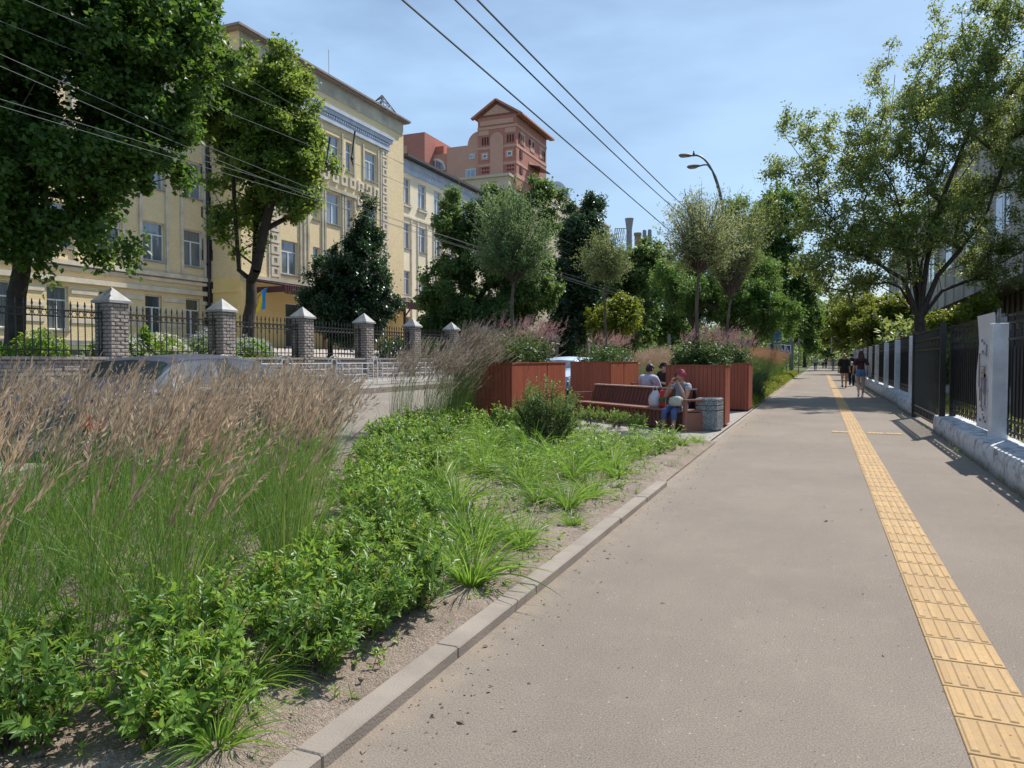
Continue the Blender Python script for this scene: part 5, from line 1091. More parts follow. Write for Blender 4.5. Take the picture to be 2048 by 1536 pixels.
w1 = figure('person', 'seated woman with short pink red hair eating with both hands at the bench end', J, M_SKIN, (bx_, by_ + .02, -.06), R(-24), .93, 1.25,
    wear=[('shirt', stripes(), lambda b_, p: (b_ == 'torso' and p.z > .5) or (b_ == 'uarm' and p.z > .93), .012), ('trousers', cloth('denim_capri', (.085, .12, .26)), lambda b_, p: b_ in ('hip', 'thigh') or (b_ == 'torso' and p.z <= .56) or (b_ == 'calf' and p.z > .30), .014)],
    hair=(mat('hair_pink_red', (.40, .05, .075), .6, .3, 30), 0, 1.16), look=-18, nod=4, shoes=(mat('sandal_tan', (.12, .09, .06), .7), 'sandal'))
# food in her hands, shoulder bag on her lap, shopping bags beside her
def blob(name, label, cat, loc, prof, m_, squash=(1, 1), n=22, wob=.06, rz=0, handles=None, hm=None, seed=0):
    mb = MB(); vs = []
    for i, (r, z) in enumerate(prof):
        for j in range(n): t = 2 * math.pi * j / n; rr_ = r * (1 + wob * mnoise.noise((math.cos(t) * 2 + seed, math.sin(t) * 2, z * 9))); vs.append((rr_ * math.cos(t) * squash[0], rr_ * math.sin(t) * squash[1], z + .012 * mnoise.noise((t, z * 8, seed))))
    k = len(prof); mb.add(vs, [(i * n + j, i * n + (j + 1) % n, (i + 1) * n + (j + 1) % n, (i + 1) * n + j) for i in range(k - 1) for j in range(n)] + [tuple(range(n - 1, -1, -1)), tuple(range((k - 1) * n, k * n))])
    e = empty(name, loc, rz, label, cat); mb.build('body', m_, e, smooth='all')
    if handles:
        h = MB(); 
        for hp in handles: h.tube([Vector(p) for p in hp], .008, 5)
        h.build('handle', hm or m_, e, smooth='all')
    return e
bm2 = mat('plastic_bag_white', (.66, .60, .64), .35, .08, 9, bump=.4, bscale=14)
BR = ANG - math.pi; BU = Vector((math.cos(BR), math.sin(BR), 0)); BN = Vector((-math.sin(BR), math.cos(BR), 0)); B0 = Vector((-5.43, 17.0, 0))
def onb(a, d, z=.422): p = B0 + BU * a + BN * d; return (p.x, p.y, z)
blob('plastic_bag', 'white plastic carrier bag with knotted handles left of the red bag', 'bag', onb(2.83, .2), [(.02, 0), (.12, .0), (.145, .06), (.14, .16), (.12, .24), (.075, .30), (.05, .345)], bm2, (1, .75), wob=.3, handles=[[(-.04, 0, .33), (-.05, 0, .40), (-.01, 0, .43), (.03, 0, .39), (.03, 0, .33)]], seed=2)
rb2 = blob('shopping_bag', 'red and green patterned shopping bag between the white bag and the woman', 'bag', onb(3.13, .22), [(.02, 0), (.12, 0), (.13, .05), (.125, .2), (.12, .33), (.11, .36)], mat('bag_red', (.55, .03, .02), .45, .15, 9), (1, .7), wob=.15, seed=5, handles=[[(-.05, .0, .35), (-.05, 0, .42), (.03, 0, .42), (.04, 0, .35)]], hm=mat('strap_cream', (.55, .45, .35), .7))
mb = MB(); mb.lathe([(.138, .12), (.14, .13), (.138, .2), (.132, .205)], 20); mb.v = [(a, b_ * .72, c) for a, b_, c in mb.v]; mb.build('green_band', mat('bag_green', (.05, .14, .06), .6, .3, 20), rb2)
mb = MB(); mb.tube([(.02, -.11, .02), (.03, -.115, .2), (.02, -.1, .34)], .008, 5); mb.build('strap', MT['strap_cream'], rb2)
blob('handbag', 'cream cloth shoulder bag lying on the lap of the seated woman', 'bag', (bx_ - .17 * math.sin(R(24)) + .05, by_ - .33, .50), [(.02, 0), (.13, .0), (.19, .05), (.17, .11), (.13, .16), (.07, .185), (.03, .19)], cloth('cream_bag', (.48, .45, .36)), (1, .55), wob=.5, rz=R(-24), seed=9)
f = MB(); f.ell((0, 0, 0), (.035, .03, .022), 10, 6); o = f.build('pastry', mat('pastry', (.42, .14, .05), .7), smooth=True); o.location = (bx_ - .125, by_ - .19, .955); tag(o, 'small reddish snack held at the mouth of the pink haired woman', 'food')
# man from behind
J = dict(SIT, chest=(0, -.02, .88), neck=(0, -.07, 1.09), head=(0, -.10, 1.22), shl=(.22, -.02, 1.02), shr=(-.22, -.02, 1.02), ell=(.27, -.14, .76), elr=(-.27, -.14, .76), wrl=(.12, -.38, .66), wrr=(-.12, -.38, .66))
mp = onb(1.56, 1.03, 0)
figure('person', 'man seen from behind in a pale lilac shirt on the far side of the bench', J, M_SKIN, (mp[0] - .05, mp[1] + .0, -.03), BR + math.pi + .1, 1.0, 1.3, wear=[('shirt', cloth('lilac_white', (.47, .46, .60)), lambda b_, p: b_ in ('torso', 'uarm') and p.z > .52, .022), ('trousers', cloth('dark_trousers', (.03, .035, .05)), lambda b_, p: b_ in ('hip', 'thigh', 'calf') or (b_ == 'torso' and p.z <= .54), .014)], hair=(mat('hair_dark', (.02, .017, .015), .6, .3, 30), 0, 1.04), nod=-14, shoes=(M_PLAST, 'shoe'), fingers=True)
J = dict(SIT, chest=(0, .02, .86), neck=(0, -.03, 1.06), head=(0, -.07, 1.18), ell=(.24, -.14, .74), elr=(-.24, -.14, .74), wrl=(.07, -.33, .80), wrr=(-.05, -.33, .78), hdl=(-.5, -.3, .5), hdr=(.5, -.3, .5), pnl=(-.3, .6, .2), pnr=(.3, .6, .2), curl=.6)
pp3 = DP(1329, 800, 19.2); pr3 = (pp3.x, pp3.y, .06)
p3_ = figure('person', 'person in black cap and glasses bent over a phone, facing the footpath', J, M_SKIN2, pr3, R(-30), .97, 1.0, wear=[('shirt', cloth('dark_plum', (.030, .012, .016)), lambda b_, p: b_ in ('torso', 'uarm') and p.z > .5, .018), ('trousers', blk, lambda b_, p: b_ in ('hip', 'thigh', 'calf') or (b_ == 'torso' and p.z <= .52), .012)], nod=24, shoes=(M_PLAST, 'shoe'))
h = MB(); h.ell((0, -.055, 1.235), (.088, .112, .085), 14, 8); h.obox((0, -.13, 1.235), (0, -.205, 1.20), .12, .012); h.build('cap', blk, p3_, smooth=True)
h = MB(); h.box(-.065, .065, -.166, -.160, 1.160, 1.190); h.build('glasses', M_METB, p3_)
f = MB(); f.bbox(-.036, .036, -.006, .006, 0, .15, .004); o = f.build('phone', M_METB); o.location = (pr3[0] + .0, pr3[1] - .0, 0); o.location = p3_.matrix_basis @ Vector((.01, -.37, .82)); o.rotation_euler = (R(-35), 0, R(-30)); tag(o, 'dark phone held low in both hands of the person in the cap', 'phone')
# pedestrians -------------------------------------------------------------
def WALK(st=.22, arm=.18, back=True, spread=0.): # facing -y; st: half stride
    return dict(pelvis=(0, 0, .97), chest=(0, .0, 1.28), neck=(0, .02, 1.47), head=(0, -.01, 1.60), shl=(.17, .02, 1.39), shr=(-.17, .02, 1.39), ell=(.24 + spread, .04 - arm * .4, 1.13), elr=(-.24 - spread, .04 + arm * .4, 1.13), wrl=(.25 + spread, -.02 - arm, .89), wrr=(-.25 - spread, -.02 + arm * .7, .90), hipl=(.09, 0, .92), hipr=(-.09, 0, .92), knl=(.09, -st * .2, .50), knr=(-.09, -st * .35, .50), anl=(.085, st, .11 + st * .25), anr=(-.085, -st, .085), ftl=(0, -.75, -.65 if st > .1 else -.2), ftr=(0, -1, -.1), belly=(0, 0, 0), curl=.35)
back = math.pi
J = WALK(.20, .10); 
figure('person', 'walking woman in dark red top and blue denim shorts seen from behind', J, M_SKIN2, (1.44, 30.4, 0), back + .05, 1.0, 1.02, wear=[('shirt', cloth('maroon_top', (.060, .018, .020)), lambda b_, p: (b_ == 'torso' and p.z > 1.02) or (b_ == 'uarm' and p.z > 1.2), .022), ('shorts', cloth('denim_blue', (.13, .20, .36)), lambda b_, p: (b_ in ('hip',) and p.z > .70) or (b_ == 'thigh' and p.z > .78) or (b_ == 'torso' and p.z <= 1.06), .022)], hair=(mat('hair_auburn', (.07, .016, .014), .6, .3, 30), .34, 1.12), shoes=(mat('sneaker_white', (.7, .7, .7), .6), 'shoe'))
blob('handbag', 'pale green shopper hanging at the hip of the woman in denim shorts', 'bag', (1.76, 30.42, .70), [(.02, 0), (.12, .0), (.13, .08), (.12, .22), (.10, .26)], cloth('pale_green', (.30, .38, .33)), (.45, 1), wob=.15, handles=[[(0, -.07, .25), (-.02, -.05, .48), (-.02, .05, .48), (0, .07, .25)]], seed=4)
f = MB(); f.bbox(-.035, .035, -.006, .006, -.08, .07, .004); o = f.build('phone', M_METB); o.location = (1.17, 30.30, .77); tag(o, 'dark phone dangling in the hand of the woman in denim shorts', 'phone')
J = WALK(.16, .06)
figure('person', 'blonde woman in a short black dress walking ahead, bare legged', J, M_SKIN, (1.17, 40.6, 0), back, 1.0, 1.15, wear=[('dress', blk, lambda b_, p: b_ == 'torso' or b_ == 'hip' or (b_ == 'thigh' and p.z > .72) or (b_ == 'uarm' and p.z > 1.1), .045)], hair=(mat('hair_blonde', (.32, .23, .12), .6, .3, 30), .22, 1.08), shoes=(M_PLAST, 'shoe'))
blob('handbag', 'white bag slung at the arm of the blonde woman in black', 'bag', (1.50, 40.4, 1.12), [(.02, 0), (.09, .0), (.10, .07), (.09, .16), (.06, .2)], M_WHITEP, (.6, 1), wob=.1, seed=6)
J = WALK(.2, .1)
figure('person', 'person all in black half hidden behind the blonde woman', J, M_SKIN, (1.62, 43.5, 0), back, 1.03, 1.0, wear=[('clothes', blk, lambda b_, p: b_ in ('torso', 'hip', 'thigh', 'calf', 'uarm'), .02)], hair=(MT['hair_dark'], 0, 1.05), fingers=False, shoes=(M_PLAST, 'shoe'))
whitec = cloth('white_top', (.62, .63, .68)); gry = cloth('grey_jeans', (.14, .16, .20))
for (px, d, la, top, bot, hc_, fc) in ((1630.5, 98, 'man in white shirt and grey trousers walking this way alone', whitec, gry, 'hair_dark', 0), (1646.5, 122, 'distant walker in pale top at the end of the footpath', whitec, blk, 'hair_dark', 0), (1652, 118, 'distant walker in black beside the pale topped one', blk, blk, 'hair_blonde', 1), (1659, 112, 'distant walker in light shorts before the hedge', cloth('sand', (.45, .36, .28)), whitec, 'hair_dark', 1), (1666, 92, 'distant walker in blue clothes near the bracket frame', cloth('mid_blue', (.10, .14, .25)), gry, 'hair_auburn', 1)):
    p = DP(px, 740, d); figure('person', la, WALK(.14, .08), M_SKIN, (p.x, p.y, 0), 0 if not fc else back, 1.05, 1.05, wear=[('shirt', top, lambda b_, p: b_ in ('torso', 'uarm') and p.z > 1.0, .02), ('trousers', bot, lambda b_, p: b_ in ('hip', 'thigh', 'calf') or (b_ == 'torso' and p.z <= 1.02), .018)], hair=(MT[hc_], 0, 1.05), fingers=False, sub=1, shoes=(M_PLAST, 'shoe'))
p = AX(689, 700, -25); figure('person', 'person in white top and black trousers in the school yard under the tree', WALK(.15, .1), M_SKIN, (p.x, p.y, gz(-25)), 1.2, 1.0, 1.0, wear=[('shirt', whitec, lambda b_, p: b_ in ('torso', 'uarm') and p.z > 1.0, .02), ('trousers', blk, lambda b_, p: b_ in ('hip', 'thigh', 'calf') or (b_ == 'torso' and p.z <= 1.02), .018)], hair=(MT['hair_dark'], 0, 1.05), fingers=False, sub=1, shoes=(M_PLAST, 'shoe'))
# ------------------------------------------------------------------ vegetation
M_BARK = mat('bark_dark', (.075, .058, .045), .95, .3, 6, bump=.8, bscale=22, col2=(.03, .024, .02)); M_BARK2 = mat('bark_grey', (.14, .11, .085), .95, .2, 6, bump=.8, bscale=22, col2=(.06, .048, .038))
L_MAPLE = leafmat('leaf_maple_shaded', (.03, .075, .02), (.07, .15, .03), .42, (.28, .45, .05), c=(.11, .19, .04))  # leaf green darkened: the shade on this crown is put into its colour
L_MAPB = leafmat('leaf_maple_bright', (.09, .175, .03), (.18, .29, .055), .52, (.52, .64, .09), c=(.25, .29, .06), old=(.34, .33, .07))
L_LIND = leafmat('leaf_linden', (.055, .12, .035), (.11, .20, .055), .45, (.34, .48, .09), c=(.15, .21, .07))
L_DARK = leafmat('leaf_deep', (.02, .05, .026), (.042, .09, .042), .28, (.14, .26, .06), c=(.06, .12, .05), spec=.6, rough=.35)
L_WILL = leafmat('leaf_ball_green', (.08, .16, .06), (.15, .25, .10), .45, (.40, .52, .18), c=(.17, .26, .10))
L_OLIV = leafmat('leaf_ball_olive', (.20, .27, .11), (.34, .39, .165), .45, (.55, .52, .22), c=(.34, .28, .14))
L_ELM = leafmat('leaf_street_tree', (.105, .17, .055), (.22, .29, .09), .5, (.52, .60, .14), c=(.28, .29, .09), old=(.40, .36, .06))
L_LOCU = leafmat('leaf_locust', (.055, .13, .035), (.11, .23, .055), .46, (.34, .52, .09), c=(.18, .26, .06))
L_YELL = leafmat('leaf_sunlit_yellow', (.08, .14, .02), (.17, .22, .03), .42, (.50, .52, .05), c=(.16, .19, .04))
L_PRIV = leafmat('leaf_privet', (.095, .205, .033), (.225, .385, .065), .45, (.50, .70, .10), c=(.22, .33, .065), rough=.38, nscale=3, old=(.34, .30, .06))
L_BOX = leafmat('leaf_globe_shrub', (.075, .145, .035), (.15, .25, .06), .38, (.38, .52, .10), c=(.17, .25, .07), nscale=3)
L_GRASS = leafmat('blade_green', (.10, .22, .03), (.21, .39, .06), .45, (.50, .70, .10), c=(.20, .36, .05), nscale=2, rough=.4, old=(.40, .34, .16))
L_REEDB = leafmat('reed_blade_green', (.045, .125, .025), (.12, .26, .045), .38, (.36, .55, .08), c=(.14, .24, .05), nscale=2, old=(.42, .36, .2))
L_REEDG = leafmat('reed_stem_green', (.05, .13, .025), (.16, .27, .06), .35, (.46, .58, .13), c=(.27, .31, .10), nscale=1.2)
L_REEDH = leafmat('reed_head_tan', (.27, .18, .13), (.54, .43, .31), .36, (.64, .52, .38), c=(.21, .125, .10), nscale=7, rough=.7)
L_PINK = leafmat('flower_spike_pink', (.33, .17, .16), (.46, .27, .25), .35, (.55, .35, .32), c=(.36, .17, .20), nscale=3, rough=.7)
L_WHFL = leafmat('flower_white', (.50, .52, .46), (.68, .70, .62), .3, (.7, .72, .6), nscale=3, rough=.7)
L_DRY = leafmat('dry_stem', (.20, .15, .09), (.32, .25, .16), .2, nscale=3, rough=.8)
L_PLNT = leafmat('leaf_planter', (.035, .085, .022), (.08, .15, .04), .3, (.28, .40, .08), c=(.12, .19, .06), nscale=3)
def tree(name, label, base, fork, lobes, tr, ncl=220, lpc=150, ls=.13, lw=.55, lm=None, bm=None, seed=1, cr=.45, limbs=None, group=None, fill=2.2, jit=.25, cat='tree', droop=.3, seg=.9, twist=.06, forks=None):
    """trunk base -> fork, limbs grown to clusters sampled in ellipsoid lobes (centre, radii[, weight]); all world coordinates"""
    rg = np.random.default_rng(seed); rd = random.Random(seed); base, fork = np.array(base, float), np.array(fork, float)
    nodes = [base]; par = [-1]; fixed = []
    nt_ = 6
    for i in range(1, nt_ + 1): p = base + (fork - base) * i / nt_ + np.array([rd.gauss(0, .02), rd.gauss(0, .02), 0]) * .5 * np.linalg.norm(fork - base) * (1 if 0 < i < nt_ else 0); nodes.append(p); par.append(i - 1)
    f0 = nt_
    for lb in (limbs or []):
        pi_ = f0 if not forks else f0
        for q in lb: nodes.append(np.array(q, float)); par.append(pi_); pi_ = len(nodes) - 1
    wts = np.array([(l[2] if len(l) > 2 else 1) * l[1][0] * l[1][1] * l[1][2] for l in lobes]) ** .8; wts /= wts.sum(); C = []
    for k in rg.choice(len(lobes), ncl, p=wts):
        c, r = np.array(lobes[k][0], float), np.array(lobes[k][1], float); d = rg.standard_normal(3); d /= np.linalg.norm(d); C.append(c + d * r * rg.random() ** (1 / fill) * rg.uniform(.85, 1.1))
    C = np.array(C); order = np.argsort(np.linalg.norm(C - fork, axis=1)); tips = []
    for ci in order:
        c = C[ci]; N = np.array(nodes[f0:]); d = np.linalg.norm(N - c, axis=1); d = d + .5 * np.maximum(0, N[:, 2] - c[2] + .2) + .12 * np.linalg.norm(N - fork, axis=1) * 0; j = int(d.argmin()) + f0; a = nodes[j]; L = np.linalg.norm(c - a)
        n = max(1, int(L / seg)); pi_ = j
        for i in range(1, n + 1):
            t = i / n; p = a + (c - a) * t + np.array([rd.gauss(0, twist), rd.gauss(0, twist), rd.gauss(0, twist) * .6]) * (L * .5 if i < n else 0) * .5 - np.array([0, 0, .10 * L * math.sin(math.pi * t)]); nodes.append(p); par.append(pi_); pi_ = len(nodes) - 1
        tips.append(pi_)
    cnt = np.zeros(len(nodes))
    for t_ in tips: cnt[t_] += 1
    for i in range(len(nodes) - 1, 0, -1): cnt[par[i]] += cnt[i]
    rad = tr * np.maximum(cnt / cnt[0], 1e-4) ** .58; rad[:f0 + 1] = tr * np.linspace(1.12, .82, f0 + 1); rad = np.maximum(rad, .012)
    N = np.array(nodes); P_ = np.array(par[1:]); Bg = Bag(); ra = np.minimum(rad[P_], rad[1:] * 1.35); ra[:f0] = rad[:f0]
    A = N[P_]; B_ = N[1:]; ext = nrm(B_ - A) * (rad[1:] * .5)[:, None]; segs_frusta(Bg, A, B_ + ext, ra, rad[1:], 7)
    for k in range(6):  # root flare
        t = 2 * math.pi * k / 6 + .3; dr = np.array([math.cos(t), math.sin(t), 0]); segs_frusta(Bg, [base + dr * tr * .5 + [0, 0, .35 * tr * 3]], [base + dr * tr * 1.5 - [0, 0, .05]], [tr * .5], [tr * .25], 5)
    # fine twigs
    TW = 5; T = np.repeat(C, TW, 0); dv = nrm(rg.standard_normal((len(T), 3)) + np.array([0, 0, .35])); E_ = T + dv * cr * rg.uniform(.5, 1.2, (len(T), 1)); segs_frusta(Bg, T, E_, np.full(len(T), .009), np.full(len(T), .003), 3)
    e = empty(name, tuple(base), 0, label, cat, group); Bg.build('trunk', bm or M_BARK, e, smooth=True, loc=base).location = (0, 0, 0)
    Lb = Bag(); sz = rg.uniform(.6, 1.4, len(C)); idx = np.repeat(np.arange(len(C)), np.maximum(8, (lpc * sz).astype(int))); n = len(idx)
    tw = rg.integers(0, TW, n); t = rg.random((n, 1)) ** .7; P = T[idx * TW + tw] * (1 - t) + E_[idx * TW + tw] * t + rg.standard_normal((n, 3)) * cr * .26 * sz[idx][:, None]
    out = nrm(P - (fork + [0, 0, .3]) * 1.0); D = nrm(out * .5 + rg.standard_normal((n, 3)) * .8 + [0, 0, -droop]); Nn = nrm(rg.standard_normal((n, 3)) * .7 + [0, 0, .9] + out * .3)
    l_ = ls * rg.uniform(.45, 1.45, n); leaves(Lb, P, D, Nn, l_, l_ * lw, fold=.12)
    Lb.build('crown', lm or L_LIND, e, loc=base).location = (0, 0, 0)
    return e
def V3(px, py, d): v = DP(px, py, d); return (v.x, v.y, v.z)
def lobe(px, py, d, rx, rz, ry=None, w=1): "ellipsoid measured in the photo: centre pixel, depth, half width and half height in pixels"; k = d / _F; return (V3(px, py, d), (rx * k, (ry if ry else rx) * k, rz * k), w)
# dark maple hanging over the school fence at the left
bp = Vector((-17.6, 11.6, 1.25)); 
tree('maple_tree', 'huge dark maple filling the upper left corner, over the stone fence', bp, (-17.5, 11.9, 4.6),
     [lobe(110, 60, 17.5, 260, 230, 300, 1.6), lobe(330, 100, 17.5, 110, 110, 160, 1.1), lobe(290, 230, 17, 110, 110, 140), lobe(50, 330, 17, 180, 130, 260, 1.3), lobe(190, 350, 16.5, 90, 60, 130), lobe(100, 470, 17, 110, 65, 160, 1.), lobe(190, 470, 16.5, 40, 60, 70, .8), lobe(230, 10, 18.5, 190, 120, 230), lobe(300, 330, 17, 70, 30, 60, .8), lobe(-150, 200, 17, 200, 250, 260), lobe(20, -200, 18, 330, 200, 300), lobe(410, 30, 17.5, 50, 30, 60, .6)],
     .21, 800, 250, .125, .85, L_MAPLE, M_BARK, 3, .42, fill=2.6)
tree('maple_tree', 'twin trunked bright green maple between two stone pillars of the school fence', (-19.0, 21.0, 1.5), (-19.1, 21.3, 4.3),
     [lobe(500, 180, 26.5, 85, 75, 90), lobe(560, 110, 26.5, 30, 40, 40, .8), lobe(590, 190, 26.5, 45, 60, 60), lobe(570, 330, 26.5, 85, 110, 100, 1.2), lobe(450, 230, 26.5, 45, 90, 80), lobe(620, 290, 26, 30, 60, 40, .8), lobe(470, 430, 26.5, 55, 90, 70, .6), lobe(600, 400, 26.3, 35, 50, 50, .35), lobe(530, 280, 26.8, 100, 150, 110, .7)],
     .22, 330, 230, .12, .85, L_MAPB, M_BARK, 5, .45, limbs=[[V3(478, 540, 26.4), V3(470, 430, 26.3), V3(465, 330, 26.3)], [V3(508, 530, 26.8), V3(513, 420, 26.9), V3(518, 320, 27), V3(530, 220, 27), V3(560, 130, 27)], [V3(512, 540, 26.4), V3(528, 460, 26.3), V3(548, 380, 26.2), V3(570, 300, 26.2), V3(590, 210, 26.2)]])
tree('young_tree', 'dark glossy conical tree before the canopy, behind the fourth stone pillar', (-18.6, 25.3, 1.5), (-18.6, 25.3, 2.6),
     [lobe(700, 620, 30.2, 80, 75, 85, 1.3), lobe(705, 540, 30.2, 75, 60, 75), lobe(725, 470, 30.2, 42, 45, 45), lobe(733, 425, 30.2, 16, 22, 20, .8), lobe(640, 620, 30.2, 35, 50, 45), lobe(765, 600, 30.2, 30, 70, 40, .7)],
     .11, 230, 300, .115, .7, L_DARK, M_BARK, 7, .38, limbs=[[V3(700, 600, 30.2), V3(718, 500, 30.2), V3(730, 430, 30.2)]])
tree('linden_tree', 'broad linden hiding the right wing of the school', (-17.8, 38.0, 1.35), (-17.8, 38.0, 4.2),
     [lobe(900, 600, 41, 65, 90, 80, 1.2), lobe(890, 430, 41, 35, 60, 50, .8), lobe(940, 480, 41, 60, 90, 80, 1.2), lobe(1040, 560, 41, 75, 100, 90, 1.3), lobe(960, 640, 41, 100, 50, 90), lobe(1080, 420, 42, 40, 60, 50, .9), lobe(1000, 430, 41, 70, 50, 70), lobe(870, 660, 41, 35, 45, 50, .8)],
     .24, 400, 290, .145, .85, L_LIND, M_BARK, 9, .5)
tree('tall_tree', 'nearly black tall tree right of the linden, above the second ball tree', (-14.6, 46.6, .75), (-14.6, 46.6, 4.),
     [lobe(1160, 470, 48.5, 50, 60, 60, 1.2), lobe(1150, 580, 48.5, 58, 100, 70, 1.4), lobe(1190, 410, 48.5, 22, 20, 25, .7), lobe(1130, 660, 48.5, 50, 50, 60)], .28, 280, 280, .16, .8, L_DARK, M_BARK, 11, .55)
tree('linden_tree', 'mid green tree in the gap behind the pale second ball tree', (-14.5, 62, .8), (-14.5, 62, 4.),
     [lobe(1270, 550, 62, 60, 50, 60), lobe(1300, 520, 62, 40, 40, 45), lobe(1260, 640, 62, 60, 60, 60), lobe(1220, 560, 62, 40, 60, 50)], .22, 190, 160, .24, .85, L_LIND, M_BARK, 13, .6)
tree('linden_tree', 'yellowish low tree behind the second planter', (-12.9, 44, .55), (-12.9, 44, 2.0), [lobe(1215, 650, 46, 45, 38, 50), lobe(1250, 630, 46, 35, 40, 40)], .1, 100, 130, .16, .8, L_YELL, M_BARK2, 14, .45)
tree('linden_tree', 'shaded tree covering the lower part of the plant chimneys', (-18.5, 72, 1.4), (-18.5, 72, 4.), [lobe(1315, 590, 74, 60, 60, 60), lobe(1350, 560, 74, 45, 45, 50), lobe(1290, 640, 74, 60, 50, 60), lobe(1250, 580, 74, 50, 50, 50), lobe(1335, 650, 74, 50, 45, 50)], .25, 230, 150, .26, .8, L_LIND, M_BARK, 26, .7)
tree('locust_tree', 'feathery dark locust filling the space behind the two olive ball trees', (-6.2, 40.5, 0), (-6.2, 40.5, 3.2),
     [lobe(1400, 590, 41, 70, 60, 90, 1.2), lobe(1350, 560, 42, 50, 45, 60), lobe(1480, 610, 41, 70, 60, 80, 1.2), lobe(1520, 560, 42, 45, 60, 60), lobe(1440, 530, 42, 55, 40, 60, .8), lobe(1545, 640, 40, 45, 45, 50)], .2, 360, 230, .15, .35, L_LOCU, M_BARK, 15, .5, droop=.7)
tree('locust_tree', 'tall leafy tree standing left of the footpath beyond the crossing signs', (-4.6, 60, 0), (-4.6, 60, 4.),
     [lobe(1560, 430, 61, 55, 55, 60), lobe(1550, 520, 60, 55, 60, 60, 1.1), lobe(1590, 580, 60, 45, 60, 60), lobe(1480, 440, 62, 35, 40, 45, .8), lobe(1500, 560, 60, 40, 60, 50), lobe(1610, 640, 58, 35, 35, 40)], .25, 300, 170, .24, .5, L_LOCU, M_BARK, 16, .6)
tree('distant_tree', 'leafy tree closing the footpath on its left in the distance', (-4.5, 92, 0), (-4.5, 92, 3.), [lobe(1610, 640, 92, 30, 50, 35), lobe(1590, 600, 92, 30, 40, 30), lobe(1625, 690, 92, 14, 22, 20), lobe(1570, 650, 92, 25, 50, 30)], .25, 150, 90, .32, .6, L_LOCU, M_BARK, 17, .8)
tree('distant_tree', 'dark far tree rising at the end of the street above the walkers', (-2.5, 150, 0), (-2.5, 150, 4.), [lobe(1630, 640, 150, 28, 45, 30), lobe(1650, 670, 150, 30, 35, 30), lobe(1610, 610, 150, 22, 25, 25)], .3, 140, 80, .5, .7, L_LIND, M_BARK, 18, 1.2)
tree('distant_tree', 'shaded far tree just right of the street end', (5.5, 130, 0), (5.5, 130, 3.), [lobe(1675, 640, 130, 25, 50, 30), lobe(1660, 690, 130, 22, 25, 25), lobe(1690, 690, 130, 20, 25, 25)], .3, 130, 80, .45, .7, L_LIND, M_BARK, 19, 1.1)
for (px, d, sd_, lab) in ((1715, 72, 21, 'sunlit yellow green tree behind the farthest fence posts'), (1765, 52, 22, 'sunlit yellow green tree left of the big street tree trunk'), (1690, 100, 25, 'green tree over the fence above the walking women')):
    b0 = DP(px, 715, d); tree('fence_tree', lab, (b0.x, b0.y, 0), (b0.x, b0.y, 2.2), [lobe(px, 640, d, 50, 45, 50), lobe(px - 35, 655, d, 30, 30, 30), lobe(px + 30, 620, d, 35, 30, 35), lobe(px, 690, d, 45, 18, 40)], .14, 150, 100, .2 * d / 60, .8, L_YELL if d < 80 else L_ELM, M_BARK2, sd_, .5 * d / 60)
b0 = DP(1915, 720, 30); tree('fence_tree', 'small sunlit yellow green tree between the trunk and the map board', (b0.x, b0.y, 0), (b0.x, b0.y, 1.9), [lobe(1905, 640, 30, 45, 22, 50), lobe(1950, 620, 30, 30, 20, 30), lobe(1870, 655, 30, 25, 18, 25)], .06, 70, 55, .13, .85, L_YELL, M_BARK2, 24, .3)
# big street tree on the right
bz = (3.75, 33.2, 0); fk = V3(1838, 640, 29.2)
tree('street_tree', 'big spreading street tree behind the black fence with many bare lower limbs', bz, fk,
     [lobe(1700, 330, 29, 150, 110, 130, 1.1), lobe(1600, 260, 28.5, 70, 45, 60, .8), lobe(1840, 220, 29, 150, 130, 150, 1.2), lobe(1900, 70, 29, 50, 60, 60, .8), lobe(1980, 130, 29, 100, 110, 110), lobe(1620, 440, 29, 100, 60, 90), lobe(1720, 470, 29, 120, 70, 110), lobe(1960, 400, 29.5, 130, 120, 130), lobe(2060, 250, 29.5, 90, 150, 110), lobe(1850, 430, 29, 110, 100, 120, .8), lobe(1720, 570, 29.5, 100, 40, 80, .9), lobe(1960, 560, 30, 110, 45, 90, .7), lobe(1560, 340, 28.5, 35, 40, 40, .7), lobe(1540, 430, 28.5, 30, 50, 40, .6), lobe(2120, 380, 29.5, 90, 150, 110, .7), lobe(2000, 40, 29, 110, 70, 100, .9), lobe(1650, 540, 29, 80, 55, 80, .9), lobe(1780, 480, 29, 120, 90, 100, .9), lobe(2010, 500, 29.5, 90, 80, 90, .8), lobe(1960, 230, 29.5, 110, 90, 110)],
     .23, 900, 135, .108, .6, L_ELM, M_BARK, 31, .42, fill=1.8, droop=.25,
     limbs=[[V3(x, y, 29.2 + dd * (k + 1) / len(L_)) for k, (x, y) in enumerate(L_)] for dd, L_ in (
        (-.8, [(1822, 544), (1811, 454), (1785, 370), (1739, 287), (1701, 227)]), (.5, [(1834, 484), (1830, 378), (1853, 287), (1875, 189), (1883, 98)]), (-.4, [(1853, 529), (1875, 423), (1913, 325), (1943, 249), (1974, 151)]),
        (-.9, [(1875, 552), (1921, 499), (1974, 423), (2004, 333), (2048, 227)]), (.9, [(1800, 575), (1762, 529), (1724, 484), (1671, 423), (1611, 423)]), (-.7, [(1807, 559), (1747, 522), (1701, 454), (1656, 378), (1603, 317), (1565, 265)]),
        (1.2, [(1883, 582), (1943, 559), (2048, 499)]), (1.4, [(1792, 590), (1730, 555), (1670, 560)]), (1.5, [(1845, 520), (1890, 400), (1960, 300), (2020, 130)]), (1.6, [(1826, 500), (1790, 380), (1780, 250), (1790, 150)]), (-1.8, [(1840, 540), (1860, 440), (1850, 330), (1830, 220)]))])
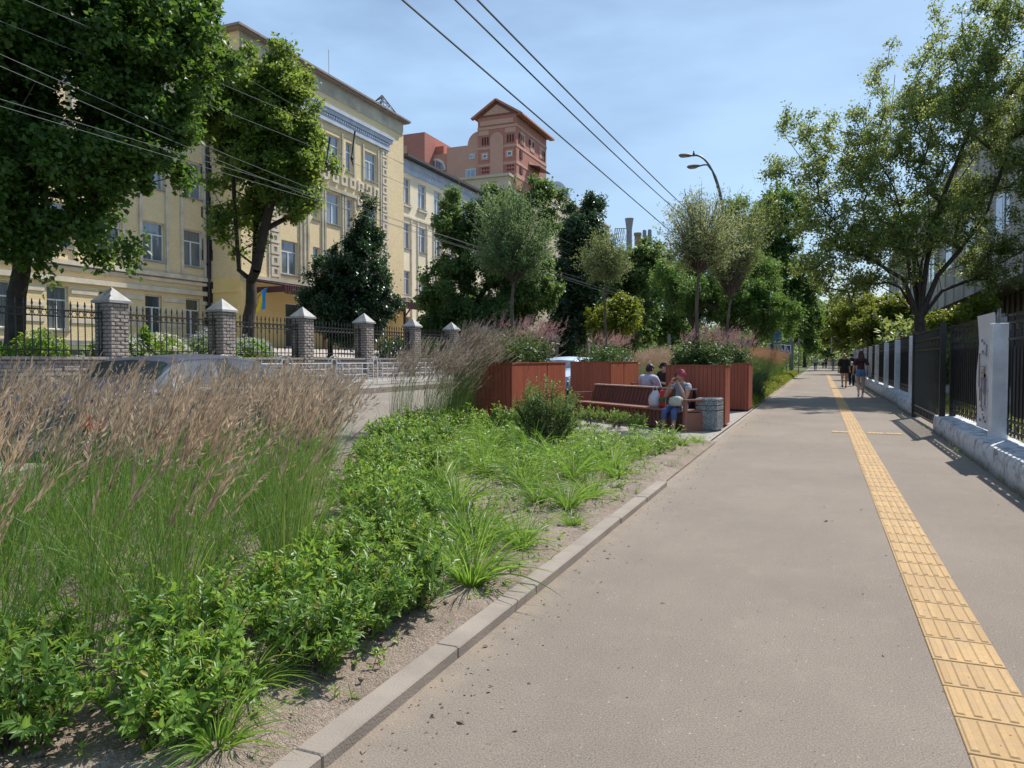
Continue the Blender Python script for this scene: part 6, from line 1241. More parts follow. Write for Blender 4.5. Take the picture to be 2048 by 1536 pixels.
# stemmed ball trees in the planters
def ball_tree(label, x, y, z0, zf, cz, r, lm, seed, rz=None, nl=12000, L=.085, ragged=.2, lean=0.):
    rg = np.random.default_rng(seed); rz = rz or r; e = empty('ball_tree', (x, y, z0), 0, label, 'tree', 'stemmed ball trees in the planters'); Bg = Bag()
    st = [np.array([lean * t * t * .5 + .02 * math.sin(t * 7), .02 * math.cos(t * 5), (zf - z0) * t]) for t in np.linspace(0, 1, 9)]
    segs_frusta(Bg, st[:-1], st[1:], np.linspace(.045, .034, 8), np.linspace(.044, .033, 8), 7); F = st[-1]; C = np.array([lean, 0, cz - z0])
    n = 420; d = nrm(rg.standard_normal((n, 3))); d[:, 2] = np.where(d[:, 2] < -.85, -d[:, 2], d[:, 2]); T = C + d * np.array([r, r, rz]) * (rg.uniform(.55, 1, (n, 1)) ** .6 + rg.standard_normal((n, 1)) * ragged * .6)
    M1 = F + (T - F) * .45 + np.array([0, 0, .10]) * r + rg.standard_normal((n, 3)) * .03; segs_frusta(Bg, np.tile(F, (n, 1)), M1, np.full(n, .008), np.full(n, .005), 3); segs_frusta(Bg, M1, T, np.full(n, .005), np.full(n, .002), 3)
    Bg.build('trunk', M_BARK2, e, smooth=True); Lb = Bag(); wq = rg.random(n) ** 2.2; i = rg.choice(n, nl, p=wq / wq.sum()); t = rg.random((nl, 1)) ** .55; P = np.where(t < .4, M1[i] * 1, M1[i] + (T[i] - M1[i]) * (t - .4) / .6 * 1.05) + rg.standard_normal((nl, 3)) * .06
    D = nrm((T[i] - M1[i]) + rg.standard_normal((nl, 3)) * .9 * r); leaves(Lb, P, D, rg.standard_normal((nl, 3)), L * rg.uniform(.6, 1.3, nl), L * .26, fold=.1); Lb.build('crown', lm, e); return e
MT['leaf_ball_mid'] = leafmat('leaf_ball_mid', (.16, .22, .09), (.27, .33, .14), .45, (.38, .42, .11), c=(.16, .18, .07))
ball_tree('dense round green ball tree on a bare stem, nearest the reeds', -6.12, 14.8, 1.25, 3.05, 4.10, .95, L_WILL, 41, .98, 15000, .085, .2)
ball_tree('small pale grey green ball tree in the planter behind the long bench', -6.2, 22.6, 1.25, 3.9, 4.55, .84, MT['leaf_ball_mid'], 42, .86, 10000, .085, .25)
ball_tree('tall ragged olive ball tree in the planter behind the litter bin', -2.42, 16.15, 1.2, 3.25, 4.12, .86, L_OLIV, 43, .80, 9500, .085, .35, .05)
ball_tree('second olive ball tree, in the farther planter by the footpath', -2.4, 21.6, 1.2, 3.1, 4.9, .98, MT['leaf_ball_mid'], 44, .98, 9000, .10, .35, .15)
# ---------------------------------------------------------------- shrubs with leafy stems
def shrub_mesh(name, h, r, ns, nlv, L, lm, seed, bare=.12, up=1.1, lw=.36, bm=None, side=3, detail=1, leafdir=.75):
    rg = np.random.default_rng(seed); a = rg.uniform(0, 2 * math.pi, ns); rr_ = r * np.sqrt(rg.random(ns)); P0 = np.stack([np.cos(a) * rr_ * .35, np.sin(a) * rr_ * .35, np.zeros(ns)], 1); hh = h * rg.uniform(.55, 1.05, ns) * (1 - .35 * (rr_ / r) ** 2)
    T = np.stack([np.cos(a) * rr_ * 1.05, np.sin(a) * rr_ * 1.05, hh], 1); M1 = P0 + (T - P0) * .5 + np.array([0, 0, .08 * h]) + rg.standard_normal((ns, 3)) * .02 * r
    Bg = Bag(); segs_frusta(Bg, P0, M1, np.full(ns, .0045), np.full(ns, .0032), 3); segs_frusta(Bg, M1, T, np.full(ns, .0032), np.full(ns, .0014), 3)
    # side shoots
    k = ns * side; i = np.repeat(np.arange(ns), side); t = rg.uniform(.25, .9, (k, 1)); A = np.where(t < .5, P0[i] + (M1[i] - P0[i]) * t * 2, M1[i] + (T[i] - M1[i]) * (t - .5) * 2); dv = nrm(rg.standard_normal((k, 3)) * [1, 1, .4] + [0, 0, .8]); B_ = A + dv * r * rg.uniform(.18, .45, (k, 1)); segs_frusta(Bg, A, B_, np.full(k, .002), np.full(k, .001), 3)
    S0 = np.concatenate([P0 * .0 + M1 * .0 + P0, A]); 
    e = empty(name); Bg.build('stems', bm or M_BARK2, e); Lb = Bag()
    n1 = int(ns * nlv * .5); i = rg.integers(0, ns, n1); t = (bare + (1 - bare) * rg.random((n1, 1)) ** .8); P = np.where(t < .5, P0[i] + (M1[i] - P0[i]) * t * 2, M1[i] + (T[i] - M1[i]) * (t - .5) * 2); ax = nrm(T[i] - M1[i])
    n2 = int(ns * nlv * .5); j = rg.integers(0, k, n2); t2 = rg.random((n2, 1)) ** .7; P = np.concatenate([P, A[j] + (B_[j] - A[j]) * t2]); ax = np.concatenate([ax, nrm(B_[j] - A[j])]); n = len(P)
    lat = rg.standard_normal((n, 3)); lat = nrm(lat - ax * (lat * ax).sum(1, keepdims=True)); D = nrm(lat * leafdir + ax * .75 + [0, 0, -.05]); N_ = nrm(ax * .8 - lat * .4 + [0, 0, .5]); l_ = L * rg.uniform(.55, 1.2, n); leaves(Lb, P, D, N_, l_, l_ * lw, fold=.22, detail=detail, droop=.12); Lb.build('leaves', lm, e); return e
def place(protos, spots, labels, cat, group, seed=0, sz=(1, 1)):
    rd = random.Random(seed); used = set()
    for i, s in enumerate(spots):
        k = i % len(protos); p = protos[k]; x, y, sc = s[0], s[1], s[2]; z = s[3] if len(s) > 3 else .02; lab = labels[i] if i < len(labels) else labels[-1]; scl = (sc * rd.uniform(.92, 1.08), sc * rd.uniform(.92, 1.08), sc * (s[4] if len(s) > 4 else 1))
        if k not in used: p.location = (x, y, z); p.rotation_euler = (0, 0, rd.uniform(0, 6.3)); p.scale = scl; tag(p, lab, cat, group); used.add(k)
        else: c = copy_tree(p, (x, y, z), rd.uniform(0, 6.3), scl, lab, group); c['category'] = cat
pv = [shrub_mesh('privet_shrub', .50, .34, 50, 50, .054, L_PRIV, 50 + i) for i in range(4)]
spots = [(-2.62, 1.72, 0.95), (-2.15, 1.95, 0.87), (-2.42, 2.35, 1.04), (-2.05, 2.62, 0.81), (-2.45, 2.98, 1.0), (-2.12, 3.1, 0.9), (-2.05, 3.45, 0.85), (-2.55, 3.62, 1.0), (-2.5100000000000002, 4.35, 0.76), (-2.91, 4.55, 0.97), (-3.21, 5.0, 1.05), (-2.96, 5.15, 0.8), (-3.66, 5.6, 1.09), (-3.5100000000000002, 6.2, 0.84), (-4.11, 6.4, 1.09), (-4.51, 7.1, 1.13), (-4.91, 7.7, 1.13), (-4.36, 7.7, 0.84), (-5.26, 8.4, 1.22), (-5.61, 9.1, 1.26), (-5.16, 9.2, 1.01), (-5.86, 9.9, 1.26), (-6.0600000000000005, 10.7, 1.26), (-5.46, 10.1, 1.01), (-6.21, 11.5, 1.22), (-5.76, 11.9, 1.18), (-5.36, 12.3, 1.18), (-5.01, 12.5, 1.18), (-3.05, 2.05, 0.81), (-3.4, 1.7, 0.76), (-2.9, 1.45, 0.76)]
labs = ['privet bush in the bottom corner of the bed', 'low privet bush beside the kerb at the picture foot', 'broad privet bush just behind the corner one', 'kerbside privet with dark shade under its leaves', 'privet bush rising beside the last reed clump', 'round topped privet nearest the bare soil by the kerb', 'small privet bush leaning over the dry soil', 'privet bush squeezed between reeds and soil', 'light green privet before the nearest sedge tuft', 'tall privet behind the nearest sedge tuft', 'privet bush in the middle of the diagonal hedge', 'short privet on the soil side of the diagonal hedge', 'privet touching the foot of the reeds midway', 'loose privet facing the open soil', 'dense privet halfway up the diagonal hedge', 'privet bush where the hedge thickens', 'tall bright privet above the thick part of the hedge', 'small privet inside the bend of the hedge', 'bushy privet before the grey road gap', 'high sunlit privet beside the road gap', 'lower privet in front of the high sunlit one', 'sunlit privet at the far roadside', 'privet crowning the far end of the diagonal hedge', 'privet with reddish twigs below', 'corner privet of the far hedge', 'privet in the far hedge left of the orange planter', 'privet right below the dark planter face', 'far hedge privet next to the globe shrub', 'leggy young privet among the reeds', 'thin privet shoots at the lower left margin', 'privet bush cut by the lower picture edge']
place(pv, spots, labs, 'shrub', 'privet hedge of the flower bed', 3)
gb = shrub_mesh('globe_shrub', 1.16, .50, 190, 95, .034, L_BOX, 61, bare=.52, lw=.42, side=4, detail=0); place([gb], [(-3.72, 10.3, 1.0)], ['round topped shrub with bare dark stems in the middle of the bed'], 'shrub', None)

# ---------------------------------------------------------------- feather reed grass
def reed_clumps(Bg, cl, seed, H=.88, stems=80, blades=45, lean=(.13, .05), spread=.10, head=(.20, .31), hd=20, w=.0044, blade_h=.80, fuzz=.016, rfoot=.09, hlean=(.21, .08)):
    """clump centres -> stems (mat 0), leaf blades (mat 1), plumes (mat 2)"""
    rg = np.random.default_rng(seed); cl = np.array(cl, float); n = len(cl) * stems; c = np.repeat(cl, stems, 0); hk = c[:, 2:3] if c.shape[1] > 2 else np.ones((n, 1))
    a = rg.uniform(0, 2 * math.pi, (n, 1)); rr_ = rfoot * np.sqrt(rg.random((n, 1))); P = np.concatenate([c[:, :1] + np.cos(a) * rr_, c[:, 1:2] + np.sin(a) * rr_, np.full((n, 1), .02)], 1)
    L = H * hk * np.where(rg.random((n, 1)) < .8, rg.uniform(.86, 1.10, (n, 1)), rg.uniform(.55, .9, (n, 1))); clw = np.repeat(rg.standard_normal((len(cl), 2)) * .05, stems, 0)
    D0 = np.concatenate([np.cos(a) * spread * rg.random((n, 1)), np.sin(a) * spread * rg.random((n, 1)), np.ones((n, 1))], 1); bend = np.concatenate([np.full((n, 1), lean[0]) + clw[:, :1], np.full((n, 1), lean[1]) + clw[:, 1:], np.full((n, 1), -.02)], 1) * rg.uniform(.3, 1.6, (n, 1)) + rg.standard_normal((n, 3)) * [.06, .06, 0]
    tip, d = ribbons(Bg, P, D0, L, np.full(n, w), bend, 5, 0, .5, rng=rg)
    # plumes: overlapping slender spikelets hugging the axis
    hl = rg.uniform(*head, (n, 1)) * (.8 + .2 * hk); k = hd; i = np.repeat(np.arange(n), k); t = np.tile(np.linspace(0, 1, k), n)[:, None]; op = np.repeat((rg.random((n, 1)) < .3).astype(float) * rg.uniform(.5, 1, (n, 1)), k, 0)
    ax = nrm(d + np.concatenate([np.full((n, 1), hlean[0]), np.full((n, 1), hlean[1]), np.zeros((n, 1))], 1) * rg.uniform(.3, 1.5, (n, 1)))[i]; side = nrm(np.cross(ax, rg.standard_normal((n * k, 3)))); prof = np.sin(np.pi * (t * .85 + .12)) ** .8
    Pq = tip[i] + ax * hl[i] * (t * .85 - .1) + np.array([hlean[0], hlean[1], -.1]) * (t ** 2) * .16 * hl[i] + side * fuzz * prof * (.28 + 1.0 * op); Dq = nrm(ax + side * (.10 + .75 * op)); l_ = hl[i][:, 0] * (.30 - .14 * op[:, 0]) * (1 - .5 * t[:, 0]) * rg.uniform(.7, 1.3, n * k); leaves(Bg, Pq, Dq, rg.standard_normal((n * k, 3)), l_, l_ * (.10 + .12 * op[:, 0]) + .001, fold=.1, mi=2, droop=0)
    # leaf blades
    m_ = len(cl) * blades; c = np.repeat(cl, blades, 0); a = rg.uniform(0, 2 * math.pi, (m_, 1)); rr_ = rfoot * 1.2 * np.sqrt(rg.random((m_, 1))); P = np.concatenate([c[:, :1] + np.cos(a) * rr_, c[:, 1:2] + np.sin(a) * rr_, np.full((m_, 1), .02)], 1); D0 = np.concatenate([np.cos(a) * .28, np.sin(a) * .28, np.ones((m_, 1))], 1) + rg.standard_normal((m_, 3)) * .1
    L = blade_h * rg.uniform(.5, 1.25, m_); bend = np.concatenate([np.cos(a), np.sin(a), np.full((m_, 1), -.5)], 1) * rg.uniform(0.05, .9, (m_, 1)) ** 2.2; ribbons(Bg, P, D0, L, rg.uniform(.0035, .008, m_), bend, 6, 1, .12, rng=rg)
RM = [L_REEDG, L_REEDB, L_REEDH]
def in_reed(x, y):
    "outline of the near reed block, measured on the soil"
    e = np.interp(y, [1.2, 2.4, 3.0, 3.9, 5.0, 6.2, 7.2, 8.2, 9.4], [-2.95, -2.95, -2.95, -3.2, -3.75, -4.6, -5.3, -6.1, -6.7]); return x < e and x > -6.35
rd = random.Random(11); cl = []
for iy in range(40):
    for ix in range(22):
        x = -6.3 + ix * .46 + rd.uniform(-.09, .09); y = 1.4 + iy * .44 + rd.uniform(-.09, .09)
        if y < 8.6 and in_reed(x, y): cl.append((x, y, rd.uniform(.9, 1.12)))
near_edge = [(-3.1, 1.75, .95), (-2.86, 3.42, 1.0), (-3.22, 3.95, 1.02), (-2.78, 2.5, .98)]
cl = [c for c in cl if all((c[0] - q[0]) ** 2 + (c[1] - q[1]) ** 2 > .09 for q in near_edge)]
Bg = Bag(); reed_clumps(Bg, cl, 12, stems=23, blades=80, rfoot=.075); tag(Bg.build('tall_reed_grass', RM), 'mass of tall feather reed grass with tan plumes filling the near bed', 'grass', kind='stuff')
for i, (c, lab) in enumerate(zip(near_edge, ('green reed clump in the lowest corner of the picture', 'reed grass clump standing at the edge of the block, by the bare soil', 'dense green stemmed reed clump at the right hand corner of the block', 'reed grass clump rising from the privet at the picture foot'))):
    Bg = Bag(); reed_clumps(Bg, [(0, 0, c[2])], 70 + i, stems=75, blades=130, rfoot=.13); o = Bg.build('reed_clump', RM); o.location = (c[0], c[1], 0); tag(o, lab, 'grass clump', 'feather reed clumps')
cl = [(rd.uniform(-6.42, -6.15), rd.uniform(10.2, 12.6), rd.uniform(.9, 1.1)) for k in range(15)]
Bg = Bag(); reed_clumps(Bg, cl, 13, stems=46, blades=22, H=1.15, w=.0045); tag(Bg.build('reed_grass', RM), 'thin reed grass before the road gap, left of the first planter', 'grass', kind='stuff')
cl2 = [(rd.uniform(-6.42, -6.2), rd.uniform(12.6, 13.2), rd.uniform(1.15, 1.35)) for k in range(6)] + [(rd.uniform(-7.1, -6.85), rd.uniform(13.2, 16.), 1.05) for k in range(10)]
Bg = Bag(); reed_clumps(Bg, cl2, 14, stems=40, blades=30, H=1.2); reed_clumps(Bg, [(-6.25, 12.6, 1.30), (-6.35, 12.9, 1.28), (-6.40, 12.3, 1.2)], 15, stems=80, blades=60, lean=(.34, .12), H=1.15); tag(Bg.build('tall_reed_grass', RM), 'tall reed grass leaning against the dark face of the first planter', 'grass', kind='stuff')
cl = []
for k in range(120): x = rd.uniform(-11.9, -9.9) ; y = rd.uniform(15, 24)
# reeds on the strip between the parked cars and the planters
cl = [(rd.uniform(-6.45, -5.6), rd.uniform(25, 33), rd.uniform(.8, 1.0)) for k in range(40)] + [(rd.uniform(-5.2, -4.0), rd.uniform(24.5, 27), 1.0) for k in range(22)]
Bg = Bag(); reed_clumps(Bg, cl, 16, stems=55, blades=25, H=1.3, w=.006, fuzz=.02); tag(Bg.build('reed_grass', RM), 'reed grass between the planters and the parked cars', 'grass', kind='stuff')
# across from the hatchback: thin band seen between the near reeds and the orange planter
cl = [(rd.uniform(-7.0, -6.62) + .2, rd.uniform(13.0, 17.5), rd.uniform(.95, 1.12)) for k in range(22)]
Bg = Bag(); reed_clumps(Bg, cl, 17, stems=60, blades=35, H=1.4, w=.005); tag(Bg.build('reed_grass', RM), 'reed grass band left of the first planter', 'grass', kind='stuff')
# far beds: dark near clump, brown plumes beyond
Bg = Bag(); reed_clumps(Bg, [(rd.uniform(-3.4, -1.95), rd.uniform(22.6, 27), rd.uniform(.95, 1.05)) for k in range(34)], 18, stems=110, blades=90, H=1.15, w=.006, spread=.5, rfoot=.16, head=(.1, .16), fuzz=.012, blade_h=1.1, lean=(.3, 0)); tag(Bg.build('fountain_grass', [L_DARK, MT['leaf_deep'], L_REEDG]), 'dark arching grass beside the footpath past the last planter', 'grass', kind='stuff')
Bg = Bag(); reed_clumps(Bg, [(rd.uniform(-5.2, -2.5), rd.uniform(30, 62), rd.uniform(.85, 1.1)) for k in range(210)], 19, stems=60, blades=12, H=1.35, w=.010, fuzz=.04, hd=9, head=(.3, .45)); tag(Bg.build('reed_grass', [L_REEDG, L_GRASS, leafmat('reed_head_russet', (.30, .16, .10), (.45, .27, .17), .3, (.6, .38, .25), c=(.36, .2, .13), rough=.7)]), 'russet plumed reed grass far along the footpath', 'grass', kind='stuff')
# low green edging along the far path
rg = np.random.default_rng(77); Bg = Bag(); n = 26000; y = 22 + 60 * rg.random(n) ** 1.5; x = -1.75 - rg.gamma(1.6, .28, n); P = np.stack([x, y, rg.uniform(.0, .36, n) * np.clip((-1.6 - x) * 2.5, .2, 1)], 1); leaves(Bg, P, rg.standard_normal((n, 3)) + [0, 0, .9], rg.standard_normal((n, 3)) * .6 + [0, 0, 1], rg.uniform(.05, .14, n), rg.uniform(.02, .05, n)); tag(Bg.build('ground_cover', L_YELL), 'bright green ground cover edging the far footpath', 'ground cover', kind='stuff')
# ---------------------------------------------------------------- sedge tufts
def tuft(name, h, nb, seed, lm=None, wd=.0055, arch=1.): 
    rg = np.random.default_rng(seed); a = rg.uniform(0, 2 * math.pi, (nb, 1)); r = .035 * np.sqrt(rg.random((nb, 1))); P = np.concatenate([np.cos(a) * r, np.sin(a) * r, np.zeros((nb, 1))], 1); D = np.concatenate([np.cos(a) * .4, np.sin(a) * .4, np.ones((nb, 1))], 1) + rg.standard_normal((nb, 3)) * .16
    bend = np.concatenate([np.cos(a), np.sin(a), np.full((nb, 1), -.55)], 1) * rg.uniform(.15, 1.35, (nb, 1)) * arch + rg.standard_normal((nb, 3)) * .12; Bg = Bag(); ribbons(Bg, P, D, h * rg.uniform(.45, 1.25, nb), wd * rg.uniform(.6, 1.3, nb), bend, 7, 0, .1, rng=rg); return Bg.build(name, lm or L_GRASS)
tp = [tuft('sedge_tuft', .40, 150, 80 + i, wd=.0085, arch=1.25) for i in range(4)]
sp = [(-1.93, 4.0, 1.34), (-2.25, 4.75, 1.41), (-2.55, 5.2, 1.28), (-3.0, 5.9, 1.54), (-3.45, 6.5, 1.47), (-1.98, 4.95, 1.22), (-1.87, 5.8, 0.58), (-2.1, 6.4, 1.28), (-2.45, 6.55, 1.15), (-2.05, 6.95, 1.15), (-2.85, 7.3, 1.28), (-3.2, 7.9, 1.41), (-2.6, 8.1, 1.41), (-2.15, 8.35, 1.09), (-2.35, 8.9, 1.41), (-3.7, 8.1, 1.41), (-4.1, 8.9, 1.41), (-3.1, 9.0, 1.41), (-2.7, 9.6, 1.28), (-3.6, 9.4, 1.54), (-4.4, 9.9, 1.54), (-2.0, 11.9, 0.85), (-1.85, 12.4, 0.69), (-2.3, 12.3, 0.85), (-4.9, 10.9, 1.54), (-4.5, 11.6, 1.54), (-4.1, 10.9, 1.28), (-2.15, 2.35, 1.02), (-1.92, 1.95, 0.96), (-2.4, 10.6, 1.15), (-3.0, 10.4, 1.28), (-2.2, 4.3, 1.02)]
tl = ['sedge tuft alone on the dry soil nearest the kerb', 'sedge tuft right behind the nearest one', 'sedge tuft in line behind the privet bushes', 'tall sedge tuft halfway along the soil patch', 'sedge tuft touching the diagonal privet hedge', 'sedge tuft by the kerb with a taller stem', 'tiny sedge seedling beside the kerb', 'sedge tuft before the kerb end', 'sedge tuft left of the pair by the kerb', 'dark green sedge of the pair by the kerb', 'sedge tuft in the centre of the soil', 'sedge tuft left of centre, deeper in the bed', 'light sedge tuft behind the central one', 'sedge tuft close to where the kerb stops', 'sedge tuft beyond the kerb end', 'sedge tuft before the globe shrub on its left', 'bright tuft left of the globe shrub', 'tuft right below the globe shrub', 'tuft right of the globe shrub foot', 'thick tuft under the globe shrub', 'yellow green tuft between hedge and globe shrub', 'overhanging tuft at the corner of the paving', 'small tuft hanging over the path by the slabs', 'tuft before the feet of the seated woman', 'tuft before the far privet hedge', 'tuft below the orange planter', 'tuft behind the globe shrub stems', 'broad bladed tuft amid the lowest privet', 'arching blades beside the kerb at the picture foot', 'tuft among the leafy perennials', 'tuft between the perennials and the globe shrub', 'small tuft between privet and first sedge']
place(tp, sp, tl, 'grass tuft', 'sedge tufts in the flower bed', 5)
# broad arching wild grasses in the reeds
wt = [tuft('wild_grass', .75, 9, 90 + i, wd=.016, arch=1.1) for i in range(2)]
place(wt, [(-3.0, 2.75, 1.), (-3.3, 3.1, 1.05), (-2.35, 2.1, .6), (-3.9, 3.2, 1.), (-2.55, 3.3, .7)], ['broad bladed wild grass bending over in front of the reeds', 'second broad bladed grass with a bright folded leaf', 'short broad bladed grass over the kerbside privet', 'broad bladed grass deep in the reeds', 'small broad bladed grass at the reed corner'], 'grass', 'broad bladed wild grasses', 6)
# leafy ground cover and seedlings
rg = np.random.default_rng(101)
def cover(name, label, npl, region, h, lm, seed, L=.06, W=.34, nl=14, blades=0, mats=None):
    rg = np.random.default_rng(seed); P0 = []
    while len(P0) < npl:
        x, y = rg.uniform(region[0], region[1]), rg.uniform(region[2], region[3])
        if region[4](x, y): P0.append((x, y, .03))
    P0 = np.array(P0); hh = h * rg.uniform(.4, 1.15, (npl, 1)); D = nrm(rg.standard_normal((npl, 3)) * [.25, .25, 0] + [0, 0, 1]); Bg = Bag(); segs_frusta(Bg, P0, P0 + D * hh, np.full(npl, .0028), np.full(npl, .0012), 3)
    i = np.repeat(np.arange(npl), nl); t = rg.random((len(i), 1)); P = P0[i] + D[i] * hh[i] * t; lat = rg.standard_normal((len(i), 3)) * [1, 1, .25]; l_ = L * rg.uniform(.5, 1.25, len(i)); leaves(Bg, P, nrm(lat) + [0, 0, .45], [0, 0, 1] + .3 * rg.standard_normal((len(i), 3)), l_, l_ * W, fold=.2, detail=1 if L > .05 else 0, mi=1)
    if blades:
        i = rg.integers(0, npl, npl * blades); n = len(i); Pb = P0[i] + rg.standard_normal((n, 3)) * [.05, .05, 0]; a = rg.uniform(0, 2 * math.pi, (n, 1)); ribbons(Bg, Pb, np.concatenate([np.cos(a) * .3, np.sin(a) * .3, np.ones((n, 1))], 1), h * rg.uniform(.5, 1.3, n), rg.uniform(.008, .016, n), np.concatenate([np.cos(a), np.sin(a), np.full((n, 1), -.6)], 1) * rg.uniform(.2, 1.6, (n, 1)), 6, 2, .12, rng=rg)
    return tag(Bg.build(name, mats or [L_DRY, lm, L_GRASS]), label, 'ground cover', kind='stuff')
hedge_x = lambda y: np.interp(y, [1, 3, 4.5, 6, 8, 10, 12.6], [-2.2, -2.3, -2.7, -3.5, -4.7, -5.6, -6.2])
cover('leafy_perennials', 'leafy green perennials crowding the back of the bed', 700, (-6.0, -1.95, 7.4, 12.9, lambda x, y: x > hedge_x(y) and x < -1.95 - .2 * (11 - y if y < 11 else 0) and not (x > -3.6 and y > 12.0)), .34, L_PRIV, 102, .075, .32, 20, 3)
cover('seedlings', 'small seedlings and weeds scattered over the dry soil', 420, (-5, -1.78, 1.6, 9.5, lambda x, y: x > hedge_x(y) - .1), .08, L_PRIV, 103, .038, .42, 7)
cover('weeds', 'low weeds and seedlings between the reed clumps', 420, (-6.3, -2.4, 1.6, 8.5, in_reed), .22, L_GRASS, 104, .06, .22, 9, 2)
cover('path_edge_weeds', 'little weeds growing against the kerb', 46, (-1.80, -1.70, 1.5, 12.5, lambda x, y: True), .07, L_PRIV, 105, .035, .3, 8, 2)
cover('low_greens', 'low bright green plants filling the ground between the sedge tufts', 270, (-5.4, -1.85, 3.6, 9.5, lambda x, y: x > hedge_x(y) - .1 and mnoise.noise((x * 1.3, y * 1.3, 2)) > -.05 and x < -1.95), .2, L_PRIV, 106, .055, .34, 14, 1)
cover('wall_foot_weeds', 'little weeds along the foot of the whitewashed wall', 40, (1.86, 2.2, 5, 40, lambda x, y: x < 2.06 + .006 * y), .07, L_PRIV, 107, .035, .3, 8, 2)
# litter on the footpath: dry leaf bits and grit near the kerb and the wall
Bg = Bag(); n = 1300; q = rg.random(n); P = np.stack([np.where(q < .5, -1.52 + rg.gamma(1.3, .12, n), np.where(q < .7, 1.95 - rg.gamma(1.2, .12, n), rg.uniform(-1.5, 1.95, n))), 1.5 + 22 * rg.random(n) ** 1.3, np.full(n, .002)], 1); l_ = rg.uniform(.006, .024, n) * np.where(rg.random(n) < .06, 2.2, 1); leaves(Bg, P, rg.standard_normal((n, 3)) * [1, 1, .12], rg.standard_normal((n, 3)) * .35 + [0, 0, 1], l_, l_ * .5); tag(Bg.build('leaf_litter', leafmat('dry_litter', (.10, .07, .045), (.38, .29, .18), .1, (.4, .3, .15), rough=.8)), kind='stuff')
# fallen dry stalks lying flat
Bg = Bag(); n = 340; P = np.stack([rg.uniform(-6.2, -1.78, n), rg.uniform(1.5, 9.5, n), rg.uniform(.055, .075, n)], 1); a = rg.uniform(0, 6.3, (n, 1)); ribbons(Bg, P, np.concatenate([np.cos(a), np.sin(a), np.full((n, 1), .02)], 1), rg.uniform(.08, .4, n), np.full(n, .003), rg.standard_normal((n, 3)) * [.4, .4, 0], 4, 0, .4, rng=rg); tag(Bg.build('straw_litter', L_DRY), kind='stuff')
cover('purple_perennials', 'small dark purple leaved plants by the globe shrub', 12, (-3.0, -2.6, 10.9, 11.3, lambda x, y: True), .22, leafmat('leaf_purple', (.07, .02, .035), (.14, .05, .06), .25, (.3, .1, .1), c=(.16, .06, .07)), 108, .06, .5, 14)
cover('dead_stems', 'dry brown weed stems standing among the greens', 70, (-5.2, -1.8, 3.0, 12.5, lambda x, y: x > hedge_x(y)), .34, L_DRY, 109, .03, .25, 4)
# shrubs under the bench
hb = [shrub_mesh('bench_shrub', .42, .34, 34, 60, .034, L_PRIV, 63 + i, bare=.4, lw=.45, detail=0) for i in range(2)]
place(hb, [(-4.45, 15.15, 1.05), (-3.85, 14.75, 1.0), (-3.35, 14.35, .9), (-5.0, 14.2, 1.0), (-4.9, 13.0, 1.1), (-4.3, 12.9, .95)], ['low shrub under the left part of the long bench', 'low shrub before the middle of the long bench', 'yellowish low shrub below the bench slats with a tall shoot', 'low shrub between bench and orange planter', 'low shrub behind the globe shrub', 'low shrub right of the globe shrub, before the bench'], 'shrub', 'low shrubs along the long bench', 8)
# ---------------------------------------------------------------- planter plants
def planting(label, x0, x1, y0, y1, z, seed, h=.55, npl=70, pink=1., dense=24):
    rg = np.random.default_rng(seed); O = np.array([(x0 + x1) / 2, (y0 + y1) / 2, z]); P0 = np.stack([rg.uniform(x0, x1, npl), rg.uniform(y0, y1, npl), np.full(npl, z - .05)], 1) - O; hh = h * rg.uniform(.5, 1.1, (npl, 1)); D = nrm(rg.standard_normal((npl, 3)) * [.22, .22, 0] + [0, 0, 1]); e = empty('planter_flowers', tuple(O), 0, label, 'flowers', 'planting in the timber planters')
    Bg = Bag(); segs_frusta(Bg, P0, P0 + D * hh, np.full(npl, .004), np.full(npl, .002), 3); i = np.repeat(np.arange(npl), dense); t = rg.random((len(i), 1)) ** .9; P = P0[i] + D[i] * hh[i] * t + rg.standard_normal((len(i), 3)) * .05; l_ = rg.uniform(.05, .12, len(i)); leaves(Bg, P, rg.standard_normal((len(i), 3)) * [1, 1, .4] + [0, 0, .3], [0, 0, 1] + .5 * rg.standard_normal((len(i), 3)), l_, l_ * .45, mi=0, fold=.15)
    nb = 30; Pb = np.stack([rg.uniform(x0 - .02, x1 + .02, nb), rg.uniform(y0, y1, nb), np.full(nb, z)], 1) - O; lb = rg.uniform(.12, .2, nb); leaves(Bg, Pb, rg.standard_normal((nb, 3)) * [1, 1, .2] + [0, 0, .5], rg.standard_normal((nb, 3)) * .4 + [0, 0, 1], lb, lb * .8, detail=1, droop=.4); Bg.build('foliage', L_PLNT, e)
    ns = int(95 * pink); Ps = np.stack([rg.uniform(x0 + .1, x1 - .05, ns), rg.uniform(y0 + .1, y1, ns), np.full(ns, z + h * .3)], 1) - O; Ds = np.tile([.12, .05, 1.], (ns, 1)) + rg.standard_normal((ns, 3)) * .13; Bg = Bag(); tip, d = ribbons(Bg, Ps, Ds, h * rg.uniform(.4, .78, ns), np.full(ns, .005), rg.standard_normal((ns, 3)) * .1 + [.15, .05, 0], 3, 0, .6, rng=rg)
    k = 26; i = np.repeat(np.arange(ns), k); t = np.tile(np.linspace(0, 1, k), ns)[:, None]; hl = rg.uniform(.16, .3, (ns, 1)); sd_ = nrm(np.cross(d[i], rg.standard_normal((ns * k, 3)))); P = tip[i] + d[i] * hl[i] * t + sd_ * .008; l_ = .036 * (1.2 - t[:, 0] * .8); leaves(Bg, P, sd_ + d[i] * .8, rg.standard_normal((ns * k, 3)), l_, l_ * .55, mi=1); Bg.build('flower_spikes', [L_PLNT, L_PINK], e)
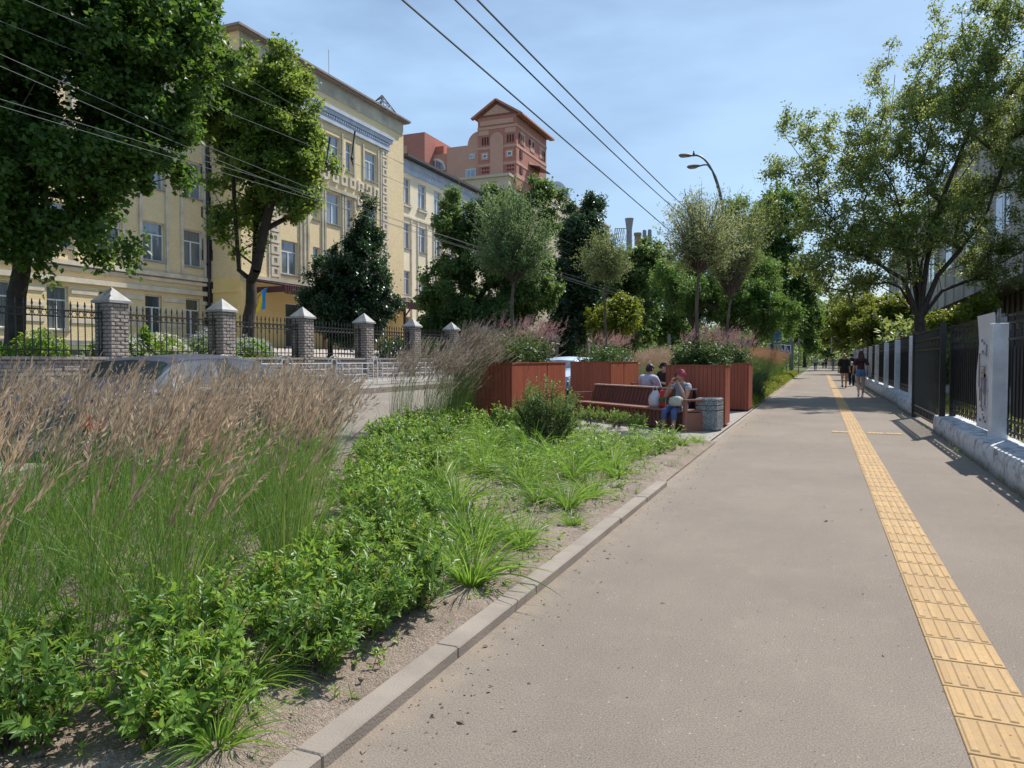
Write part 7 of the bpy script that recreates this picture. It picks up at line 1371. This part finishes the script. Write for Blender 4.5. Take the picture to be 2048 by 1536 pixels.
planting('pink spiked flowers crowding the planter nearest the reeds', -6.7, -5.6, 13.4, 16.5, 1.3, 111, .72, 190, 1.3)
planting('low pink haze of flowers over the planter behind the bench', -6.75, -5.65, 21.1, 24.5, 1.3, 112, .62, 150, 1.3)
planting('leafy pink flowers in the planter behind the litter bin', -2.9, -1.85, 15.8, 16.5, 1.25, 113, .58, 110, .9)
planting('leafy lilac pink flowers in the farther footpath planter', -2.9, -1.85, 21.0, 22.0, 1.28, 114, .60, 110, 1.)
# flowering bushes behind the school fence
def flower_bush(label, x, y, z, rx, ry, h, seed, white=True, nl=2600):
    rg = np.random.default_rng(seed); e = empty('flowering_bush' if white else 'garden_bush', (x, y, z), 0, label, 'bush', 'white flowering bushes behind the stone fence' if white else 'green garden bushes behind the stone fence'); Bg = Bag(); d = nrm(rg.standard_normal((nl, 3))); d[:, 2] = np.abs(d[:, 2]); P = d * [rx, ry, h] * rg.random((nl, 1)) ** .4; P[:, 2] = np.maximum(P[:, 2], .02); l_ = rg.uniform(.07, .15, nl); leaves(Bg, P, d + rg.standard_normal((nl, 3)), rg.standard_normal((nl, 3)) * .6 + [0, 0, 1], l_, l_ * .5); k = 26; segs_frusta(Bg, rg.standard_normal((k, 3)) * [.08, .08, 0], d[:k] * [rx * .8, ry * .8, h * .9], np.full(k, .01), np.full(k, .004), 4); Bg.build('foliage', L_PRIV, e)
    if white:
        Bg = Bag(); nc = 130; c = nrm(rg.standard_normal((nc, 3)) + [0, 0, .5]); c[:, 2] = np.abs(c[:, 2]); c = c * [rx, ry, h] * rg.uniform(.98, 1.16, (nc, 1)); i = np.repeat(np.arange(nc), 16); P = c[i] + rg.standard_normal((len(i), 3)) * [.05, .05, .018]; l_ = np.full(len(i), .055); leaves(Bg, P, rg.standard_normal((len(i), 3)), rg.standard_normal((len(i), 3)) * .3 + [0, 0, 1], l_, l_ * .9); Bg.build('blossom', L_WHFL, e)
for i, (y, lab) in enumerate(((13.9, 'white flowering bush just right of the first stone pillar'), (15.2, 'white flowering bush before the dark windows, left of the second pillar'), (17.2, 'white flowering bush right of the second stone pillar'), (18.7, 'white flowering bush left of the third stone pillar'))): flower_bush(lab, -16.9, y, 1.25, .7, .95, .82 if i != 2 else .95, 120 + i)
for i, (y, h, lab) in enumerate(((10.4, .55, 'low green bush by the maple trunk behind the railing'), (11.6, .85, 'leafy green bush left of the first stone pillar'), (14.5, 1.05, 'tall green shoot among the white bushes'))): flower_bush(lab, -16.6, y, 1.25, .55 if i < 2 else .2, .7 if i < 2 else .2, h, 130 + i, False, 1500)
# hedge in front of far school fence and shaded masses under the trees
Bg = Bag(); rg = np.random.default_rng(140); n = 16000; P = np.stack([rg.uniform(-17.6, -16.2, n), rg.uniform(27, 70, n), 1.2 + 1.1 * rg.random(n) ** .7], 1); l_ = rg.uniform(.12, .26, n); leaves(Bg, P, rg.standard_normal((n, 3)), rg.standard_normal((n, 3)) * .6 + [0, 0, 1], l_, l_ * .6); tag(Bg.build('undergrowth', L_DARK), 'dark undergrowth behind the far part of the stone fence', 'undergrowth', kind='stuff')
Bg = Bag(); n = 60000; c = np.array([(rg.uniform(-14, -5), rg.uniform(75, 150)) for k in range(90)] + [(rg.uniform(-60, -12), rg.uniform(88, 150)) for k in range(90)]); i = rg.integers(0, 180, n); d = nrm(rg.standard_normal((n, 3))); P = np.stack([c[i, 0], c[i, 1], np.full(n, 2.5)], 1) + d * [2.6, 2.6, 3.4] * rg.random((n, 1)) ** .4; P[:, 2] = np.abs(P[:, 2]); l_ = rg.uniform(.3, .55, n); leaves(Bg, P, rg.standard_normal((n, 3)), rg.standard_normal((n, 3)) * .6 + [0, 0, 1], l_, l_ * .7); tag(Bg.build('far_foliage', L_LIND), 'shaded foliage closing the far street on its left', 'foliage', kind='stuff')
Bg = Bag(); n = 42000; c = np.array([(rg.uniform(3.6, 8.5), rg.uniform(46, 160)) for k in range(100)] + [(rg.uniform(-12, 10), rg.uniform(190, 230)) for k in range(60)]); i = rg.integers(0, 160, n); d = nrm(rg.standard_normal((n, 3))); far = (c[i, 1] > 180)[:, None]; P = np.stack([c[i, 0], c[i, 1], np.where(far[:, 0], 6, 2.0)], 1) + d * np.where(far, [[5, 5, 7]], [[1.5, 2.6, 2.4]]) * rg.random((n, 1)) ** .4; P[:, 2] = np.abs(P[:, 2]); l_ = rg.uniform(.25, .5, n) * np.where(far[:, 0], 1.6, 1); leaves(Bg, P, rg.standard_normal((n, 3)), rg.standard_normal((n, 3)) * .6 + [0, 0, 1], l_, l_ * .7); tag(Bg.build('far_foliage', L_ELM), 'foliage behind the long fence and at the street end', 'foliage', kind='stuff')
# grass on the verge behind the right fence
Bg = Bag(); n = 5000; P = np.stack([rg.uniform(2.7, 5.2, n), rg.uniform(7, 34, n), np.zeros(n)], 1); leaves(Bg, P, rg.standard_normal((n, 3)) * [.5, .5, 0] + [0, 0, 1], rg.standard_normal((n, 3)), rg.uniform(.06, .2, n), np.full(n, .03)); tag(Bg.build('verge_grass', L_YELL), 'sunlit low growth behind the black fence', 'grass', kind='stuff')
# ---------------------------------------------------------------- put world-built things on their own base points
bpy.context.view_layer.update()
for o in list(COL.objects):
    if o.type == 'EMPTY' and o.parent is None and o.location.length < 1e-4 and o.children:
        pts = [c.matrix_world @ Vector(b_) for c in o.children if c.type == 'MESH' for b_ in c.bound_box]
        lo_ = Vector((sum(p.x for p in pts) / len(pts), sum(p.y for p in pts) / len(pts), min(p.z for p in pts))); o.location = lo_
        for c in o.children: c.location = c.location - lo_
